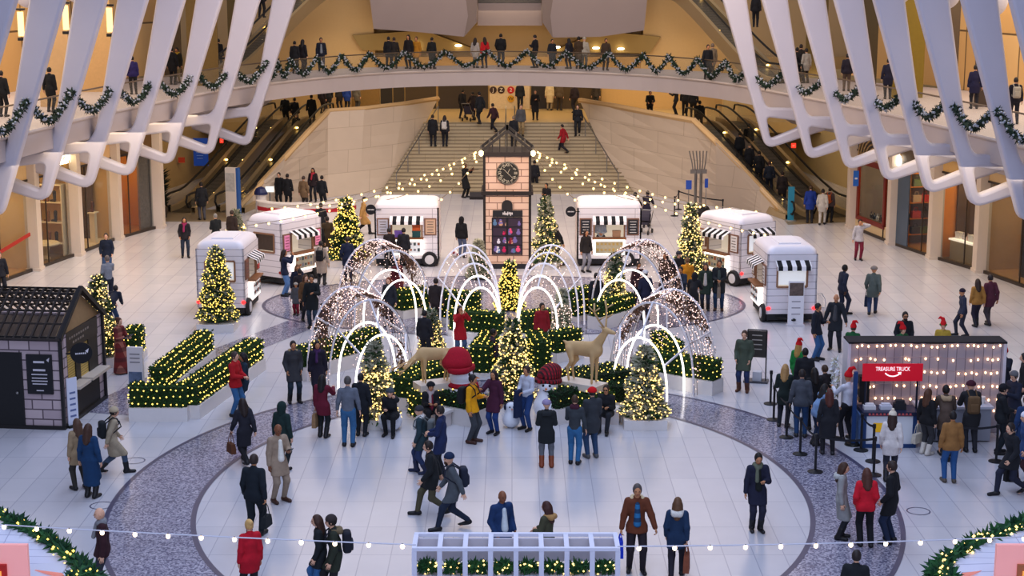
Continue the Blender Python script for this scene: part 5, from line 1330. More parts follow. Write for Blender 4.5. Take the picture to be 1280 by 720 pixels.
def hedge_parts(t, pts, w, h0, h1, dens=1.0, lights=True, seed=3, bulb=None, spacing=.19, br=.024, dark=0):
    """clipped hedge running along the polyline pts (local xy), with planter below h0 and lights in a grid"""
    r = random.Random(seed); pts = [Vector((*q, 0)) for q in pts]
    hd, lf, pl, lb = MB(), MB(), MB(), MB(); z = Vector((0, 0, 1))
    for a, b in zip(pts, pts[1:]):
        u = (b - a); L = u.length; u.normalize(); s = Vector((u.y, -u.x, 0))
        if h0 > .05:
            pl.prism([a - s * (w / 2 + .06) - u * .03, b - s * (w / 2 + .06) + u * .03, b + s * (w / 2 + .06) + u * .03, a + s * (w / 2 + .06) - u * .03], z * h0)
        hd.prism([a - s * (w / 2 - .04) + z * (h0 + .005), b - s * (w / 2 - .04) + z * (h0 + .005), b + s * (w / 2 - .04) + z * (h0 + .005), a + s * (w / 2 - .04) + z * (h0 + .005)], z * (h1 - h0 - .05))
        area = L * ((h1 - h0) * 2 + w) + w * (h1 - h0) * 2
        for i in range(int(area * 260 * dens)):
            f = r.random() * L; k = r.random() * ((h1 - h0) * 2 + w)
            if k < h1 - h0: p, n = s * (w / 2 - .02) + z * (h0 + k), s
            elif k < h1 - h0 + w: p, n = s * (w / 2 - (k - (h1 - h0))) + z * (h1 - .03), z
            else: p, n = -s * (w / 2 - .02) + z * (h0 + k - (h1 - h0) - w), -s
            if r.random() < w / (L + w) * .5:
                e = r.choice((-1, 1)); f = L * (e > 0) ; n = u * e; p = s * r.uniform(-w / 2, w / 2) + z * r.uniform(h0, h1)
            d = (n + Vector((r.uniform(-.9, .9), r.uniform(-.9, .9), r.uniform(-.5, .9)))).normalized()
            lf.spike(a + u * f + p, d, r.uniform(.05, .10), .022, 0 if r.random() > .4 else 1)
        if lights:
            nu = max(1, int(L / spacing)); nz = max(1, int((h1 - h0) / spacing)); nw = max(1, int(w / spacing))
            grid = []
            for i in range(nu + 1):
                f = (i + .5) / (nu + 1) * L
                for j in range(nz):
                    zz = h0 + (j + .5) / nz * (h1 - h0); ff = f + (spacing / 2 if j % 2 else 0)
                    grid += [u * ff + s * (w / 2 + .03) + z * zz, u * ff - s * (w / 2 + .03) + z * zz]
                for j in range(nw): grid.append(u * f + s * (-w / 2 + (j + .5) / nw * w) + z * (h1 + .02))
            for j in range(nw):
                for k2 in range(nz):
                    for e in (-.04, L + .04): grid.append(u * e + s * (-w / 2 + (j + .5) / nw * w) + z * (h0 + (k2 + .5) / nz * (h1 - h0)))
            for q in grid: lb.octa(a + q + Vector((r.uniform(-.03, .03), r.uniform(-.03, .03), r.uniform(-.03, .03))), br * r.uniform(.8, 1.2))
    hd.build('hedge_body', M('12260f' if dark else '1c3a12', .9, var=.4, scale=20), t)
    stuffpart(lf.build('leaves', [M('2c5a1c', .8), M('17360f', .8)] if not dark else [M('1f4a22', .8), M('12301a', .8)], t))
    if h0 > .05: pl.build('planter_box', PLANTER, t)
    if lights: stuffpart(lb.build('fairy_lights', bulb or BULBY, t))
def hedge(pxpts, label, w=.5, h0=.42, h1=1.0, z=0, **kw):
    P = [G(x, y, z) for x, y in pxpts]; t = thing('boxwood_hedge', label, 'hedge', P[0], 0, 'lit hedges in planters')
    hedge_parts(t, [((p - P[0]).x, (p - P[0]).y) for p in P], w, h0, h1, **kw); return t
# trees
tree(273, 411, 312, .66, .25, 1.0, BULBY, 'fat Christmas tree thick with yellow lights before the front left trailer', box=1.25, z0=.28, seed=11, br=.036)
tree(126, 455, 350, .62, .22, .95, BULBW, 'lit Christmas tree standing right behind the dark stone hut', box=1.0, z0=.3, seed=12, br=.034)
tree(434, 331, 250, .78, .1, 1.0, BULBY, 'yellow lit Christmas tree left of the centre left trailer', box=1.3, z0=.25, seed=13, br=.042)
tree(682, 334, 247, .58, .5, .6, BULBW, 'tall flocked Christmas tree right of the clock tower', box=.9, z0=.12, seed=14, br=.036)
tree(598, 348, 300, .42, .75, 0, BULBW, 'small unlit flocked tree left of the clock tower', seed=15)
tree(637, 386, 328, .46, .05, 1.0, BULBY, 'small yellow lit tree in front of the clock tower window', seed=16, br=.042)
tree(470, 532, 428, .56, .6, .85, BULBW, 'flocked tree with lights on its lower half at the garden left front corner', seed=17, box=.9, z0=.16, br=.038)
tree(641, 500, 402, .62, .35, 1.0, BULBW, 'big warm lit tree in the middle of the garden', seed=18, br=.036)
tree(805, 531, 432, .60, .55, .8, BULBW, 'flocked lit tree in a white box at the garden right front corner', seed=19, box=1.15, z0=.22, br=.036)
tree(862, 352, 256, .62, .35, .95, BULBW, 'slim warm lit tree left of the back right trailer', seed=20, br=.04)
tree(768, 402, 318, .50, .4, .9, BULBW, 'lit flocked tree seen through the back right arch', seed=21, br=.036)
tree(540, 437, 388, .34, .5, .6, BULBW, 'little flocked tree between the left arches', seed=22, br=.03)
tree(296, 310, 264, .46, .7, .3, BULBW, 'small flocked tree behind the front left trailer', seed=23, br=.03)
tree(702, 420, 362, .34, .8, .4, BULBP, 'little white flocked tree under the centre right arch', seed=24, br=.03)
# hedges
hedge([(319, 462), (236, 523), (166, 523)], 'long bent lit hedge on a white planter near the dark hut, nearer of the two', w=.55, h0=.38, h1=.98, seed=31, br=.027)
hedge([(258, 449), (198, 500)], 'straight lit hedge in a planter behind the long bent hedge', w=.48, h0=.30, h1=.95, seed=32, br=.026)
hedge([(172, 444), (166, 452)], 'short lit hedge stub beside the plaid dress singer', w=.5, h0=.2, h1=1.0, seed=33)
hedge([(374, 475), (470, 448)], 'lit hedge inside the front left arch', w=.5, seed=34)
hedge([(500, 512), (556, 486)], 'tall lit hedge bank right of the left front flocked tree', w=.9, h0=.35, h1=.95, seed=35, spacing=.2)
hedge([(548, 478), (590, 460)], 'lit hedge bank under the left wooden reindeer', w=.7, h0=.1, h1=.6, seed=36, spacing=.2)
hedge([(530, 518), (602, 532)], 'dark low hedge on a white planter before the red-hatted snowman', w=.55, h0=.45, h1=.82, seed=37, spacing=.3, dark=1)
hedge([(688, 528), (742, 516), (790, 520)], 'dark low hedge on a white planter before the plaid-hatted snowman', w=.55, h0=.42, h1=.9, seed=38, spacing=.28, dark=1)
hedge([(700, 500), (776, 488)], 'lit hedge bank under the right wooden reindeer', w=1.1, h0=.1, h1=.75, seed=39, spacing=.22, dark=1)
hedge([(814, 478), (896, 492)], 'lit hedge on a white planter under the front right arch', w=.55, h0=.42, h1=1.0, seed=40)
hedge([(822, 452), (846, 470)], 'lit hedge deep inside the front right arch', w=.5, seed=41)
hedge([(532, 400), (598, 406)], 'lit hedge between the back left arch and the centre arches', w=.5, h0=.2, h1=1.15, seed=42)
hedge([(498, 398), (530, 392)], 'lit hedge inside the back left arch', w=.5, h0=.3, h1=1.0, seed=43)
hedge([(565, 418), (628, 424)], 'lit hedge under the centre left arches', w=.45, h0=.2, h1=.9, seed=44)
hedge([(655, 424), (684, 418)], 'lit hedge under the centre right arches', w=.45, h0=.2, h1=.9, seed=45)
hedge([(690, 452), (722, 446)], 'small lit hedge behind the right wooden reindeer', w=.45, h0=.3, h1=.95, seed=46)
hedge([(714, 402), (744, 394)], 'lit hedge right of the centre arches', w=.5, h0=.2, h1=1.1, seed=47)
hedge([(744, 412), (786, 400)], 'lit hedge on a pale planter inside the back right arch', w=.5, h0=.45, h1=1.0, seed=48)
hedge([(600, 470), (612, 452)], 'lit hedge between the red-hatted snowman and the centre tree', w=.6, h0=.1, h1=.95, seed=49)
hedge([(668, 462), (678, 478)], 'upright lit hedge block right of the centre tree', w=.5, h0=.1, h1=1.25, seed=50)
# ------------------------------------------------------------------ lit arches
ARCHW = M('e9e4e6', .4)
def arch(px, py, w, h, heading, label, net=True, seed=1, sz=.62, lit=NEON, inner=True):
    """hoop tunnel: big outer hoops, small neon hoops toward the front, tie bars and a net of fairy lights"""
    t = thing('light_arch', label, 'light arch', G(px, py), R(heading), 'lit arches')
    def hoop(y, W, H, lean=0, n=18): return [Vector((W / 2 * math.cos(math.pi * i / n), y + lean * math.sin(math.pi * i / n), H * math.sin(math.pi * i / n) ** .8)) for i in range(n + 1)]
    L = w * .62
    for y, k in ((L * .5, 1.0), (-L * .42, .96)):
        mb = MB(); mb.tube(hoop(y, w * k, h * k), .035, 6); mb.build('outer_hoop', ARCHW, t)
    if inner:
        for y, k in ((-L * .92, sz), (L * .02 - L * .28, sz * 1.08)):
            mb = MB(); mb.tube(hoop(y, w * k, h * k * 1.04), .032, 6); mb.build('neon_hoop', lit, t)
    for f in (.2, .5, .8):
        mb = MB(); a, b = hoop(L * .5, w, h), hoop(-L * .42, w * .96, h * .96); c = hoop(-L * .92, w * sz, h * sz * 1.04); i = int(f * 18)
        mb.bar(a[i], b[i], .05); 
        if inner: mb.bar(b[i], c[i], .045)
        mb.build('tie_bar', ARCHW, t)
    if net:
        r = random.Random(seed); lb = MB(); n = int(520 * w * h / 7.5)
        wire = MB()
        for i in range(n):
            a = r.uniform(0.02, math.pi - .02); y = r.uniform(-L * .45, L * .55); k = 1.0 if y > -L * .2 else .97
            p = Vector((w / 2 * k * math.cos(a), y, h * k * math.sin(a) ** .8)); lb.octa(p, r.uniform(.013, .022))
        for i in range(int(n * .5)):   # closed back of the dome
            a = r.uniform(0, math.pi); q = math.sqrt(r.uniform(.05, 1)); lb.octa(Vector((w / 2 * q * math.cos(a), L * .55 + .5 * math.sqrt(max(0, 1 - q * q)), h * q * math.sin(a) ** .8)), r.uniform(.013, .022))
        stuffpart(lb.build('fairy_lights', BULBP, t))
        # wire net carrying dried garland tufts
        for j in range(9):
            y = -L * .42 + L * .94 * j / 8; wire.tube(hoop(y, w * .985, h * .985, n=14), .007, 4)
        for j in range(1, 12):
            a = math.pi * j / 12; wire.tube([(w / 2 * .985 * math.cos(a), -L * .42, h * .985 * math.sin(a) ** .8), (w / 2 * .985 * math.cos(a), L * .52, h * .985 * math.sin(a) ** .8)], .007, 4)
        for i in range(int(n * 1.1)):
            a = r.uniform(.05, math.pi - .05); y = r.uniform(-L * .1, L * .52); p = Vector((w / 2 * .98 * math.cos(a), y, h * .98 * math.sin(a) ** .8))
            if math.sin(a * 5 + y * 3 + seed) > -.1: wire.spike(p, (r.uniform(-1, 1), r.uniform(-1, 1), -.8), r.uniform(.12, .2), .03)
        wire.build('wire_net', M('6a4c38', .8, var=.3), t)
    return t
arch(452, 478, 2.75, 2.75, 28, 'domed arch of fairy lights at the front left of the garden', seed=1)
arch(826, 482, 2.75, 2.75, -28, 'domed arch of fairy lights at the front right of the garden', seed=2)
arch(482, 402, 2.9, 2.75, 24, 'domed arch of fairy lights at the back left of the garden', seed=3)
arch(795, 402, 2.9, 2.75, -24, 'domed arch of fairy lights at the back right of the garden', seed=4)
def hoop_cluster(px, py, hd, label):
    t = thing('light_arch', label, 'light arch', G(px, py), R(hd), 'lit arches')
    def hoop(y, W, H, n=18): return [Vector((W / 2 * math.cos(math.pi * i / n), y, H * math.sin(math.pi * i / n) ** .75)) for i in range(n + 1)]
    hs = []
    for y, W, H, neon in ((-1.25, 1.35, 1.75, 1), (-.75, 1.6, 2.05, 1), (-.1, 1.85, 2.35, 0), (.6, 2.1, 2.6, 0), (1.25, 2.3, 2.75, 0)):
        h = hoop(y, W, H); hs.append(h); mb = MB(); mb.tube(h, .032, 6); mb.build('neon_hoop' if neon else 'hoop', NEON if neon else M('e9e4ea', .4, emit=.25), t)
    for i in (3, 9, 15):
        mb = MB()
        for a, b in zip(hs, hs[1:]): mb.bar(a[i], b[i], .045)
        mb.build('tie_bar', ARCHW, t)
    r = random.Random(px); lb = MB()
    for i in range(260):
        k = r.randrange(4); a, b = hs[k], hs[k + 1]; i_ = r.randrange(19); f = r.random(); lb.octa(a[i_] + (b[i_] - a[i_]) * f, .018)
    stuffpart(lb.build('fairy_lights', BULBP, t))
hoop_cluster(592, 414, 12, 'nest of white neon hoops left of the centre tree')
hoop_cluster(681, 414, -12, 'nest of white neon hoops right of the centre tree')
# ------------------------------------------------------------------ wooden reindeer and snowmen
PLY = M('d0ae7c', .65, var=.12, scale=5)
def reindeer(px, py, fac, up, label, s=1.0):
    p = G(px, py, 1.0); t = thing('wooden_reindeer', label, 'reindeer figure', p, R(fac), 'wooden reindeer')
    # faces local +x; flat plywood look: narrow in y
    hd = Vector((.95, 0, 1.62)) if up else Vector((1.0, 0, .78))
    pr = [('c', (-.45, 0, .95), (.38, 0, 1.0), .20, .24, 1.5), ('c', (.36, 0, 1.05), (hd.x - .22, 0, hd.z - (.05 if up else -.05)), .18, .09, 1.4),
          ('c', (hd.x - .24, 0, hd.z), (hd.x + .06, 0, hd.z - (.05 if up else .18)), .095, .055, 1.2), ('c', (-.58, 0, 1.05), (-.72, 0, 1.12), .06, .03)]
    for sy in (-1, 1):
        pr += [('c', (-.44, sy * .10, .92), (-.34, sy * .13, .60), .13, .07, 1.3), ('c', (-.34, sy * .13, .60), (-.50, sy * .13, .36), .06, .045), ('c', (-.50, sy * .13, .36), (-.44, sy * .13, .03), .042, .035),
               ('c', (.34, sy * .10, .90), (.36, sy * .12, .46), .10, .05, 1.2), ('c', (.36, sy * .12, .46), (.34, sy * .12, .03), .045, .035), ('c', (hd.x - .26, sy * .06, hd.z + .04), (hd.x - .34, sy * .18, hd.z + .14), .035, .015)]
    V, Q = sdf([(*[q if i not in (1, 2) or not isinstance(q, tuple) else q for i, q in enumerate(a)],) for a in pr], .032, .05)
    body = link('body', np_mesh('body', V * s, Q, PLY), t)
    for sy in (-1, 1):
        mb = MB(); b = Vector((hd.x - .25, sy * .04, hd.z + .06)); d = Vector((-.35 if up else .25, 0, 1.0 if up else .15)).normalized()
        if not up: d = Vector((.55, 0, -.35)).normalized()
        q1, q2, q3 = b + d * .25 + Vector((0, sy * .16, 0)), b + d * .5 + Vector((0, sy * .28, .02)), b + d * .72 + Vector((.05, sy * .24, .06))
        mb.tube([b * s, q1 * s, q2 * s, q3 * s], .028 * s, 6)
        for q in (q1, q2): mb.tube([q * s, (q + Vector((.20, sy * .03, .14 if up else -.16))) * s], .022 * s, 5)
        mb.tube([q2 * s, (q2 + Vector((-.12, sy * .1, .16))) * s], .02 * s, 5)
        mb.build('antler', PLY, t, True)
    mb = MB(); mb.box((-.8 * s, -.30, -.20), (.62 * s, .30, -.004)); mb.build('plinth', M('ded3c6', .5), t)
    hb = thing('boxwood_hedge', 'lit hedge block carrying the ' + label.split(' on a white plinth')[0], 'hedge', p - Vector((0, 0, 1.0)), R(fac), 'lit hedges in planters'); hedge_parts(hb, [(-.95 * s, 0), (.75 * s, 0)], .86, .1, .79, seed=int(px))
    return t
reindeer(542, 477, 204, False, 'plywood reindeer with lowered head on a white plinth at the left', .80)
reindeer(730, 477, -36, True, 'plywood reindeer with raised head and antlers on a white plinth at the right', .95)
SNOW = M('eef0f6', .7, bump=.15, scale=20); COAL = M('17151a', .6); CARROT = M('e07a26', .6)
def snowman(p, rz, label, s, hat, hmat, scarf=None, muffs=None, z=0):
    t = thing('snowman', label, 'snowman figure', p, rz, 'snowmen')   # faces local -y
    V, Q = sdf([('e', (0, 0, .42 * s), (.46 * s, .46 * s, .43 * s)), ('e', (0, 0, .72 * s), (.33 * s, .33 * s, .30 * s)), ('e', (0, 0, 1.08 * s), (.31 * s, .30 * s, .28 * s))], .035, .08); link('body', np_mesh('body', V, Q, SNOW), t)
    for sx in (-1, 1): mb = MB(); mb.ell((sx * .10 * s, -.27 * s, 1.14 * s), (.045 * s, .03 * s, .045 * s), 8, 6); mb.build('eye', COAL, t)
    mb = MB(); mb.spike((0, -.27 * s, 1.07 * s), (0, -1, -.1), .26 * s, .045 * s); mb.build('nose', CARROT, t)
    mb = MB(); mb.tube([(-.11 * s, -.265 * s, .99 * s), (0, -.285 * s, .95 * s), (.11 * s, -.265 * s, .99 * s)], .014 * s, 5); mb.build('mouth', COAL, t)
    if hat == 'knit':
        V, Q = sdf([('e', (0, .13, 1.38 * s), (.38 * s, .38 * s, .24 * s)), ('e', (.08 * s, .16, 1.56 * s), (.30 * s, .30 * s, .20 * s))], .035, .1, zmin=1.21 * s); link('hat', np_mesh('hat', V, Q, hmat), t)
        V, Q = sdf([('c', (-.16 * s, 0, 1.24 * s), (.16 * s, 0, 1.24 * s), .28 * s, .28 * s, 1.0)], .035, zmin=1.18 * s, zmax=1.32 * s); link('hat_band', np_mesh('hat_band', V, Q, hmat), t)
    if scarf is not None:
        V, Q = sdf([('e', (0, 0, .84 * s), (.36 * s, .36 * s, .11 * s)), ('c', (.2 * s, -.28 * s, .82 * s), (.26 * s, -.38 * s, .36 * s), .09 * s, .10 * s)], .035); link('scarf', np_mesh('scarf', V, Q, scarf), t)
    if muffs is not None:
        for sx in (-1, 1): mb = MB(); mb.ell((sx * .31 * s, 0, 1.08 * s), (.08 * s, .15 * s, .16 * s), 10, 7); mb.build('ear_muff', muffs, t, True)
        mb = MB(); mb.tube([(.33 * s * math.cos(a), 0, 1.08 * s + .32 * s * math.sin(a)) for a in [R(q) for q in range(0, 181, 15)]], .025 * s, 5); mb.build('headband', muffs, t)
    return t
REDKNIT = M('a8122a', .95, var=.35, scale=30); PLAID = plaid_mat('red_plaid', 'a31a2a', '2a1418', '5a1420', .055)
snowman(G(577, 521), R(66), 'snowman in big floppy red knit hat and red scarf', 1.1, 'knit', REDKNIT, REDKNIT)
snowman(G(685, 524), R(-12), 'snowman in red plaid hat between the hedges', .88, 'knit', PLAID)
snowman(G(639, 534), R(6), 'small snowman in dark blue ear muffs on the floor before the centre tree', .52, None, None, None, M('1c2440', .9))
def snow_stool(px, py, r, label):
    t = thing('round_stool', label, 'stool', G(px, py), 0, 'white round seats'); mb = MB(); mb.lathe([(r * .55, 0), (r * .9, r * .35), (r, r * .8), (r * .88, r * 1.25), (r * .55, r * 1.45)], 20); mb.build('seat', SNOW, t, True)
snow_stool(487, 537, .34, 'white round seat under the person in black by the flocked tree')
snow_stool(601, 523, .28, 'white round seat behind the yellow jacket')
def bench(a, b, lab):
    A, B = G(*a), G(*b); t = thing('bench', lab, 'bench', A, math.atan2(B.y - A.y, B.x - A.x), 'white low benches'); L = (B - A).length
    mb = MB(); mb.box((0, 0, .38), (L, .42, .45)); mb.build('seat', PLANTER, t); mb = MB(); mb.box((.06, .04, 0), (L - .06, .38, .38)); mb.build('base', M('d6cecb', .6), t)
bench((742, 530), (776, 532), 'low white bench under the person in dark glasses')
bench((524, 530), (556, 536), 'low white bench under the seated person in maroon')
# ------------------------------------------------------------------ vintage food trailers
CREAM = brick_mat('trailer_boards', 'eae4e6', 'eee8ea', 'b5adb2', 9, .24, 'XYZ', 0, .012, .45, .3)
CREAMR = M('efe9ec', .4, var=.02); BWSTRIPE = stripe_mat('awning_stripes', 'f2efee', '15161c', .16, 0)
def trailer(label, corner, phi, L=2.7, W=2.1, H=2.68, side=1, front='menu', end=None, wheel=.72, vend='white', menus=('2b2a2c', '2b2a2c'), z0=.32, off=True):
    """serving face toward local -y; corner = near bottom corner: side=-1 the -x end is near, +1 the +x end, 0 face centre"""
    ph = R(phi); lc = Vector((side * L / 2, -W / 2, 0)); rot = Matrix.Rotation(ph, 3, 'Z'); c = corner - rot @ lc
    t = thing('food_trailer', label, 'food trailer', c, ph, 'vintage food trailers')
    # shell: extruded outline with rounded shoulders, serving hole and end hole cut as separate panels
    r = .27; hw, hl = W / 2, L / 2; wx = .62; wz0, wz1 = 1.22, 1.98
    mb = MB()
    def wall(y, hole):
        xs = [-hl, -wx, wx, hl]; zs = [z0, wz0, wz1, H - r]
        for i in range(3):
            for j in range(3):
                if hole and i == 1 and j == 1: continue
                mb.box((xs[i], y - .03, zs[j]), (xs[i + 1], y + .03, zs[j + 1]))
    wall(-hw + .03, True); wall(hw - .03, False)
    for e in (-1, 1):
        hole = end is not None and e == (-1 if side < 0 else 1)
        ys = [-hw, -.52, .52, hw]; zs = [z0, wz0 + .05, wz1, H - r]
        for i in range(3):
            for j in range(3):
                if hole and i == 1 and j == 1: continue
                mb.box((e * (hl - .03) - .03, ys[i], zs[j]), (e * (hl - .03) + .03, ys[i + 1], zs[j + 1]))
    mb.build('body_shell', CREAM, t)
    # rounded roof
    mb = MB(); vs = []; N = 6; rings = []
    for j in range(N + 1):
        a = math.pi / 2 * j / N; ins = r * (1 - math.cos(a)); zz = H - r + r * math.sin(a)
        x, y = hl - ins, hw - ins; rr = .22; ringp = []
        for cx, cy, a0 in ((x, y, 0), (-x, y, 90), (-x, -y, 180), (x, -y, 270)):
            for q in range(5):
                b = R(a0 + q * 22.5); ringp.append((cx - math.copysign(rr, cx) + rr * math.cos(b), cy - math.copysign(rr, cy) + rr * math.sin(b), zz))
        rings.append(ringp)
    for rp_ in rings: vs += rp_
    n = len(rings[0]); fs = [(j * n + i, j * n + (i + 1) % n, (j + 1) * n + (i + 1) % n, (j + 1) * n + i) for j in range(N) for i in range(n)] + [tuple(N * n + i for i in range(n))]
    mb.add(vs, fs); mb.build('roof', CREAMR, t, True)
    mb = MB(); mb.box((-hl * .6, -hw * .45, H), (hl * .6, hw * .45, H + .05)); mb.build('roof_hatch', M('f6f2f4', .4), t)
    mb = MB(); mb.box((-hl + .04, -hw + .04, .10), (hl - .04, hw - .04, z0)); mb.build('chassis', M('1d1c20', .6), t)
    # interior
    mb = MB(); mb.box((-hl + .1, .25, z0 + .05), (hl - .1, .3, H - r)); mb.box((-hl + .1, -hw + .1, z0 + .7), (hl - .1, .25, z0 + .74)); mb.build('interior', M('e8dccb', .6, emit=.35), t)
    mb = MB(); mb.box((-wx - .06, -hw - .28, wz0 - .06), (wx + .06, -hw + .02, wz0)); mb.build('counter', M('9a6a48', .5), t)
    mb = MB()
    for a_, b_ in (((-wx, wz0), (-wx, wz1)), ((wx, wz0), (wx, wz1)), ((-wx, wz1), (wx, wz1))): mb.bar((a_[0], -hw - .01, a_[1]), (b_[0], -hw - .01, b_[1]), .06, .06)
    mb.build('window_frame', M('9c7458', .5), t)
    def awning(w, at, rz, zz, parent):
        q = MB(); n_ = 10; prof = [(0, 0, zz + .10), (0, -.34, zz - .06), (0, -.36, zz - .20)]
        vs = []; f_ = []
        for i in range(n_ + 1):
            x = -w / 2 + w * i / n_; vs += [(x, pt[1], pt[2]) for pt in prof]
        for i in range(n_):
            for j in range(2): f_.append((3 * i + j, 3 * i + 3 + j, 3 * i + 4 + j, 3 * i + 1 + j))
        q.add(vs, f_); o = q.build('awning', BWSTRIPE, parent); o.location = at; o.rotation_euler = (0, 0, rz); return o
    awning(2 * wx + .12, (0, -hw, 0), 0, wz1, t)
    # menu boards
    for sx, mc in ((-1, menus[0]), (1, menus[1])):
        x = sx * (wx + (hl - wx) / 2); w = (hl - wx) * .72
        q = MB(); q.box((x - w / 2, -hw - .05, 1.30), (x + w / 2, -hw - .002, 2.0)); b_ = q.build('menu_board', M('8a6450', .6), t)
        q = MB(); q.box((x - w / 2 + .05, -hw - .06, 1.35), (x + w / 2 - .05, -hw - .05, 1.95)); q.build('panel', M(mc, .6, emit=.15), b_)
        q = MB()
        for i in range(5): q.cb((x, -hw - .065, 1.86 - i * .11), (w * (.55 - .1 * (i % 2)), .006, .025))
        q.build('lettering', M('e8e2dc' if mc[0] in '23' else '9a4a5a' if mc[0] == 'e' else '6a5a52', .6), b_)
    # lit front display below the counter
    q = MB(); q.box((-wx - .02, -hw - .16, .50), (wx + .02, -hw - .002, wz0 - .08)); dcase = q.build('display_case', glow('fff6ea', 1.6), t)
    q = MB(); q.box((-wx + .06, -hw - .175, .58), (wx - .06, -hw - .16, wz0 - .16)); q.build('display_panel', M({'white': 'e8ecec', 'jars': 'b0a488', 'chalk': 'a39a86'}[vend], .5, emit=.2, var=.25, scale=9), dcase)
    rr = random.Random(label)
    for i in range(14): q = MB(); q.cb((-wx + .15 + (i % 7) * .16, -hw - .185, .72 + .24 * (i // 7)), (.09, .012, rr.uniform(.06, .14)), 0); q.build('jar' if vend == 'jars' else 'packet', M('c8a860' if vend == 'jars' else ['4a5a58', 'a05a3a', '8a8a90'][i % 3], .5), dcase)
    # wheel
    if wheel is not None:
        xw = wheel; q = MB(); xf = Matrix.Translation((xw, -hw - .03, .30)) @ Matrix.Rotation(R(90), 4, 'X'); q.lathe([(.17, -.08), (.29, -.10), (.32, -.03), (.32, .05), (.28, .09), (.17, .08)], 20, 0, xf); wl = q.build('wheel', M('1b1a1c', .6), t)
        q = MB(); q.lathe([(.05, -.06), (.19, -.05), (.19, .10), (.06, .12)], 18, 0, xf); q.build('hub_cap', M('d8d4d2', .35), wl)
    # end face features
    if end:
        e = -1 if side < 0 else 1; x = e * hl
        rz = R(90) if e > 0 else R(-90)
        q = MB()
        for a_, b_ in (((-.52, wz0 + .05), (-.52, wz1)), ((.52, wz0 + .05), (.52, wz1)), ((-.52, wz1), (.52, wz1)), ((-.52, wz0 + .05), (.52, wz0 + .05))): q.bar((x + e * .01, a_[0], a_[1]), (x + e * .01, b_[0], b_[1]), .06, .06)
        q.build('end_window_frame', M('9c7458', .5), t)
        q = MB(); q.box((x - e * .10 - .01, -.5, wz0 + .1), (x - e * .10 + .01, .5, wz1)); q.build('end_window', M('dfe2e6' if end != 'dark' else '4a3c34', .3, emit=.5 if end != 'dark' else .1, var=.3, scale=7), t)
        if end == 'awning': awning(1.2, (x, 0, 0), rz, wz1 + .12, t)
        for sy in (-.8, .8):
            q = MB(); q.ell((x + e * .02, sy, .52), (.03, .08, .06), 8, 6); q.build('tail_light', glow('ff2a2a', 3) if end != 'dark' else M('a02020', .4), t)
        q = MB(); q.bar((x, 0, .22), (x + e * .55, 0, .22), .07); q.bar((x, -.5, .2), (x + e * .5, 0, .2), .05); q.bar((x, .5, .2), (x + e * .5, 0, .2), .05); q.build('tow_bar', IRON, t)
    return t, c, ph
trailer('white vintage trailer at the centre left with an orange-lit counter', G(509, 333), 0, L=2.62, side=0, menus=('b8b4bc', 'caa88c'), wheel=.92, vend='white')
trailer('white vintage trailer at the centre right with a jar display', G(761, 333), 0, L=2.62, side=0, menus=('2b2a2c', '2b2a2c'), wheel=.72, vend='jars')
trailer('white vintage trailer with pink menu boards at the back left', G(353, 358), 56, L=2.35, W=1.75, side=-1, end='dark', menus=('e48fb4', 'e48fb4'), wheel=.9, vend='chalk')
trailer('white vintage trailer at the front left beside the fat yellow tree', G(307, 396), 87, L=2.5, W=1.7, side=-1, end='lit', menus=('8a5a4a', 'c23a3a'), wheel=-.9, vend='white')
trailer('white vintage trailer at the back right beside the slim lit tree', G(924, 359), -56, L=2.5, W=1.8, side=1, end='awning', menus=('d8cfc8', 'd8cfc8'), wheel=.95, vend='chalk')
trailer('white vintage trailer at the front right with a striped end awning', G(957, 404), -87, L=2.5, W=1.75, side=1, end='awning', menus=('c8c0bc', 'c8c0bc'), wheel=.9, vend='white')
# round signs on the trailers
for x, y, t_, lb in ((463.5, 262, 67, 'round black sign beside the centre left trailer'), (713.5, 264.5, 67, 'round black sign beside the centre right trailer')):
    p = T(x, y, t_); t = thing('round_sign', lb, 'sign', p, 0, 'round black signs'); xf = Matrix.Rotation(R(90), 4, 'X')
    mb = MB(); mb.lathe([(.21, -.02), (.21, .02)], 24, 0, xf); mb.build('disc', M('15151a', .5), t)
    mb = MB()
    for i in range(6): mb.cb((-.11 + i * .045, -.025, 0), (.03, .006, .045))
    mb.build('lettering', M('e8e4e0', .5), t); mb = MB(); mb.bar((.2, 0, 0), (.42 if x < 700 else .36, 0, 0), .03); mb.build('bracket', IRON, t)
# vendors inside, and things on the counters
make_person(G(752, 334, 0) + Vector((-.02, .55, .28)), 0, 'front', 'tc8d0d8', '3a3a44', 's241a16', 1, {'h': 1.7}, 'vendor in pale shirt inside the centre right trailer', 'vendors in the trailers', 66)
for x, y, z, c, lb in ((499, 333, 1.24, '8a6ac0', 'purple box on the counter of the centre left trailer'), (521, 333, 1.24, '2a5a5a', 'dark teal box on the counter of the centre left trailer'), (521, 333, 1.50, 'd0622a', 'orange box stacked on the dark teal box'), (770, 333, 1.24, 'b08a6a', 'small brown box on the counter of the centre right trailer')):
    p = G(x, y); mb = MB(); mb.box((-.16, -.14, 0), (.16, .10, .24)); mb.box((-.17, -.15, .19), (.17, .11, .255)); o = mb.build('box', M(c, .6), None, loc=(p.x, p.y - .02, z)); tag(o, lb, 'box', 'boxes on trailer counters')
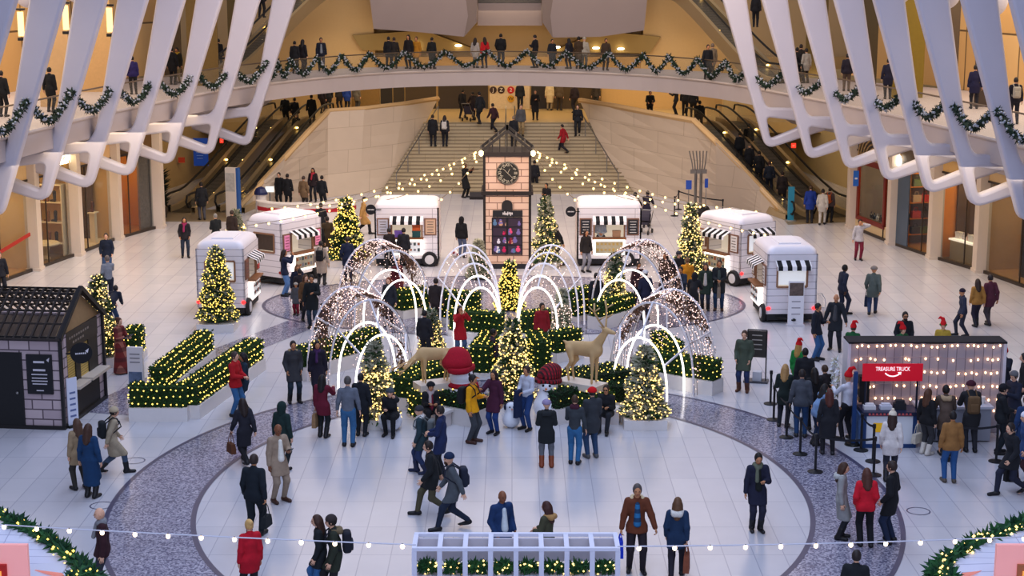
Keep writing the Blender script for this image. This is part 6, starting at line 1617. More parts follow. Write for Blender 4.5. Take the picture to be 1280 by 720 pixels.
# board sign and wire chair at the front right trailer
t = thing('board_sign', 'tall white board sign with a picture before the front right trailer', 'sign', G(994, 407)); mb = MB(); mb.box((-.27, -.03, .05), (.27, .03, 1.55)); mb.build('board', M('ebe8ea', .5), t)
mb = MB(); mb.box((-.24, -.035, 1.05), (.24, -.03, 1.5)); mb.build('picture', M('6a5a52', .5, var=.7, scale=12), t); mb = MB()
for i in range(3): mb.cb((0, -.036, .85 - .22 * i), (.3, .006, .03))
mb.build('lettering', M('9a949c', .5), t); mb = MB(); mb.box((-.3, -.15, 0), (.3, .15, .05)); mb.build('base', M('d8d4d6', .5), t)
t = thing('wire_chair', 'white wire chair beside the front right trailer', 'chair', G(1026, 402), R(20)); W_ = M('d8d2d0', .4)
mb = MB(); mb.tube([(.25 * math.cos(R(a)), .25 * math.sin(R(a)), .46) for a in range(0, 360, 24)], .018, 5, closed=True)
for a in range(-4, 5): mb.tube([(a * .05, -.24, .46), (a * .05, .24, .46)], .008, 4)
mb.build('seat', W_, t); mb = MB(); mb.tube([(-.24, .1, .46), (-.26, .2, .75), (-.15, .26, .95), (.15, .26, .95), (.26, .2, .75), (.24, .1, .46)], .018, 5)
for a in range(-3, 4): mb.tube([(a * .06, .22, .48), (a * .05, .26, .94)], .008, 4)
mb.build('backrest', W_, t)
for sx in (-1, 1):
    for sy in (-1, 1): mb = MB(); mb.tube([(sx * .18, sy * .18, .46), (sx * .23, sy * .23, 0)], .016, 5); mb.build('leg', W_, t)
# ------------------------------------------------------------------ clock tower
BRICKW = brick_mat('tower_blocks', 'e6c2a8', 'eccab2', '9a7462', .66, .27, 'XYZ', .5, .018, .6, .4)
t = thing('clock_tower', 'pale brick clock tower with a dark pitched frame roof and toy window', 'clock tower', G(634, 336) + Vector((0, .95, 0)))
TW = .92
mb = MB(); mb.box((-TW, -TW, .18), (TW, TW, 3.05)); mb.build('lower_shaft', BRICKW, t)
mb = MB(); mb.box((-TW + .02, -TW + .02, 3.15), (TW - .02, TW - .02, 4.62)); mb.build('upper_shaft', BRICKW, t)
mb = MB(); mb.box((-TW - .04, -TW - .04, 0), (TW + .04, TW + .04, .2)); mb.build('base', M('23242c', .6), t)
mb = MB(); mb.box((-TW - .13, -TW - .13, 3.03), (TW + .13, TW + .13, 3.17)); mb.build('cornice', M('2a211e', .5), t)
mb = MB(); mb.box((-TW - .13, -TW - .13, 4.6), (TW + .13, TW + .13, 4.76)); mb.build('cornice', M('2a211e', .5), t)
for sx in (-1, 1):
    for sy in (-1, 1): mb = MB(); mb.box((sx * TW - .05, sy * TW - .05, .2), (sx * TW + .05, sy * TW + .05, 4.6)); mb.build('corner_post', M('241c1a', .5), t)
mb = MB()
for sy in (-1, 1):
    for sx in (-1, 1): mb.bar((sx * (TW + .15), sy * (TW + .05), 4.76), (0, sy * (TW + .05) * .98, 5.62), .12, .1)
    for k in range(-2, 3): mb.bar((k * .3, sy * (TW + .05), 4.76), (k * .3, sy * (TW + .05), 4.80 + .78 * (1 - abs(k * .3) / (TW + .15))), .03)
for f in (0, .33, .66, 1.0):
    for sx in (-1, 1): mb.bar((sx * (TW + .15) * (1 - f), -TW - .05, 4.78 + .86 * f), (sx * (TW + .15) * (1 - f), TW + .05, 4.78 + .86 * f), .07)
mb.build('roof_frame', M('2c2623', .5), t)
xf = Matrix.Translation((.02, -TW - .02, 3.92)) @ Matrix.Rotation(R(90), 4, 'X')
mb = MB(); mb.lathe([(.46, -.02), (.46, .05), (.40, .06)], 32, 0, xf); cf = mb.build('clock_face', M('26241f', .5), t)
mb = MB(); mb.tube([(.02 + .44 * math.cos(R(a)), -TW - .07, 3.92 + .44 * math.sin(R(a))) for a in range(0, 360, 12)], .022, 5, closed=True); mb.build('rim', M('7a7264', .4), cf)
for i, s in enumerate(('XII', 'I', 'II', 'III', 'IV', 'V', 'VI', 'VII', 'VIII', 'IX', 'X', 'XI')):
    a = R(90 - 30 * i); text_mesh('numeral', s, .19, M('d8cdb4', .5), cf, (.02 + .33 * math.cos(a), -TW - .085, 3.92 + .33 * math.sin(a)), (R(90), -R(30 * i), 0), .006, xs=.8)
for ang, L, w in ((-45, .30, .03), (135, .26, .02), (62, .20, .035)):
    mb = MB(); a = R(ang); mb.bar((.02, -TW - .10, 3.92), (.02 + L * math.cos(a), -TW - .10, 3.92 + L * math.sin(a)), w, .01); mb.build('clock_hand', M('e6dcc4', .5), cf)
mb = MB(); pts = [(-.22, -TW - .015, 2.42), (.22, -TW - .015, 2.42)] + [(.22 * math.cos(R(q)), -TW - .015, 2.62 + .2 * math.sin(R(q))) for q in range(0, 181, 20)]; mb.prism(pts, (0, -.03, 0)); mb.build('arched_niche', M('2a2526', .6), t)
mb = MB(); mb.box((-.58, -TW - .05, 2.14), (.62, -TW - .005, 2.40)); sg = mb.build('sign_board', M('262529', .5), t)
mb = MB()
for i in range(7): mb.ell((-.16 + i * .06, -TW - .06, 2.27 + .02 * math.sin(i * 2.1)), (.028, .008, .055 + .03 * (i % 2)), 8, 5)
mb.build('lettering', M('d8d2d0', .5), sg)
mb = MB(); mb.box((-.60, -TW - .012, .62), (.60, -TW - .004, 2.08)); mb.build('shop_window', M('2c2330', .25, emit=.12, ecol='8a6a8a'), t)
mb = MB()
for x in (-.6, -.02, .02, .6): mb.bar((x, -TW - .05, .6), (x, -TW - .05, 2.1), .04)
for z in (.6, .98, 1.35, 1.72, 2.1): mb.bar((-.6, -TW - .05, z), (.6, -TW - .05, z), .03)
mb.build('window_bars', M('15151a', .5), t)
rr = random.Random(5)
for i in range(26):
    x = rr.uniform(-.52, .52); row = rr.randrange(4); z = .64 + row * .37 + rr.uniform(0, .06); c = rr.choice(['c2205a', 'd8d0d8', '7a6aa0', '8a2030', '5a7a9a', 'c89a7a', 'e0507a'])
    mb = MB(); s = rr.uniform(.045, .1); mb.ell((x, -TW - .03, z + s), (s, .016, s), 8, 6); mb.ell((x, -TW - .03, z + 2.3 * s), (s * .6, .015, s * .6), 8, 6); mb.build('toy', M(c, .6, emit=.15), t)
for sx in (-1, 1):
    mb = MB(); mb.ell((sx * (TW + .12), -TW - .1, 4.72), (.1, .1, .12), 8, 6); mb.build('corner_lamp', glow('ffdf9a', 9), t)
# ------------------------------------------------------------------ stone hut at the left
STONEHUT = brick_mat('hut_stone', 'b8a6aa', 'cbb9ba', '6a5c62', .56, .27, 'XYZ', .5, .02, .7, .4)
hp = G(80, 537); t = thing('stone_hut', 'dark trimmed stone kiosk with a slatted pitched roof at the left edge', 'kiosk', hp, R(-6)); HK = M('211f20', .5); HW, HD, HH = 4.6, 3.2, 2.5
mb = MB(); mb.box((-HW, 0, .08), (-.01, .12, HH)); mb.box((-.12, .12, .08), (-.01, .5, HH)); mb.box((-.12, HD - .35, .08), (-.01, HD, HH)); mb.box((-HW, HD - .12, .08), (-.12, HD, HH)); mb.box((-HW, .12, .08), (-HW + .1, HD - .12, HH)); mb.build('stone_walls', STONEHUT, t)
mb = MB(); mb.prism([(-.06, .0, HH), (-.06, HD, HH), (-.06, HD / 2, HH + .98)], (-.06, 0, 0)); mb.build('gable', M('a3855e', .6, var=.15), t)
mb = MB(); mb.box((-HW, -.06, 0), (.06, HD + .06, .1)); mb.build('base', HK, t)
mb = MB(); mb.box((-.02, -.06, .08), (.06, .04, HH)); mb.box((-.02, HD - .04, .08), (.06, HD + .06, HH)); mb.box((-HW, -.08, HH - .06), (.08, .02, HH + .06)); mb.bar((.05, -.10, HH - .02), (.05, HD / 2, HH + 1.06), .1, .12); mb.bar((.05, HD + .10, HH - .02), (.05, HD / 2, HH + 1.06), .1, .12); mb.build('frame', HK, t)
mb = MB()
for i in range(20):
    x = -HW + .1 + i * .235
    for y0 in (-.14, HD + .14): mb.bar((x, y0, HH - .02), (x, HD / 2, HH + 1.02), .05, .06)
for f in (.0, .3, .55, .75, .9, 1.0):
    for s_ in (0, 1):
        y = -.14 + f * (HD / 2 + .14) if s_ == 0 else HD + .14 - f * (HD / 2 + .14); mb.bar((-HW, y, HH + f * 1.03), (.06, y, HH + f * 1.03), .04, .05)
mb.build('roof_slats', M('3a322e', .5), t)
mb = MB(); mb.box((-HW + .1, .12, HH - .12), (-.12, HD - .12, HH - .06)); mb.build('ceiling_deck', M('544640', .7), t)
mb = MB(); mb.box((-2.55, -.05, .1), (-1.05, .0, 2.1)); dr = mb.build('door', M('1b1c1e', .4), t); mb = MB(); mb.ell((-1.2, -.08, 1.0), (.045, .04, .045), 8, 6); mb.build('door_knob', STEEL, dr)
mb = MB(); mb.box((-.92, -.06, .98), (-.22, -.005, 2.06)); nb_ = mb.build('notice_board', M('1a1b20', .5), t); mb = MB()
for i, (w, z) in enumerate(((.30, 1.86), (.34, 1.64), (.44, 1.52), (.42, 1.42), (.44, 1.34), (.40, 1.26), (.2, 1.08))): mb.cb((-.57, -.065, z), (w, .006, .055 if i < 2 else .03))
mb.prism([(-.36, -.066, 1.92), (-.27, -.066, 1.99), (-.30, -.066, 1.86)], (0, .004, 0)); mb.build('lettering', M('cfcbd0', .5), nb_)
mb = MB(); mb.box((-.10, .5, .08), (-.01, HD - .35, .98)); mb.build('counter_front', M('2b2926', .5), t)
for y0, y1 in ((.5, 1.35), (1.5, HD - .3)): mb = MB(); mb.box((-.2, y0, .98), (.32, y1, 1.06)); mb.build('counter', M('c9bcae', .5), t)
mb = MB(); mb.box((-.08, .5, 2.0), (-.0, HD - .35, HH)); sgn = mb.build('fascia_sign', M('2e2826', .5), t); mb = MB()
for i in range(9): mb.cb((.005, .75 + i * .17, 2.33), (.006, .10, .06)); 
for i in range(5): mb.cb((.005, 1.0 + i * .18, 2.18), (.006, .11, .06))
mb.build('lettering', M('8a8078', .5), sgn)
for y0, y1 in ((.55, 1.15), (1.5, 2.15)): mb = MB(); mb.box((-.10, y0, 1.06), (-.05, y1, 2.0)); mb.build('shutter', brick_mat('shutter_slats%d' % int(y0 * 10), 'c8ac5e', 'd2b668', '8a7440', 9, .07, 'YZ', 0, .01, .5, .3), t)
for y0, y1 in ((1.15, 1.5), (2.15, HD - .35), (.48, .55)): mb = MB(); mb.box((-.11, y0, 1.0), (-.02, y1, 2.05)); mb.build('window_post', HK, t)
rs = thing('round_sign', 'round black hanging sign on the side of the dark stone hut', 'sign', hp + Vector((.42, .55, 1.98)), R(20), 'round black signs'); xf = Matrix.Rotation(R(90), 4, 'X')
mb = MB(); mb.lathe([(.29, -.025), (.29, .025)], 26, 0, xf); mb.build('disc', M('121319', .4), rs); mb = MB()
for i in range(6): mb.cb((-.14 + i * .05, -.03, -.01), (.035, .006, .045))
mb.prism([(.10, -.034, .05), (.2, -.034, .12), (.17, -.034, -.01)], (0, .004, 0)); mb.build('lettering', M('dcd8dc', .5), rs); mb = MB(); mb.bar((-.29, 0, 0), (-.44, .06, 0), .04); mb.build('bracket', HK, rs)
p = G(92, 533); t = thing('banner_stand', 'narrow white banner stand at the corner of the dark stone hut', 'banner stand', p, R(50)); mb = MB(); mb.box((-.16, -.02, .06), (.16, .02, 1.35)); mb.build('panel', M('d9dcea', .5), t); mb = MB(); mb.box((-.2, -.12, 0), (.2, .12, .06)); mb.build('base', IRON, t); mb = MB()
for i in range(5): mb.cb((0, -.025, .3 + i * .16), (.18, .006, .05))
mb.build('lettering', M('6a78a0', .5), t)
p = G(171, 487); t = thing('sign_post', 'white information pillar behind the lit hedges near the plaid dress', 'sign', p, R(-6)); mb = MB(); mb.box((-.23, -.06, 0), (.23, .06, 1.28)); mb.build('panel', M('e6e2e2', .5), t); mb = MB()
for i in range(3): mb.cb((0, -.065, 1.08 - i * .12), (.3, .006, .03))
mb.build('lettering', M('8a868c', .5), t); mb = MB(); mb.box((-.2, -.066, .1), (.2, -.06, .55)); mb.build('picture', M('6a7a94', .5, var=.7, scale=9), t)
# ------------------------------------------------------------------ plank wall kiosk with counters
PLANKS = brick_mat('grey_planks', 'a8a0a8', 'beb5bb', '857b84', .235, 9, 'XZ', 0, .012, .65, .3, .25)
A = G(1058, 541); Lw = G(1250, 541).x - A.x; t = thing('plank_wall', 'grey plank kiosk wall hung with warm bulbs under a flat black top', 'kiosk wall', A); Hh = 2.44
mb = MB(); mb.box((0, 0, 0), (Lw, .62, Hh)); mb.build('planks', PLANKS, t)
mb = MB(); mb.box((-.04, -.05, Hh), (Lw + .04, .68, Hh + .05)); mb.build('top', M('1e1c22', .8), t)
mb = MB(); mb.box((-.05, -.012, 0), (.03, .64, Hh)); mb.box((Lw - .03, -.012, 0), (Lw + .05, .64, Hh)); mb.build('corner_trim', M('d6d4dc', .5), t)
rr = random.Random(77)
for row, z in enumerate((2.38, 2.02, 1.66, 1.30, .95, .60)):
    s = thing('string_lights', 'string of warm bulbs on the plank wall, %s row from the top' % ['first', 'second', 'third', 'fourth', 'fifth', 'lowest'][row], 'string lights', A + Vector((0, -.05, 0)), 0, 'bulb strings on the plank wall')
    pts = []; nbb = 22 if row < 5 else 14; bs = []
    for i in range(nbb):
        x = .15 + (Lw - .3) * (i + rr.uniform(-.28, .28)) / (nbb - 1); x = min(max(x, .08), Lw - .08); zz = z + rr.uniform(-.03, .03)
        if row > 0 and rr.random() < .14: continue
        bs.append((x, -.03, zz)); pts.append((x, 0, zz + .05))
    mb = MB(); mb.tube(sorted(pts), .008, 4); mb.build('cable', M('a0949a', .6), s)
    bm_ = None
    for b in bs:
        if bm_ is None: mb = MB(); mb.ell((0, 0, 0), (.027, .027, .034), 8, 6); bm_ = mb.mesh('bulb', glow('ffc896', 5), True)
        link('bulb', bm_, s, b)
# banner on two poles
p1, p2 = G(1079, 555), G(1143, 555); t = thing('banner_sign', 'bright red banner sign with white capitals and a smile arrow on two dark poles', 'sign', p1)
d = p2 - p1
for q in (0, 1): mb = MB(); mb.tube([(d.x * q, 0, 0), (d.x * q, 0, 2.16)], .03, 6); mb.build('pole', M('1c2438', .4), t)
bw = d.x + .22; bz0, bz1 = 1.70, 2.16
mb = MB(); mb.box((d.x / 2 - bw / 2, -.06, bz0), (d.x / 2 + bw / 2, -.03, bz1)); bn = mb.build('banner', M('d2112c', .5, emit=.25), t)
text_mesh('lettering', 'TREASURE TRUCK', .15, glow('ffffff', .6), bn, (d.x / 2, -.07, 2.02), (R(90), 0, 0), .004, xs=.72)
mb = MB(); mb.tube([(d.x / 2 + .22 * math.sin(R(a)), -.068, 2.0 - .17 * math.cos(R(a)) ) for a in range(-60, 61, 12)], .018, 5); e = Vector((d.x / 2 + .22 * math.sin(R(60)), -.068, 2.0 - .085)); mb.prism([e + Vector((-.07, 0, .02)), e + Vector((.03, 0, .035)), e + Vector((.02, 0, -.05))], (0, -.005, 0)); mb.build('smile_arrow', glow('ffffff', .6), bn)
# blue framed counter
a, b = G(1078, 560), G(1143, 558); t = thing('service_counter', 'white service counter in a blue frame with a yellow patch under the red banner', 'counter', a, 0); L = b.x - a.x
mb = MB(); mb.box((.06, .03, .1), (L - .06, .65, .86)); mb.build('front_panel', M('e4e6ea', .5), t); BL_ = M('1f4478', .45)
mb = MB(); mb.box((0, 0, 0), (L, .68, .1)); mb.box((0, 0, .1), (.08, .06, .9)); mb.box((L - .1, 0, .1), (L, .06, .9)); mb.box((0, .62, .1), (.06, .68, .9)); mb.build('frame', BL_, t)
mb = MB(); mb.box((-.04, -.04, .86), (L + .04, .72, .96)); mb.build('top', M('232c48', .4), t)
mb = MB()
mb.cb((L / 2, -.044, .885), (L * .8, .004, .008))
for i in range(12): mb.cb((.14 + i * .095, -.046, .91), (.05, .006, .055))
mb.build('lettering', M('c85a5a', .5), t)
mb = MB(); mb.box((.26, .015, .42), (.86, .028, .66)); mb.build('yellow_panel', M('e6b41e', .5, emit=.15), t)
mb = MB(); mb.box((-.075, .0, .1), (-.005, .6, .85)); mb.build('side_poster', M('5a7aa8', .5, var=.7, scale=8), t)
for x, c, lb in ((.2, 'e8e4e4', 'white folded bag on the blue framed counter'), (.62, 'd8d8e0', 'pale packet on the blue framed counter'), (.98, '2a2a30', 'black machine on the blue framed counter')):
    mb = MB(); mb.box((-.15, -.1, 0), (.15, .1, .10 if c[0] != '2' else .16)); mb.box((-.11, -.07, .08), (.11, .08, .15 if c[0] != '2' else .24)); o = mb.build('packet' if c[0] != '2' else 'card_machine', M(c, .6), None, loc=a + Vector((x, .3, .96))); tag(o, lb, 'packet' if c[0] != '2' else 'machine', None)
a, b = G(1146, 553), G(1238, 553); t = thing('service_counter', 'long grey service counter in front of the plank wall', 'counter', a, 0); L = b.x - a.x
mb = MB()
for i in range(4): mb.box((i * L / 4 + .01, .02, .04), ((i + 1) * L / 4 - .01, .6, .9))
mb.build('front_panel', M('9a9ca6', .5), t); mb = MB(); mb.box((-.03, -.03, .9), (L + .03, .64, .96)); mb.build('top', M('c8c8d0', .4), t)
for i, (x, c) in enumerate(((.3, 'e8d8c8'), (.75, 'd0c8c8'), (1.25, 'e8e8ec'), (1.55, 'c8a888'), (1.75, 'f0e8e0'))):
    mb = MB(); mb.lathe([(.06, 0), (.075, .17), (.08, .18)], 12); o = mb.build('paper_cup', M(c, .6), None, loc=a + Vector((x, .35, .96))); tag(o, '%s paper cup on the long grey counter, number %d from its left end' % (['cream', 'greyish', 'white', 'tan', 'ivory'][i], i + 1), 'cup', 'cups on the grey counter')
p = G(1066, 556); t = thing('signal_post', 'dark blue upright post left of the blue framed counter', 'post', p); mb = MB(); mb.box((-.05, -.05, 0), (.05, .05, 1.95)); mb.build('post', BL_, t); mb = MB(); mb.lathe([(.22, 0), (.2, .06)], 16); mb.build('base', IRON, t)
t = thing('stage_speaker', 'black upright speaker box between the red hat helper and the plank wall', 'speaker', G(1077, 545)); mb = MB(); mb.box((-.13, -.12, .95), (.13, .12, 1.65)); mb.build('cabinet', M('17181c', .6), t); mb = MB(); mb.tube([(0, 0, .02), (0, 0, .95)], .03, 6); mb.lathe([(.24, 0), (.22, .04)], 12); mb.build('stand', IRON, t)
p = G(1046, 478); t = thing('wreath', 'white frosted wreath on the left end of the plank wall', 'wreath', A + Vector((-.26, .3, 1.45)), R(-90)); mb = MB()
for i in range(170):
    a_ = rng.uniform(0, 6.283); q = Vector((.34 * math.cos(a_), 0, .44 * math.sin(a_))); mb.spike(q, (rng.uniform(-1, 1), rng.uniform(-1, .1), rng.uniform(-1, 1)), .17, .03, i % 2)
mb.build('frosted_sprigs', [FROST, M('e6e8ec', .7)], t)
# ------------------------------------------------------------------ queue posts with belts
POST = None
def stanchion(px, py, label, grp='queue posts', z=0):
    global POST
    p = G(px, py, z)
    if POST is None:
        POST = thing('queue_post', label, 'queue post', p, 0, grp); mb = MB(); mb.lathe([(.19, 0), (.19, .02), (.06, .05), (.035, .06)], 18); mb.build('base', M('17171a', .5), POST)
        mb = MB(); mb.lathe([(.032, .05), (.032, .86), (.045, .87), (.045, .97), (.03, .98)], 10); mb.build('post', M('1b1b1f', .4), POST); return POST
    c = copy_tree(POST); c.location = p; c['label'] = label; c['group'] = grp; return c
QP = [(963, 505, 'queue post farthest from the camera at the left of the queue'), (967, 525, 'second queue post on the left side of the queue'), (983, 547, 'third queue post on the left side of the queue'), (1000, 568, 'fourth queue post on the left side of the queue'), (1019, 590, 'nearest queue post on the left side of the queue'), (1076, 563, 'queue post beside the blue framed counter'), (1091, 577, 'queue post just left of the white coat'), (1092, 594, 'queue post nearest to the group of three'), (1185, 575, 'queue post behind the tan jacket'), (1245, 577, 'queue post near the black jacket at the counter end')]
pos = []
for x, y, lb in QP: o = stanchion(x, y, lb); pos.append(G(x, y))
def belt(i, j, lb):
    a, b = pos[i], pos[j]; t = thing('queue_belt', lb, 'belt', (a.x, a.y, 0), 0, 'queue belts'); mb = MB(); d = b - a; n = 6
    vs = []
    for k in range(n + 1):
        f = k / n; q = d * f; sag = .08 * math.sin(math.pi * f); vs += [(q.x, q.y, .95 - sag), (q.x, q.y, .89 - sag)]
    mb.add(vs, [(2 * k, 2 * k + 2, 2 * k + 3, 2 * k + 1) for k in range(n)]); mb.build('belt', M('1d1d24', .7), t)
for i, j, lb in ((0, 1, 'black queue belt between the two farthest left posts'), (1, 2, 'black queue belt between the second and third left posts'), (2, 3, 'black queue belt between the third and fourth left posts'), (3, 4, 'black queue belt between the two nearest left posts'), (4, 7, 'black queue belt running right from the nearest left post'), (5, 6, 'black queue belt from the blue framed counter'), (8, 9, 'black queue belt behind the tan jacket')): belt(i, j, lb)
q0 = [(843, 270, 'queue post left of the pole sculpture', 0), (848, 262, 'queue post behind the left one at the pole sculpture', 0), (903, 274, 'queue post right of the pole sculpture', 0)]
sv = len(pos)
for x, y, lb, z in q0: stanchion(x, y, lb, 'posts at the pole sculpture'); pos.append(G(x, y))
belt(sv, sv + 1, 'short black belt left of the pole sculpture'); belt(sv + 1, sv + 2, 'long black belt before the pole sculpture')
# pole sculpture
p = G(872, 270); t = thing('pole_sculpture', 'pair of steel poles splitting into prongs on a dark round base', 'sculpture', p); mb = MB(); mb.lathe([(.62, 0), (.66, .25), (.5, .48), (.2, .5)], 20); mb.build('base', M('232120', .7), t)
mb = MB()
for x in (-.13, .13): mb.tube([(x, 0, .4), (x, 0, 2.3)], .07, 8)
mb.build('pole', STEEL, t); mb = MB()
for i in range(6): x = (i - 2.5) * .1; mb.tube([(x, 0, 2.1), (x * 1.3, 0, 2.6), (x * 1.7 - .05, 0, 3.2)], .03, 6)
mb.box((-.4, -.06, 2.1), (.4, .06, 2.3)); mb.build('prongs', M('8a847c', .3, metal=.7), t)
for x, y, lb in ((861, 231, 'blue notice left of the steel poles'), (883, 229, 'blue notice right of the steel poles')):
    o = thing('notice', lb, 'sign', T(x, y, 80), R(10 if x > 870 else -6), 'blue notices'); mb = MB(); mb.cb((0, 0, 0), (.28 if x < 870 else .16, .03, .44)); mb.build('panel', M('23489a', .5, emit=.1), o); mb = MB(); mb.tube([(0, .03, -.2), (0, .05, -1.75)], .02, 5); mb.build('stem', STEEL, o)
# totems
p = G(988, 276); t = thing('totem_sign', 'slim teal totem at the foot of the right escalator', 'sign', p); mb = MB(); mb.box((-.14, -.1, .05), (.14, .1, 1.65)); mb.build('panel', M('2a8098', .5, emit=.1), t); mb = MB(); mb.lathe([(.3, 0), (.28, .05)], 14); mb.build('base', M('8a8a86', .5), t)
p = G(292, 272); t = thing('totem_sign', 'tall white information pillar with blue side by the left escalators', 'sign', p, R(-18)); mb = MB(); mb.box((-.32, -.14, 0), (.26, .14, 2.45)); mb.build('panel', M('d9cfc2', .5), t); mb = MB(); mb.box((.26, -.14, 0), (.36, .14, 2.45)); mb.build('side_panel', M('2a5a9a', .5), t); mb = MB(); mb.box((-.28, -.15, 1.3), (.2, -.14, 2.2)); mb.build('map_panel', M('b8b4ac', .5, var=.3, scale=8), t)
# white round counter
c0 = G(384, 277); t = thing('round_counter', 'curved white counter with a red stripe by the left parapet', 'counter', c0)
def arcw(r0, r1, z0, z1):
    mb = MB(); vs = []; fs = []
    for i in range(25):
        a = R(180 + 180 * i / 24); e = Vector((2.35 * math.cos(a), 1.25 * math.sin(a), 0)); n = e.normalized()
        for rr_, zz in ((r0, z0), (r1, z0), (r1, z1), (r0, z1)): q = e + n * rr_; vs.append((q.x, q.y, zz))
    fs = [(4 * i + j, 4 * i + (j + 1) % 4, 4 * i + 4 + (j + 1) % 4, 4 * i + 4 + j) for i in range(24) for j in range(4)] + [(0, 1, 2, 3), (99, 98, 97, 96)]
    return mb.add(vs, fs)
arcw(-.3, 0, 0, 1.0).build('body', M('e2d8d0', .5), t); arcw(-.05, .02, .62, .8).build('red_stripe', M('b3202c', .5), t); arcw(-.4, .08, 1.0, 1.06).build('top', M('ece4dc', .4), t)
p = G(327, 268); t = thing('lamp_post', 'white pedestal with a dark blue dome at the left end of the round counter', 'lamp', p); mb = MB(); mb.lathe([(.3, 0), (.26, .9), (.3, 1.0)], 16); mb.build('pedestal', M('ddd4cc', .5), t); mb = MB(); mb.lathe([(.34, 1.0), (.33, 1.12), (.24, 1.3), (.05, 1.38)], 16); mb.build('dome', M('232c58', .4), t)
t = thing('monitor', 'small lit screen on the left end of the round counter', 'screen', G(338, 268), R(8)); mb = MB(); mb.box((-.24, -.02, 1.08), (.24, .03, 1.42)); mb.build('case', M('c9c4bc', .5), t); mb = MB(); mb.box((-.2, -.026, 1.12), (.2, -.02, 1.38)); mb.build('screen', glow('dfe8d8', 1.1), t); mb = MB(); mb.tube([(0, 0, .3), (0, 0, 1.1)], .04, 6); mb.build('stand', STEEL, t)
# easel board
p = G(945, 477); t = thing('easel_board', 'dark menu board in a tall frame with a grey foot by the olive jacket', 'sign', p, R(-14)); mb = MB(); mb.box((-.26, -.02, .75), (.26, .02, 1.55)); mb.build('board', M('38332f', .5, var=.2), t); mb = MB()
for sx in (-1, 1): mb.tube([(sx * .28, 0, .05), (sx * .28, 0, 1.58)], .02, 6)
mb.tube([(-.28, 0, 1.58), (.28, 0, 1.58)], .02, 6); mb.build('frame', M('2c2a2c', .4), t); mb = MB(); mb.box((-.36, -.22, 0), (.36, .22, .05)); mb.build('foot', M('4c4c55', .5), t); mb = MB(); mb.box((-.1, -.12, .05), (.16, .12, .32)); mb.build('weight', M('c2c4cc', .6), t)
mb = MB()
for i in range(4): mb.cb((0, -.025, 1.42 - i * .14), (.3, .006, .03))
mb.build('lettering', M('a8a29a', .5), t)
# pushchair, violin, ball
def pushchair(p, rz, label, col):
    t = thing('pushchair', label, 'pushchair', p, rz, 'pushchairs'); mb = MB(); mb.prism([(-.2, -.28, .45), (-.2, .16, .38), (-.2, .32, .85), (-.2, .22, .9), (-.2, .06, .52), (-.2, -.28, .55)], (.4, 0, 0)); mb.build('seat', cloth(col), t)
    mb = MB(); vs = [(x, .28 - .42 * math.sin(a), .62 + .42 * math.cos(a)) for a in [R(q) for q in range(-20, 91, 22)] for x in (-.23, .23)]; mb.add(vs, [(2 * i, 2 * i + 1, 2 * i + 3, 2 * i + 2) for i in range(len(vs) // 2 - 1)]); mb.build('canopy', cloth(col), t)
    mb = MB()
    for sx in (-1, 1): mb.tube([(sx * .24, -.36, .1), (sx * .24, .3, .7), (sx * .24, .52, 1.02)], .018, 5); mb.tube([(sx * .24, .36, .1), (sx * .24, -.1, .5)], .018, 5)
    mb.tube([(-.24, .52, 1.02), (.24, .52, 1.02)], .02, 5); mb.build('frame', STEEL, t)
    for sx in (-1, 1):
        for sy in (-.36, .36): mb = MB(); mb.lathe([(.1, -.025), (.1, .025)], 12, 0, Matrix.Translation((sx * .25, sy, .1)) @ Matrix.Rotation(R(90), 4, 'Y')); mb.build('wheel', DARK, t)
pushchair(G(806, 292), R(-20), 'grey framed pushchair being pushed behind the centre right trailer', '3a3644')
pushchair(G(586, 151, ZC), R(160), 'pushchair under the bridge left of the subway panel', '3a3440')
vp = G(581, 247); t = thing('violin', 'small violin and bow held by the street violinist', 'violin', vp + Vector((.28, -.12, 1.47)), R(20)); mb = MB(); mb.ell((0, 0, 0), (.13, .09, .03), 10, 6); mb.ell((.15, 0, 0), (.10, .075, .03), 10, 6); mb.build('body', M('7a4020', .4), t); mb = MB(); mb.bar((.22, 0, .01), (.48, 0, .03), .03); mb.build('neck', M('2a1a12', .4), t); mb = MB(); mb.tube([(-.15, -.28, .12), (.25, .30, .06)], .008, 4); mb.build('bow', M('c9a878', .5), t)
t = thing('instrument_case', 'open dark instrument case on the floor by the violinist', 'case', G(597, 249)); mb = MB(); mb.box((-.42, -.14, 0), (.42, .14, .1)); mb.build('base', M('221c1e', .6), t); mb = MB(); mb.prism([(-.42, .14, .1), (.42, .14, .1), (.42, .26, .34), (-.42, .26, .34)], (0, .03, 0)); mb.build('lid', M('2a2224', .6), t)
t = thing('ball', 'red and white ball at the feet of the hooded person by the tower', 'ball', G(569, 321) + Vector((0, 0, .14))); mb = MB(); mb.ell((0, 0, 0), (.14, .14, .14), 12, 8); mb.build('ball', M('e4dcdc', .5), t, True); mb = MB(); mb.ell((-.05, -.1, .05), (.06, .05, .06), 8, 6); mb.ell((.08, -.08, -.03), (.05, .05, .05), 8, 6); mb.build('patch', M('8a2030', .5), t, True)
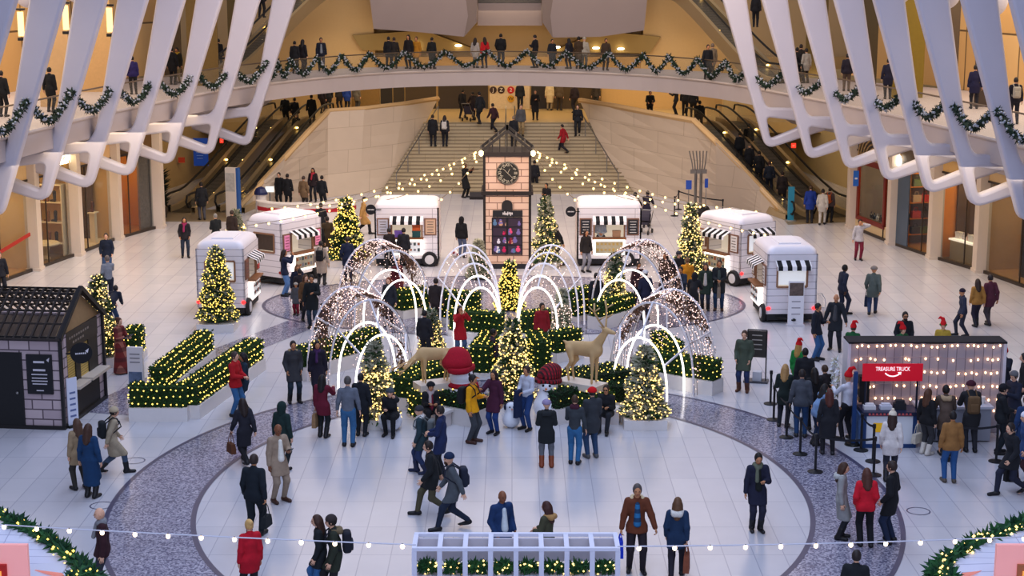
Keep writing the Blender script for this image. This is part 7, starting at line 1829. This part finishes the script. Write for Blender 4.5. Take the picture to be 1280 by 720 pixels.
# ------------------------------------------------------------------ strings of bulbs from the tower to the trailers
BULBME = None
def bulb_string(a, b, sag, step, r, label, grp, mat, cable='8a7a60', cr=.012):
    a, b = Vector(a), Vector(b); t = thing('string_lights', label, 'string lights', a, 0, grp); n = max(4, int((b - a).length / step)); d = b - a
    pt = lambda f: d * f - Vector((0, 0, sag * 2.6 * f * (1 - f)))
    mb = MB(); mb.tube([pt(i / 24) for i in range(25)], cr, 4); mb.build('cable', M(cable, .5), t)
    mb = MB(); mb.ell((0, 0, -r * 1.0), (r, r, r * 1.1), 8, 6); me = mb.mesh('bulb', mat, True)
    mb = MB(); mb.tube([(0, 0, .01), (0, 0, -r * .5)], r * .4, 5); ms = mb.mesh('socket', M('3a342c', .5))
    for i in range(n): link('socket', ms, link('bulb', me, t, pt((i + .6) / n)))
tl = G(634, 336) + Vector((-TW - .1, -.02, 4.72)); tr = G(634, 336) + Vector((TW + .1, -.02, 4.72))
for k, (x, y, z, sag, nm) in enumerate(((548, 331, 2.62, .25, 'right corner of the centre left trailer'), (476, 331, 2.62, .5, 'left corner of the centre left trailer'), (392, 342, 2.7, .7, 'right end of the pink menu trailer'), (335, 345, 2.7, .7, 'left end of the pink menu trailer'), (300, 372, 2.65, .8, 'roof of the front left trailer'))):
    bulb_string(tl + Vector((0, .1 * k, .04 * k)), G(x, y) + Vector((0, .2, z)), sag, .5, .046, 'bulb string from the clock tower to the ' + nm, 'bulb strings over the market', WARMBULB)
for k, (x, y, z, sag, nm) in enumerate(((722, 331, 2.62, .25, 'left corner of the centre right trailer'), (800, 331, 2.62, .5, 'right corner of the centre right trailer'), (880, 342, 2.7, .7, 'left end of the back right trailer'), (950, 350, 2.7, .7, 'right end of the back right trailer'), (975, 388, 2.65, .8, 'roof of the front right trailer'))):
    bulb_string(tr + Vector((0, .1 * k, .04 * k)), G(x, y) + Vector((0, .2, z)), sag, .5, .046, 'bulb string from the clock tower to the ' + nm, 'bulb strings over the market', WARMBULB)
# ------------------------------------------------------------------ garlands with silver baubles on the balcony
def garland(path, label, grp, r=.20, n=90, baub=.05, nb=16, seed=1, bulbs=None, gm=None, sc_=1.0):
    r_ = random.Random(seed); P = [Vector(p) for p in path]; t = thing('garland', label, 'garland', P[0], 0, grp); o = P[0]; fo, bb = MB(), MB()
    seg = [(b - a).length for a, b in zip(P, P[1:])]; tot = sum(seg)
    def at(f):
        s = f * tot
        for a, b, l in zip(P, P[1:], seg):
            if s <= l: return a + (b - a) * (s / l) - o
            s -= l
        return P[-1] - o
    fo.tube([p - o for p in P], r * .45, 6, 1)
    for i in range(int(n * tot)):
        p = at(r_.random()); d = Vector((r_.gauss(0, 1), r_.gauss(0, 1), r_.gauss(0, 1))).normalized(); fo.spike(p + d * r * .2, d, r * r_.uniform(.7, 1.15), r * .17, r_.randrange(2))
    for i in range(int(nb * tot)):
        p = at(r_.random()); d = Vector((r_.gauss(0, 1), -abs(r_.gauss(0, 1)) - .3, r_.gauss(0, 1) + .2)).normalized(); bb.octa(p + d * r * .8, baub * r_.uniform(.8, 1.2)) if bulbs else bb.ell(p + d * r * .72, (baub, baub, baub), 7, 5)
    fo.build('foliage', gm or [M('13251a', .8), M('1c3322', .8)], t)
    stuffpart(bb.build('fairy_lights' if bulbs else 'baubles', bulbs or M('a6aab2', .3, metal=.4), t, not bulbs))
def swag_pts(x0, x1, zt=7.32, zl=6.45, n=9, near=1.0):
    out = []
    for i in range(n):
        f = i / (n - 1); p = outward(edge_at(x0 + (x1 - x0) * f), -.12); z = zl + (zt - zl) * abs(2 * f - 1) ** 1.45
        q = Vector((p.x, p.y - .05, z)); c = Vector((0, 0, CH)); out.append(c + (q - c) * near)
    return out
PK = [328, 345, 361, 394, 425, 460, 504, 556, 609, 659, 709, 762, 806, 838, 874, 909, 938]
ORD = ['first', 'second', 'third', 'fourth', 'fifth', 'sixth', 'seventh', 'eighth', 'ninth', 'tenth', 'eleventh', 'twelfth', 'thirteenth', 'fourteenth', 'fifteenth', 'sixteenth', 'seventeenth']
for k, (a, b) in enumerate(zip(PK, PK[1:])): garland(swag_pts(a, b), 'dark garland swag with silver baubles on the bridge rail, %s from the left' % ORD[k], 'garland swags on the balcony', seed=k, n=75, nb=14)
LP = [-30, 31, 87, 140, 191, 241, 287, 332]
for k, (a, b) in enumerate(zip(LP, LP[1:])): garland(swag_pts(a, b, 7.35, 6.42, near=.972), 'dark garland swag with silver baubles on the left balcony, %s from the near end' % ORD[k], 'garland swags on the balcony', seed=30 + k, n=80, nb=15)
RPk = [936, 985, 1034, 1082, 1135, 1189, 1247, 1312]
for k, (a, b) in enumerate(zip(RPk, RPk[1:])): garland(swag_pts(a, b, 7.35, 6.42, near=.952), 'dark garland swag with silver baubles on the right balcony, %s from the bridge' % ORD[k], 'garland swags on the balcony', seed=50 + k, n=80, nb=15)
# ------------------------------------------------------------------ foreground: light string, planter frame, two garlanded kiosks
a, b = T(-40, 664, 24), T(640, 684, 24); 
bulb_string(T(-60, 652, 24.6), T(520, 681, 24), .04, .48, .034, 'foreground bulb string left of the white planter frame', 'foreground bulb strings', glow('ffe2bc', 4), 'c8c8d4', .011)
bulb_string(T(772, 683, 24), T(1340, 668, 24.6), .06, .49, .034, 'foreground bulb string right of the white planter frame', 'foreground bulb strings', glow('ffe2bc', 4), 'c8c8d4', .011)
p = T(645, 684, 30); WF = M('dfe0ee', .5); fz = p.z
t = thing('planter_frame', 'white slatted planter frame at the bottom centre', 'planter frame', (p.x, p.y, 0)); hw = 130 / F0 * 30
mb = MB(); mb.box((-hw, -.05, fz - .06), (hw, .03, fz)); mb.box((-hw, .72, fz - .06), (hw, .8, fz)); mb.build('top_rail', WF, t)
for i in range(9):
    x = -hw + .04 + (2 * hw - .08) * i / 8; mb = MB(); mb.box((x - .045, -.055, 0), (x + .045, .025, fz - .062)); mb.build('post', WF, t)
    mb = MB(); mb.box((x - .045, .032, fz - .055), (x + .045, .718, fz - .004)); mb.build('cross_slat', WF, t)
mb = MB(); mb.box((-hw, .1, 0), (hw, .7, fz - .62)); mb.build('planter_box', M('d8d8e4', .5), t)
mb = MB(); mb.box((-hw, .62, fz - .5), (hw, .66, fz - .06)); mb.build('back_panel', M('cfc8d0', .6), t)
for i in range(8):
    x = -hw + .04 + (2 * hw - .08) * (i + .5) / 8; y0 = p.y + .30
    garland([(p.x + x - .15, y0, fz - .52), (p.x + x, y0, fz - .46), (p.x + x + .15, y0, fz - .52)], 'green sprig with lights in the white planter frame, %s from the left' % ORD[i], 'sprigs in the planter frame', r=.16, n=420, baub=.022, nb=26, seed=80 + i, bulbs=BULBW, gm=[M('1d4a26', .8), M('2a5c2c', .8)])
def kiosk(side, label):
    sg = -1 if side < 0 else 1
    t = thing('roofed_kiosk', label, 'kiosk', T(640 + sg * 640, 760, 27) * 1.0)
    o = t.location.copy()
    px = (lambda x: x) if side < 0 else (lambda x: 1280 - x)
    # roof: thin white slab seen from above, its garlanded edge running down toward the hall's middle
    e = [T(px(-60), 618, 28.6), T(px(0), 645, 28.0), T(px(55), 672, 27.4), T(px(100), 706, 26.6), T(px(118), 722, 26.2)] if side < 0 else [T(px(-60), 628, 28.6), T(px(0), 655, 28.0), T(px(45), 672, 27.4), T(px(90), 696, 26.6), T(px(118), 716, 26.2)]
    low = [q + Vector((-sg * -0.0, -1.5, -.55)) for q in e]
    mb = MB(); vs = []
    for a, b in zip(e, low): vs += [a - o, Vector((a.x + sg * 2.2, a.y - .9, a.z - .12)) - o, Vector((a.x + sg * 2.2, a.y - .9, a.z - .22)) - o, a - o - Vector((0, 0, .10))]
    mb.add(vs, [(4 * i + j, 4 * i + (j + 1) % 4, 4 * i + 4 + (j + 1) % 4, 4 * i + 4 + j) for i in range(len(e) - 1) for j in range(4)] + [(0, 1, 2, 3), (19, 18, 17, 16)])
    mb.build('roof', brick_mat('kiosk_roof%d' % side, 'd9d9e8', 'e0e0ee', 'b8b8cc', 5, .22, 'XY', 0, .01, .5, .1), t)
    c = T(px(6), 722, 25.2) - o
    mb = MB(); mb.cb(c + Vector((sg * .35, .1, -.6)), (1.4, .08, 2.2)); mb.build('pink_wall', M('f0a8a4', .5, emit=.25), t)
    mb = MB(); mb.cb(c + Vector((sg * .25, .04, -.45)), (.55, .06, 1.3)); mb.build('window_frame', M('c22a26', .5) if side < 0 else M('b8704a', .5), t)
    mb = MB(); mb.cb(c + Vector((sg * .25, .0, -.45)), (.40, .05, 1.1)); mb.build('lit_window', glow('e0a050', .7), t)
    q = T(px(76), 706, 26.2) - o; mb = MB(); mb.prism([q + Vector((-sg * .45, -.1, .12)) * -1, q + Vector((-sg * .2, -.3, -.16)), q + Vector((-sg * .1, -.3, -.02))], (0, 0, -.03)); mb.build('pink_trim', M('f0a08e', .5, emit=.25), t)
    mb = MB(); z0 = -o.z; mb.box((c.x + sg * .3 - .9, c.y + .2, z0), (c.x + sg * .3 + .9, c.y + 1.6, c.z - .3)); mb.build('walls', M('dcdce8', .5), t)
    garland(e, ('left' if side < 0 else 'right') + ' thick green garland with lights along the near kiosk roof', 'garlands on the near kiosks', r=.20, n=190, baub=.026, nb=22, seed=95 + side, bulbs=BULBY if side < 0 else BULBW, gm=[M('1c4a30', .8), M('2b5f33', .8)])
    f = [e[-1] + Vector((-.02, .05, -.02)), T(px(118), 700 if side > 0 else 708, 26.6), T(px(92), 716, 25.8), T(px(80), 730, 25.3)]
    garland([e[-1], T(px(104), 712, 26.0), T(px(84), 728, 25.4)], ('left' if side < 0 else 'right') + ' short end of green garland turning under the near kiosk roof', 'garlands on the near kiosks', r=.19, n=190, baub=.026, nb=22, seed=97 + side, bulbs=BULBY if side < 0 else BULBW, gm=[M('1c4a30', .8), M('2b5f33', .8)])
kiosk(-1, 'white roofed kiosk with pink wall at the lower left corner'); kiosk(1, 'white roofed kiosk with pink wall at the lower right corner')
build_people()
# ------------------------------------------------------------------ light
w = bpy.data.worlds.new('world'); sc.world = w; w.use_nodes = True; bg = w.node_tree.nodes['Background']; bg.inputs[0].default_value = (.60, .62, .92, 1); bg.inputs[1].default_value = .30
def area(loc, sx, sy, e, col, rot=(0, 0, 0), nm='skylight'):
    l = bpy.data.lights.new(nm, 'AREA'); l.shape = 'RECTANGLE'; l.size = sx; l.size_y = sy; l.energy = e; l.color = col; o = bpy.data.objects.new(nm, l); COL.objects.link(o); o.location = loc; o.rotation_euler = rot
area((0, 40, 30), 10, 60, 8000, (.60, .73, 1.0), nm='roof_skylight')
area((0, 78, 17), 26, 14, 1700, (1, .79, .54), (R(12), 0, 0), nm='concourse_lamps')
area((0, 68, 13.5), 24, 14, 1700, (1, .74, .48), nm='hall_lamps')
for sx in (-1, 1):
    area((sx * 21, 66, 11.5), 6, 26, 1150, (1, .80, .56), (0, R(sx * 10), 0), nm='gallery_lamps')
    area((sx * 16.2, 66, 5.2), 3, 24, 420, (1, .78, .52), nm='arcade_lamps')
area((0, 98.5, 5.2), 22, 7, 300, (1, .78, .52), nm='concourse_lamps')
area((0, 96, 13), 30, 8, 360, (1, .79, .54), nm='upper_lamps'); area((0, 99.5, 9.2), 26, 3, 280, (1, .81, .56), (R(-20), 0, 0), nm='bridge_fill')  # the light over the bridge is added fill for the dark area under the volumes
area((-.3, 58.5, 7.5), 3, 1.5, 420, (1, .74, .48), (R(55), 0, 0), nm='tower_fill')  # added warm fill to brighten the front of the clock tower
area((0, 98.6, 7.2), 24, 1.2, 170, (1, .80, .55), (R(82), 0, 0), nm='bridge_fill')  # added fill turned to the back wall to lift it behind the bridge
for sx in (-1, 1): area((sx * 16, 87, 5.4), 5, 1.5, 150, (1, .76, .46), (R(68), 0, 0), nm='escalator_fill')  # added fill for the walls beyond the escalators
area((0, -4, 22), 34, 12, 5000, (.66, .77, 1.0), (R(62), 0, 0), nm='front_fill')  # added bluish frontal fill, unseen behind the camera, to light faces and fronts
sc.view_settings.view_transform = 'Standard'; sc.view_settings.look = 'None'; sc.view_settings.exposure = .2; sc.view_settings.gamma = .9
sc.cycles.sample_clamp_indirect = 3; sc.cycles.max_bounces = 6; sc.cycles.diffuse_bounces = 3; sc.cycles.transparent_max_bounces = 12
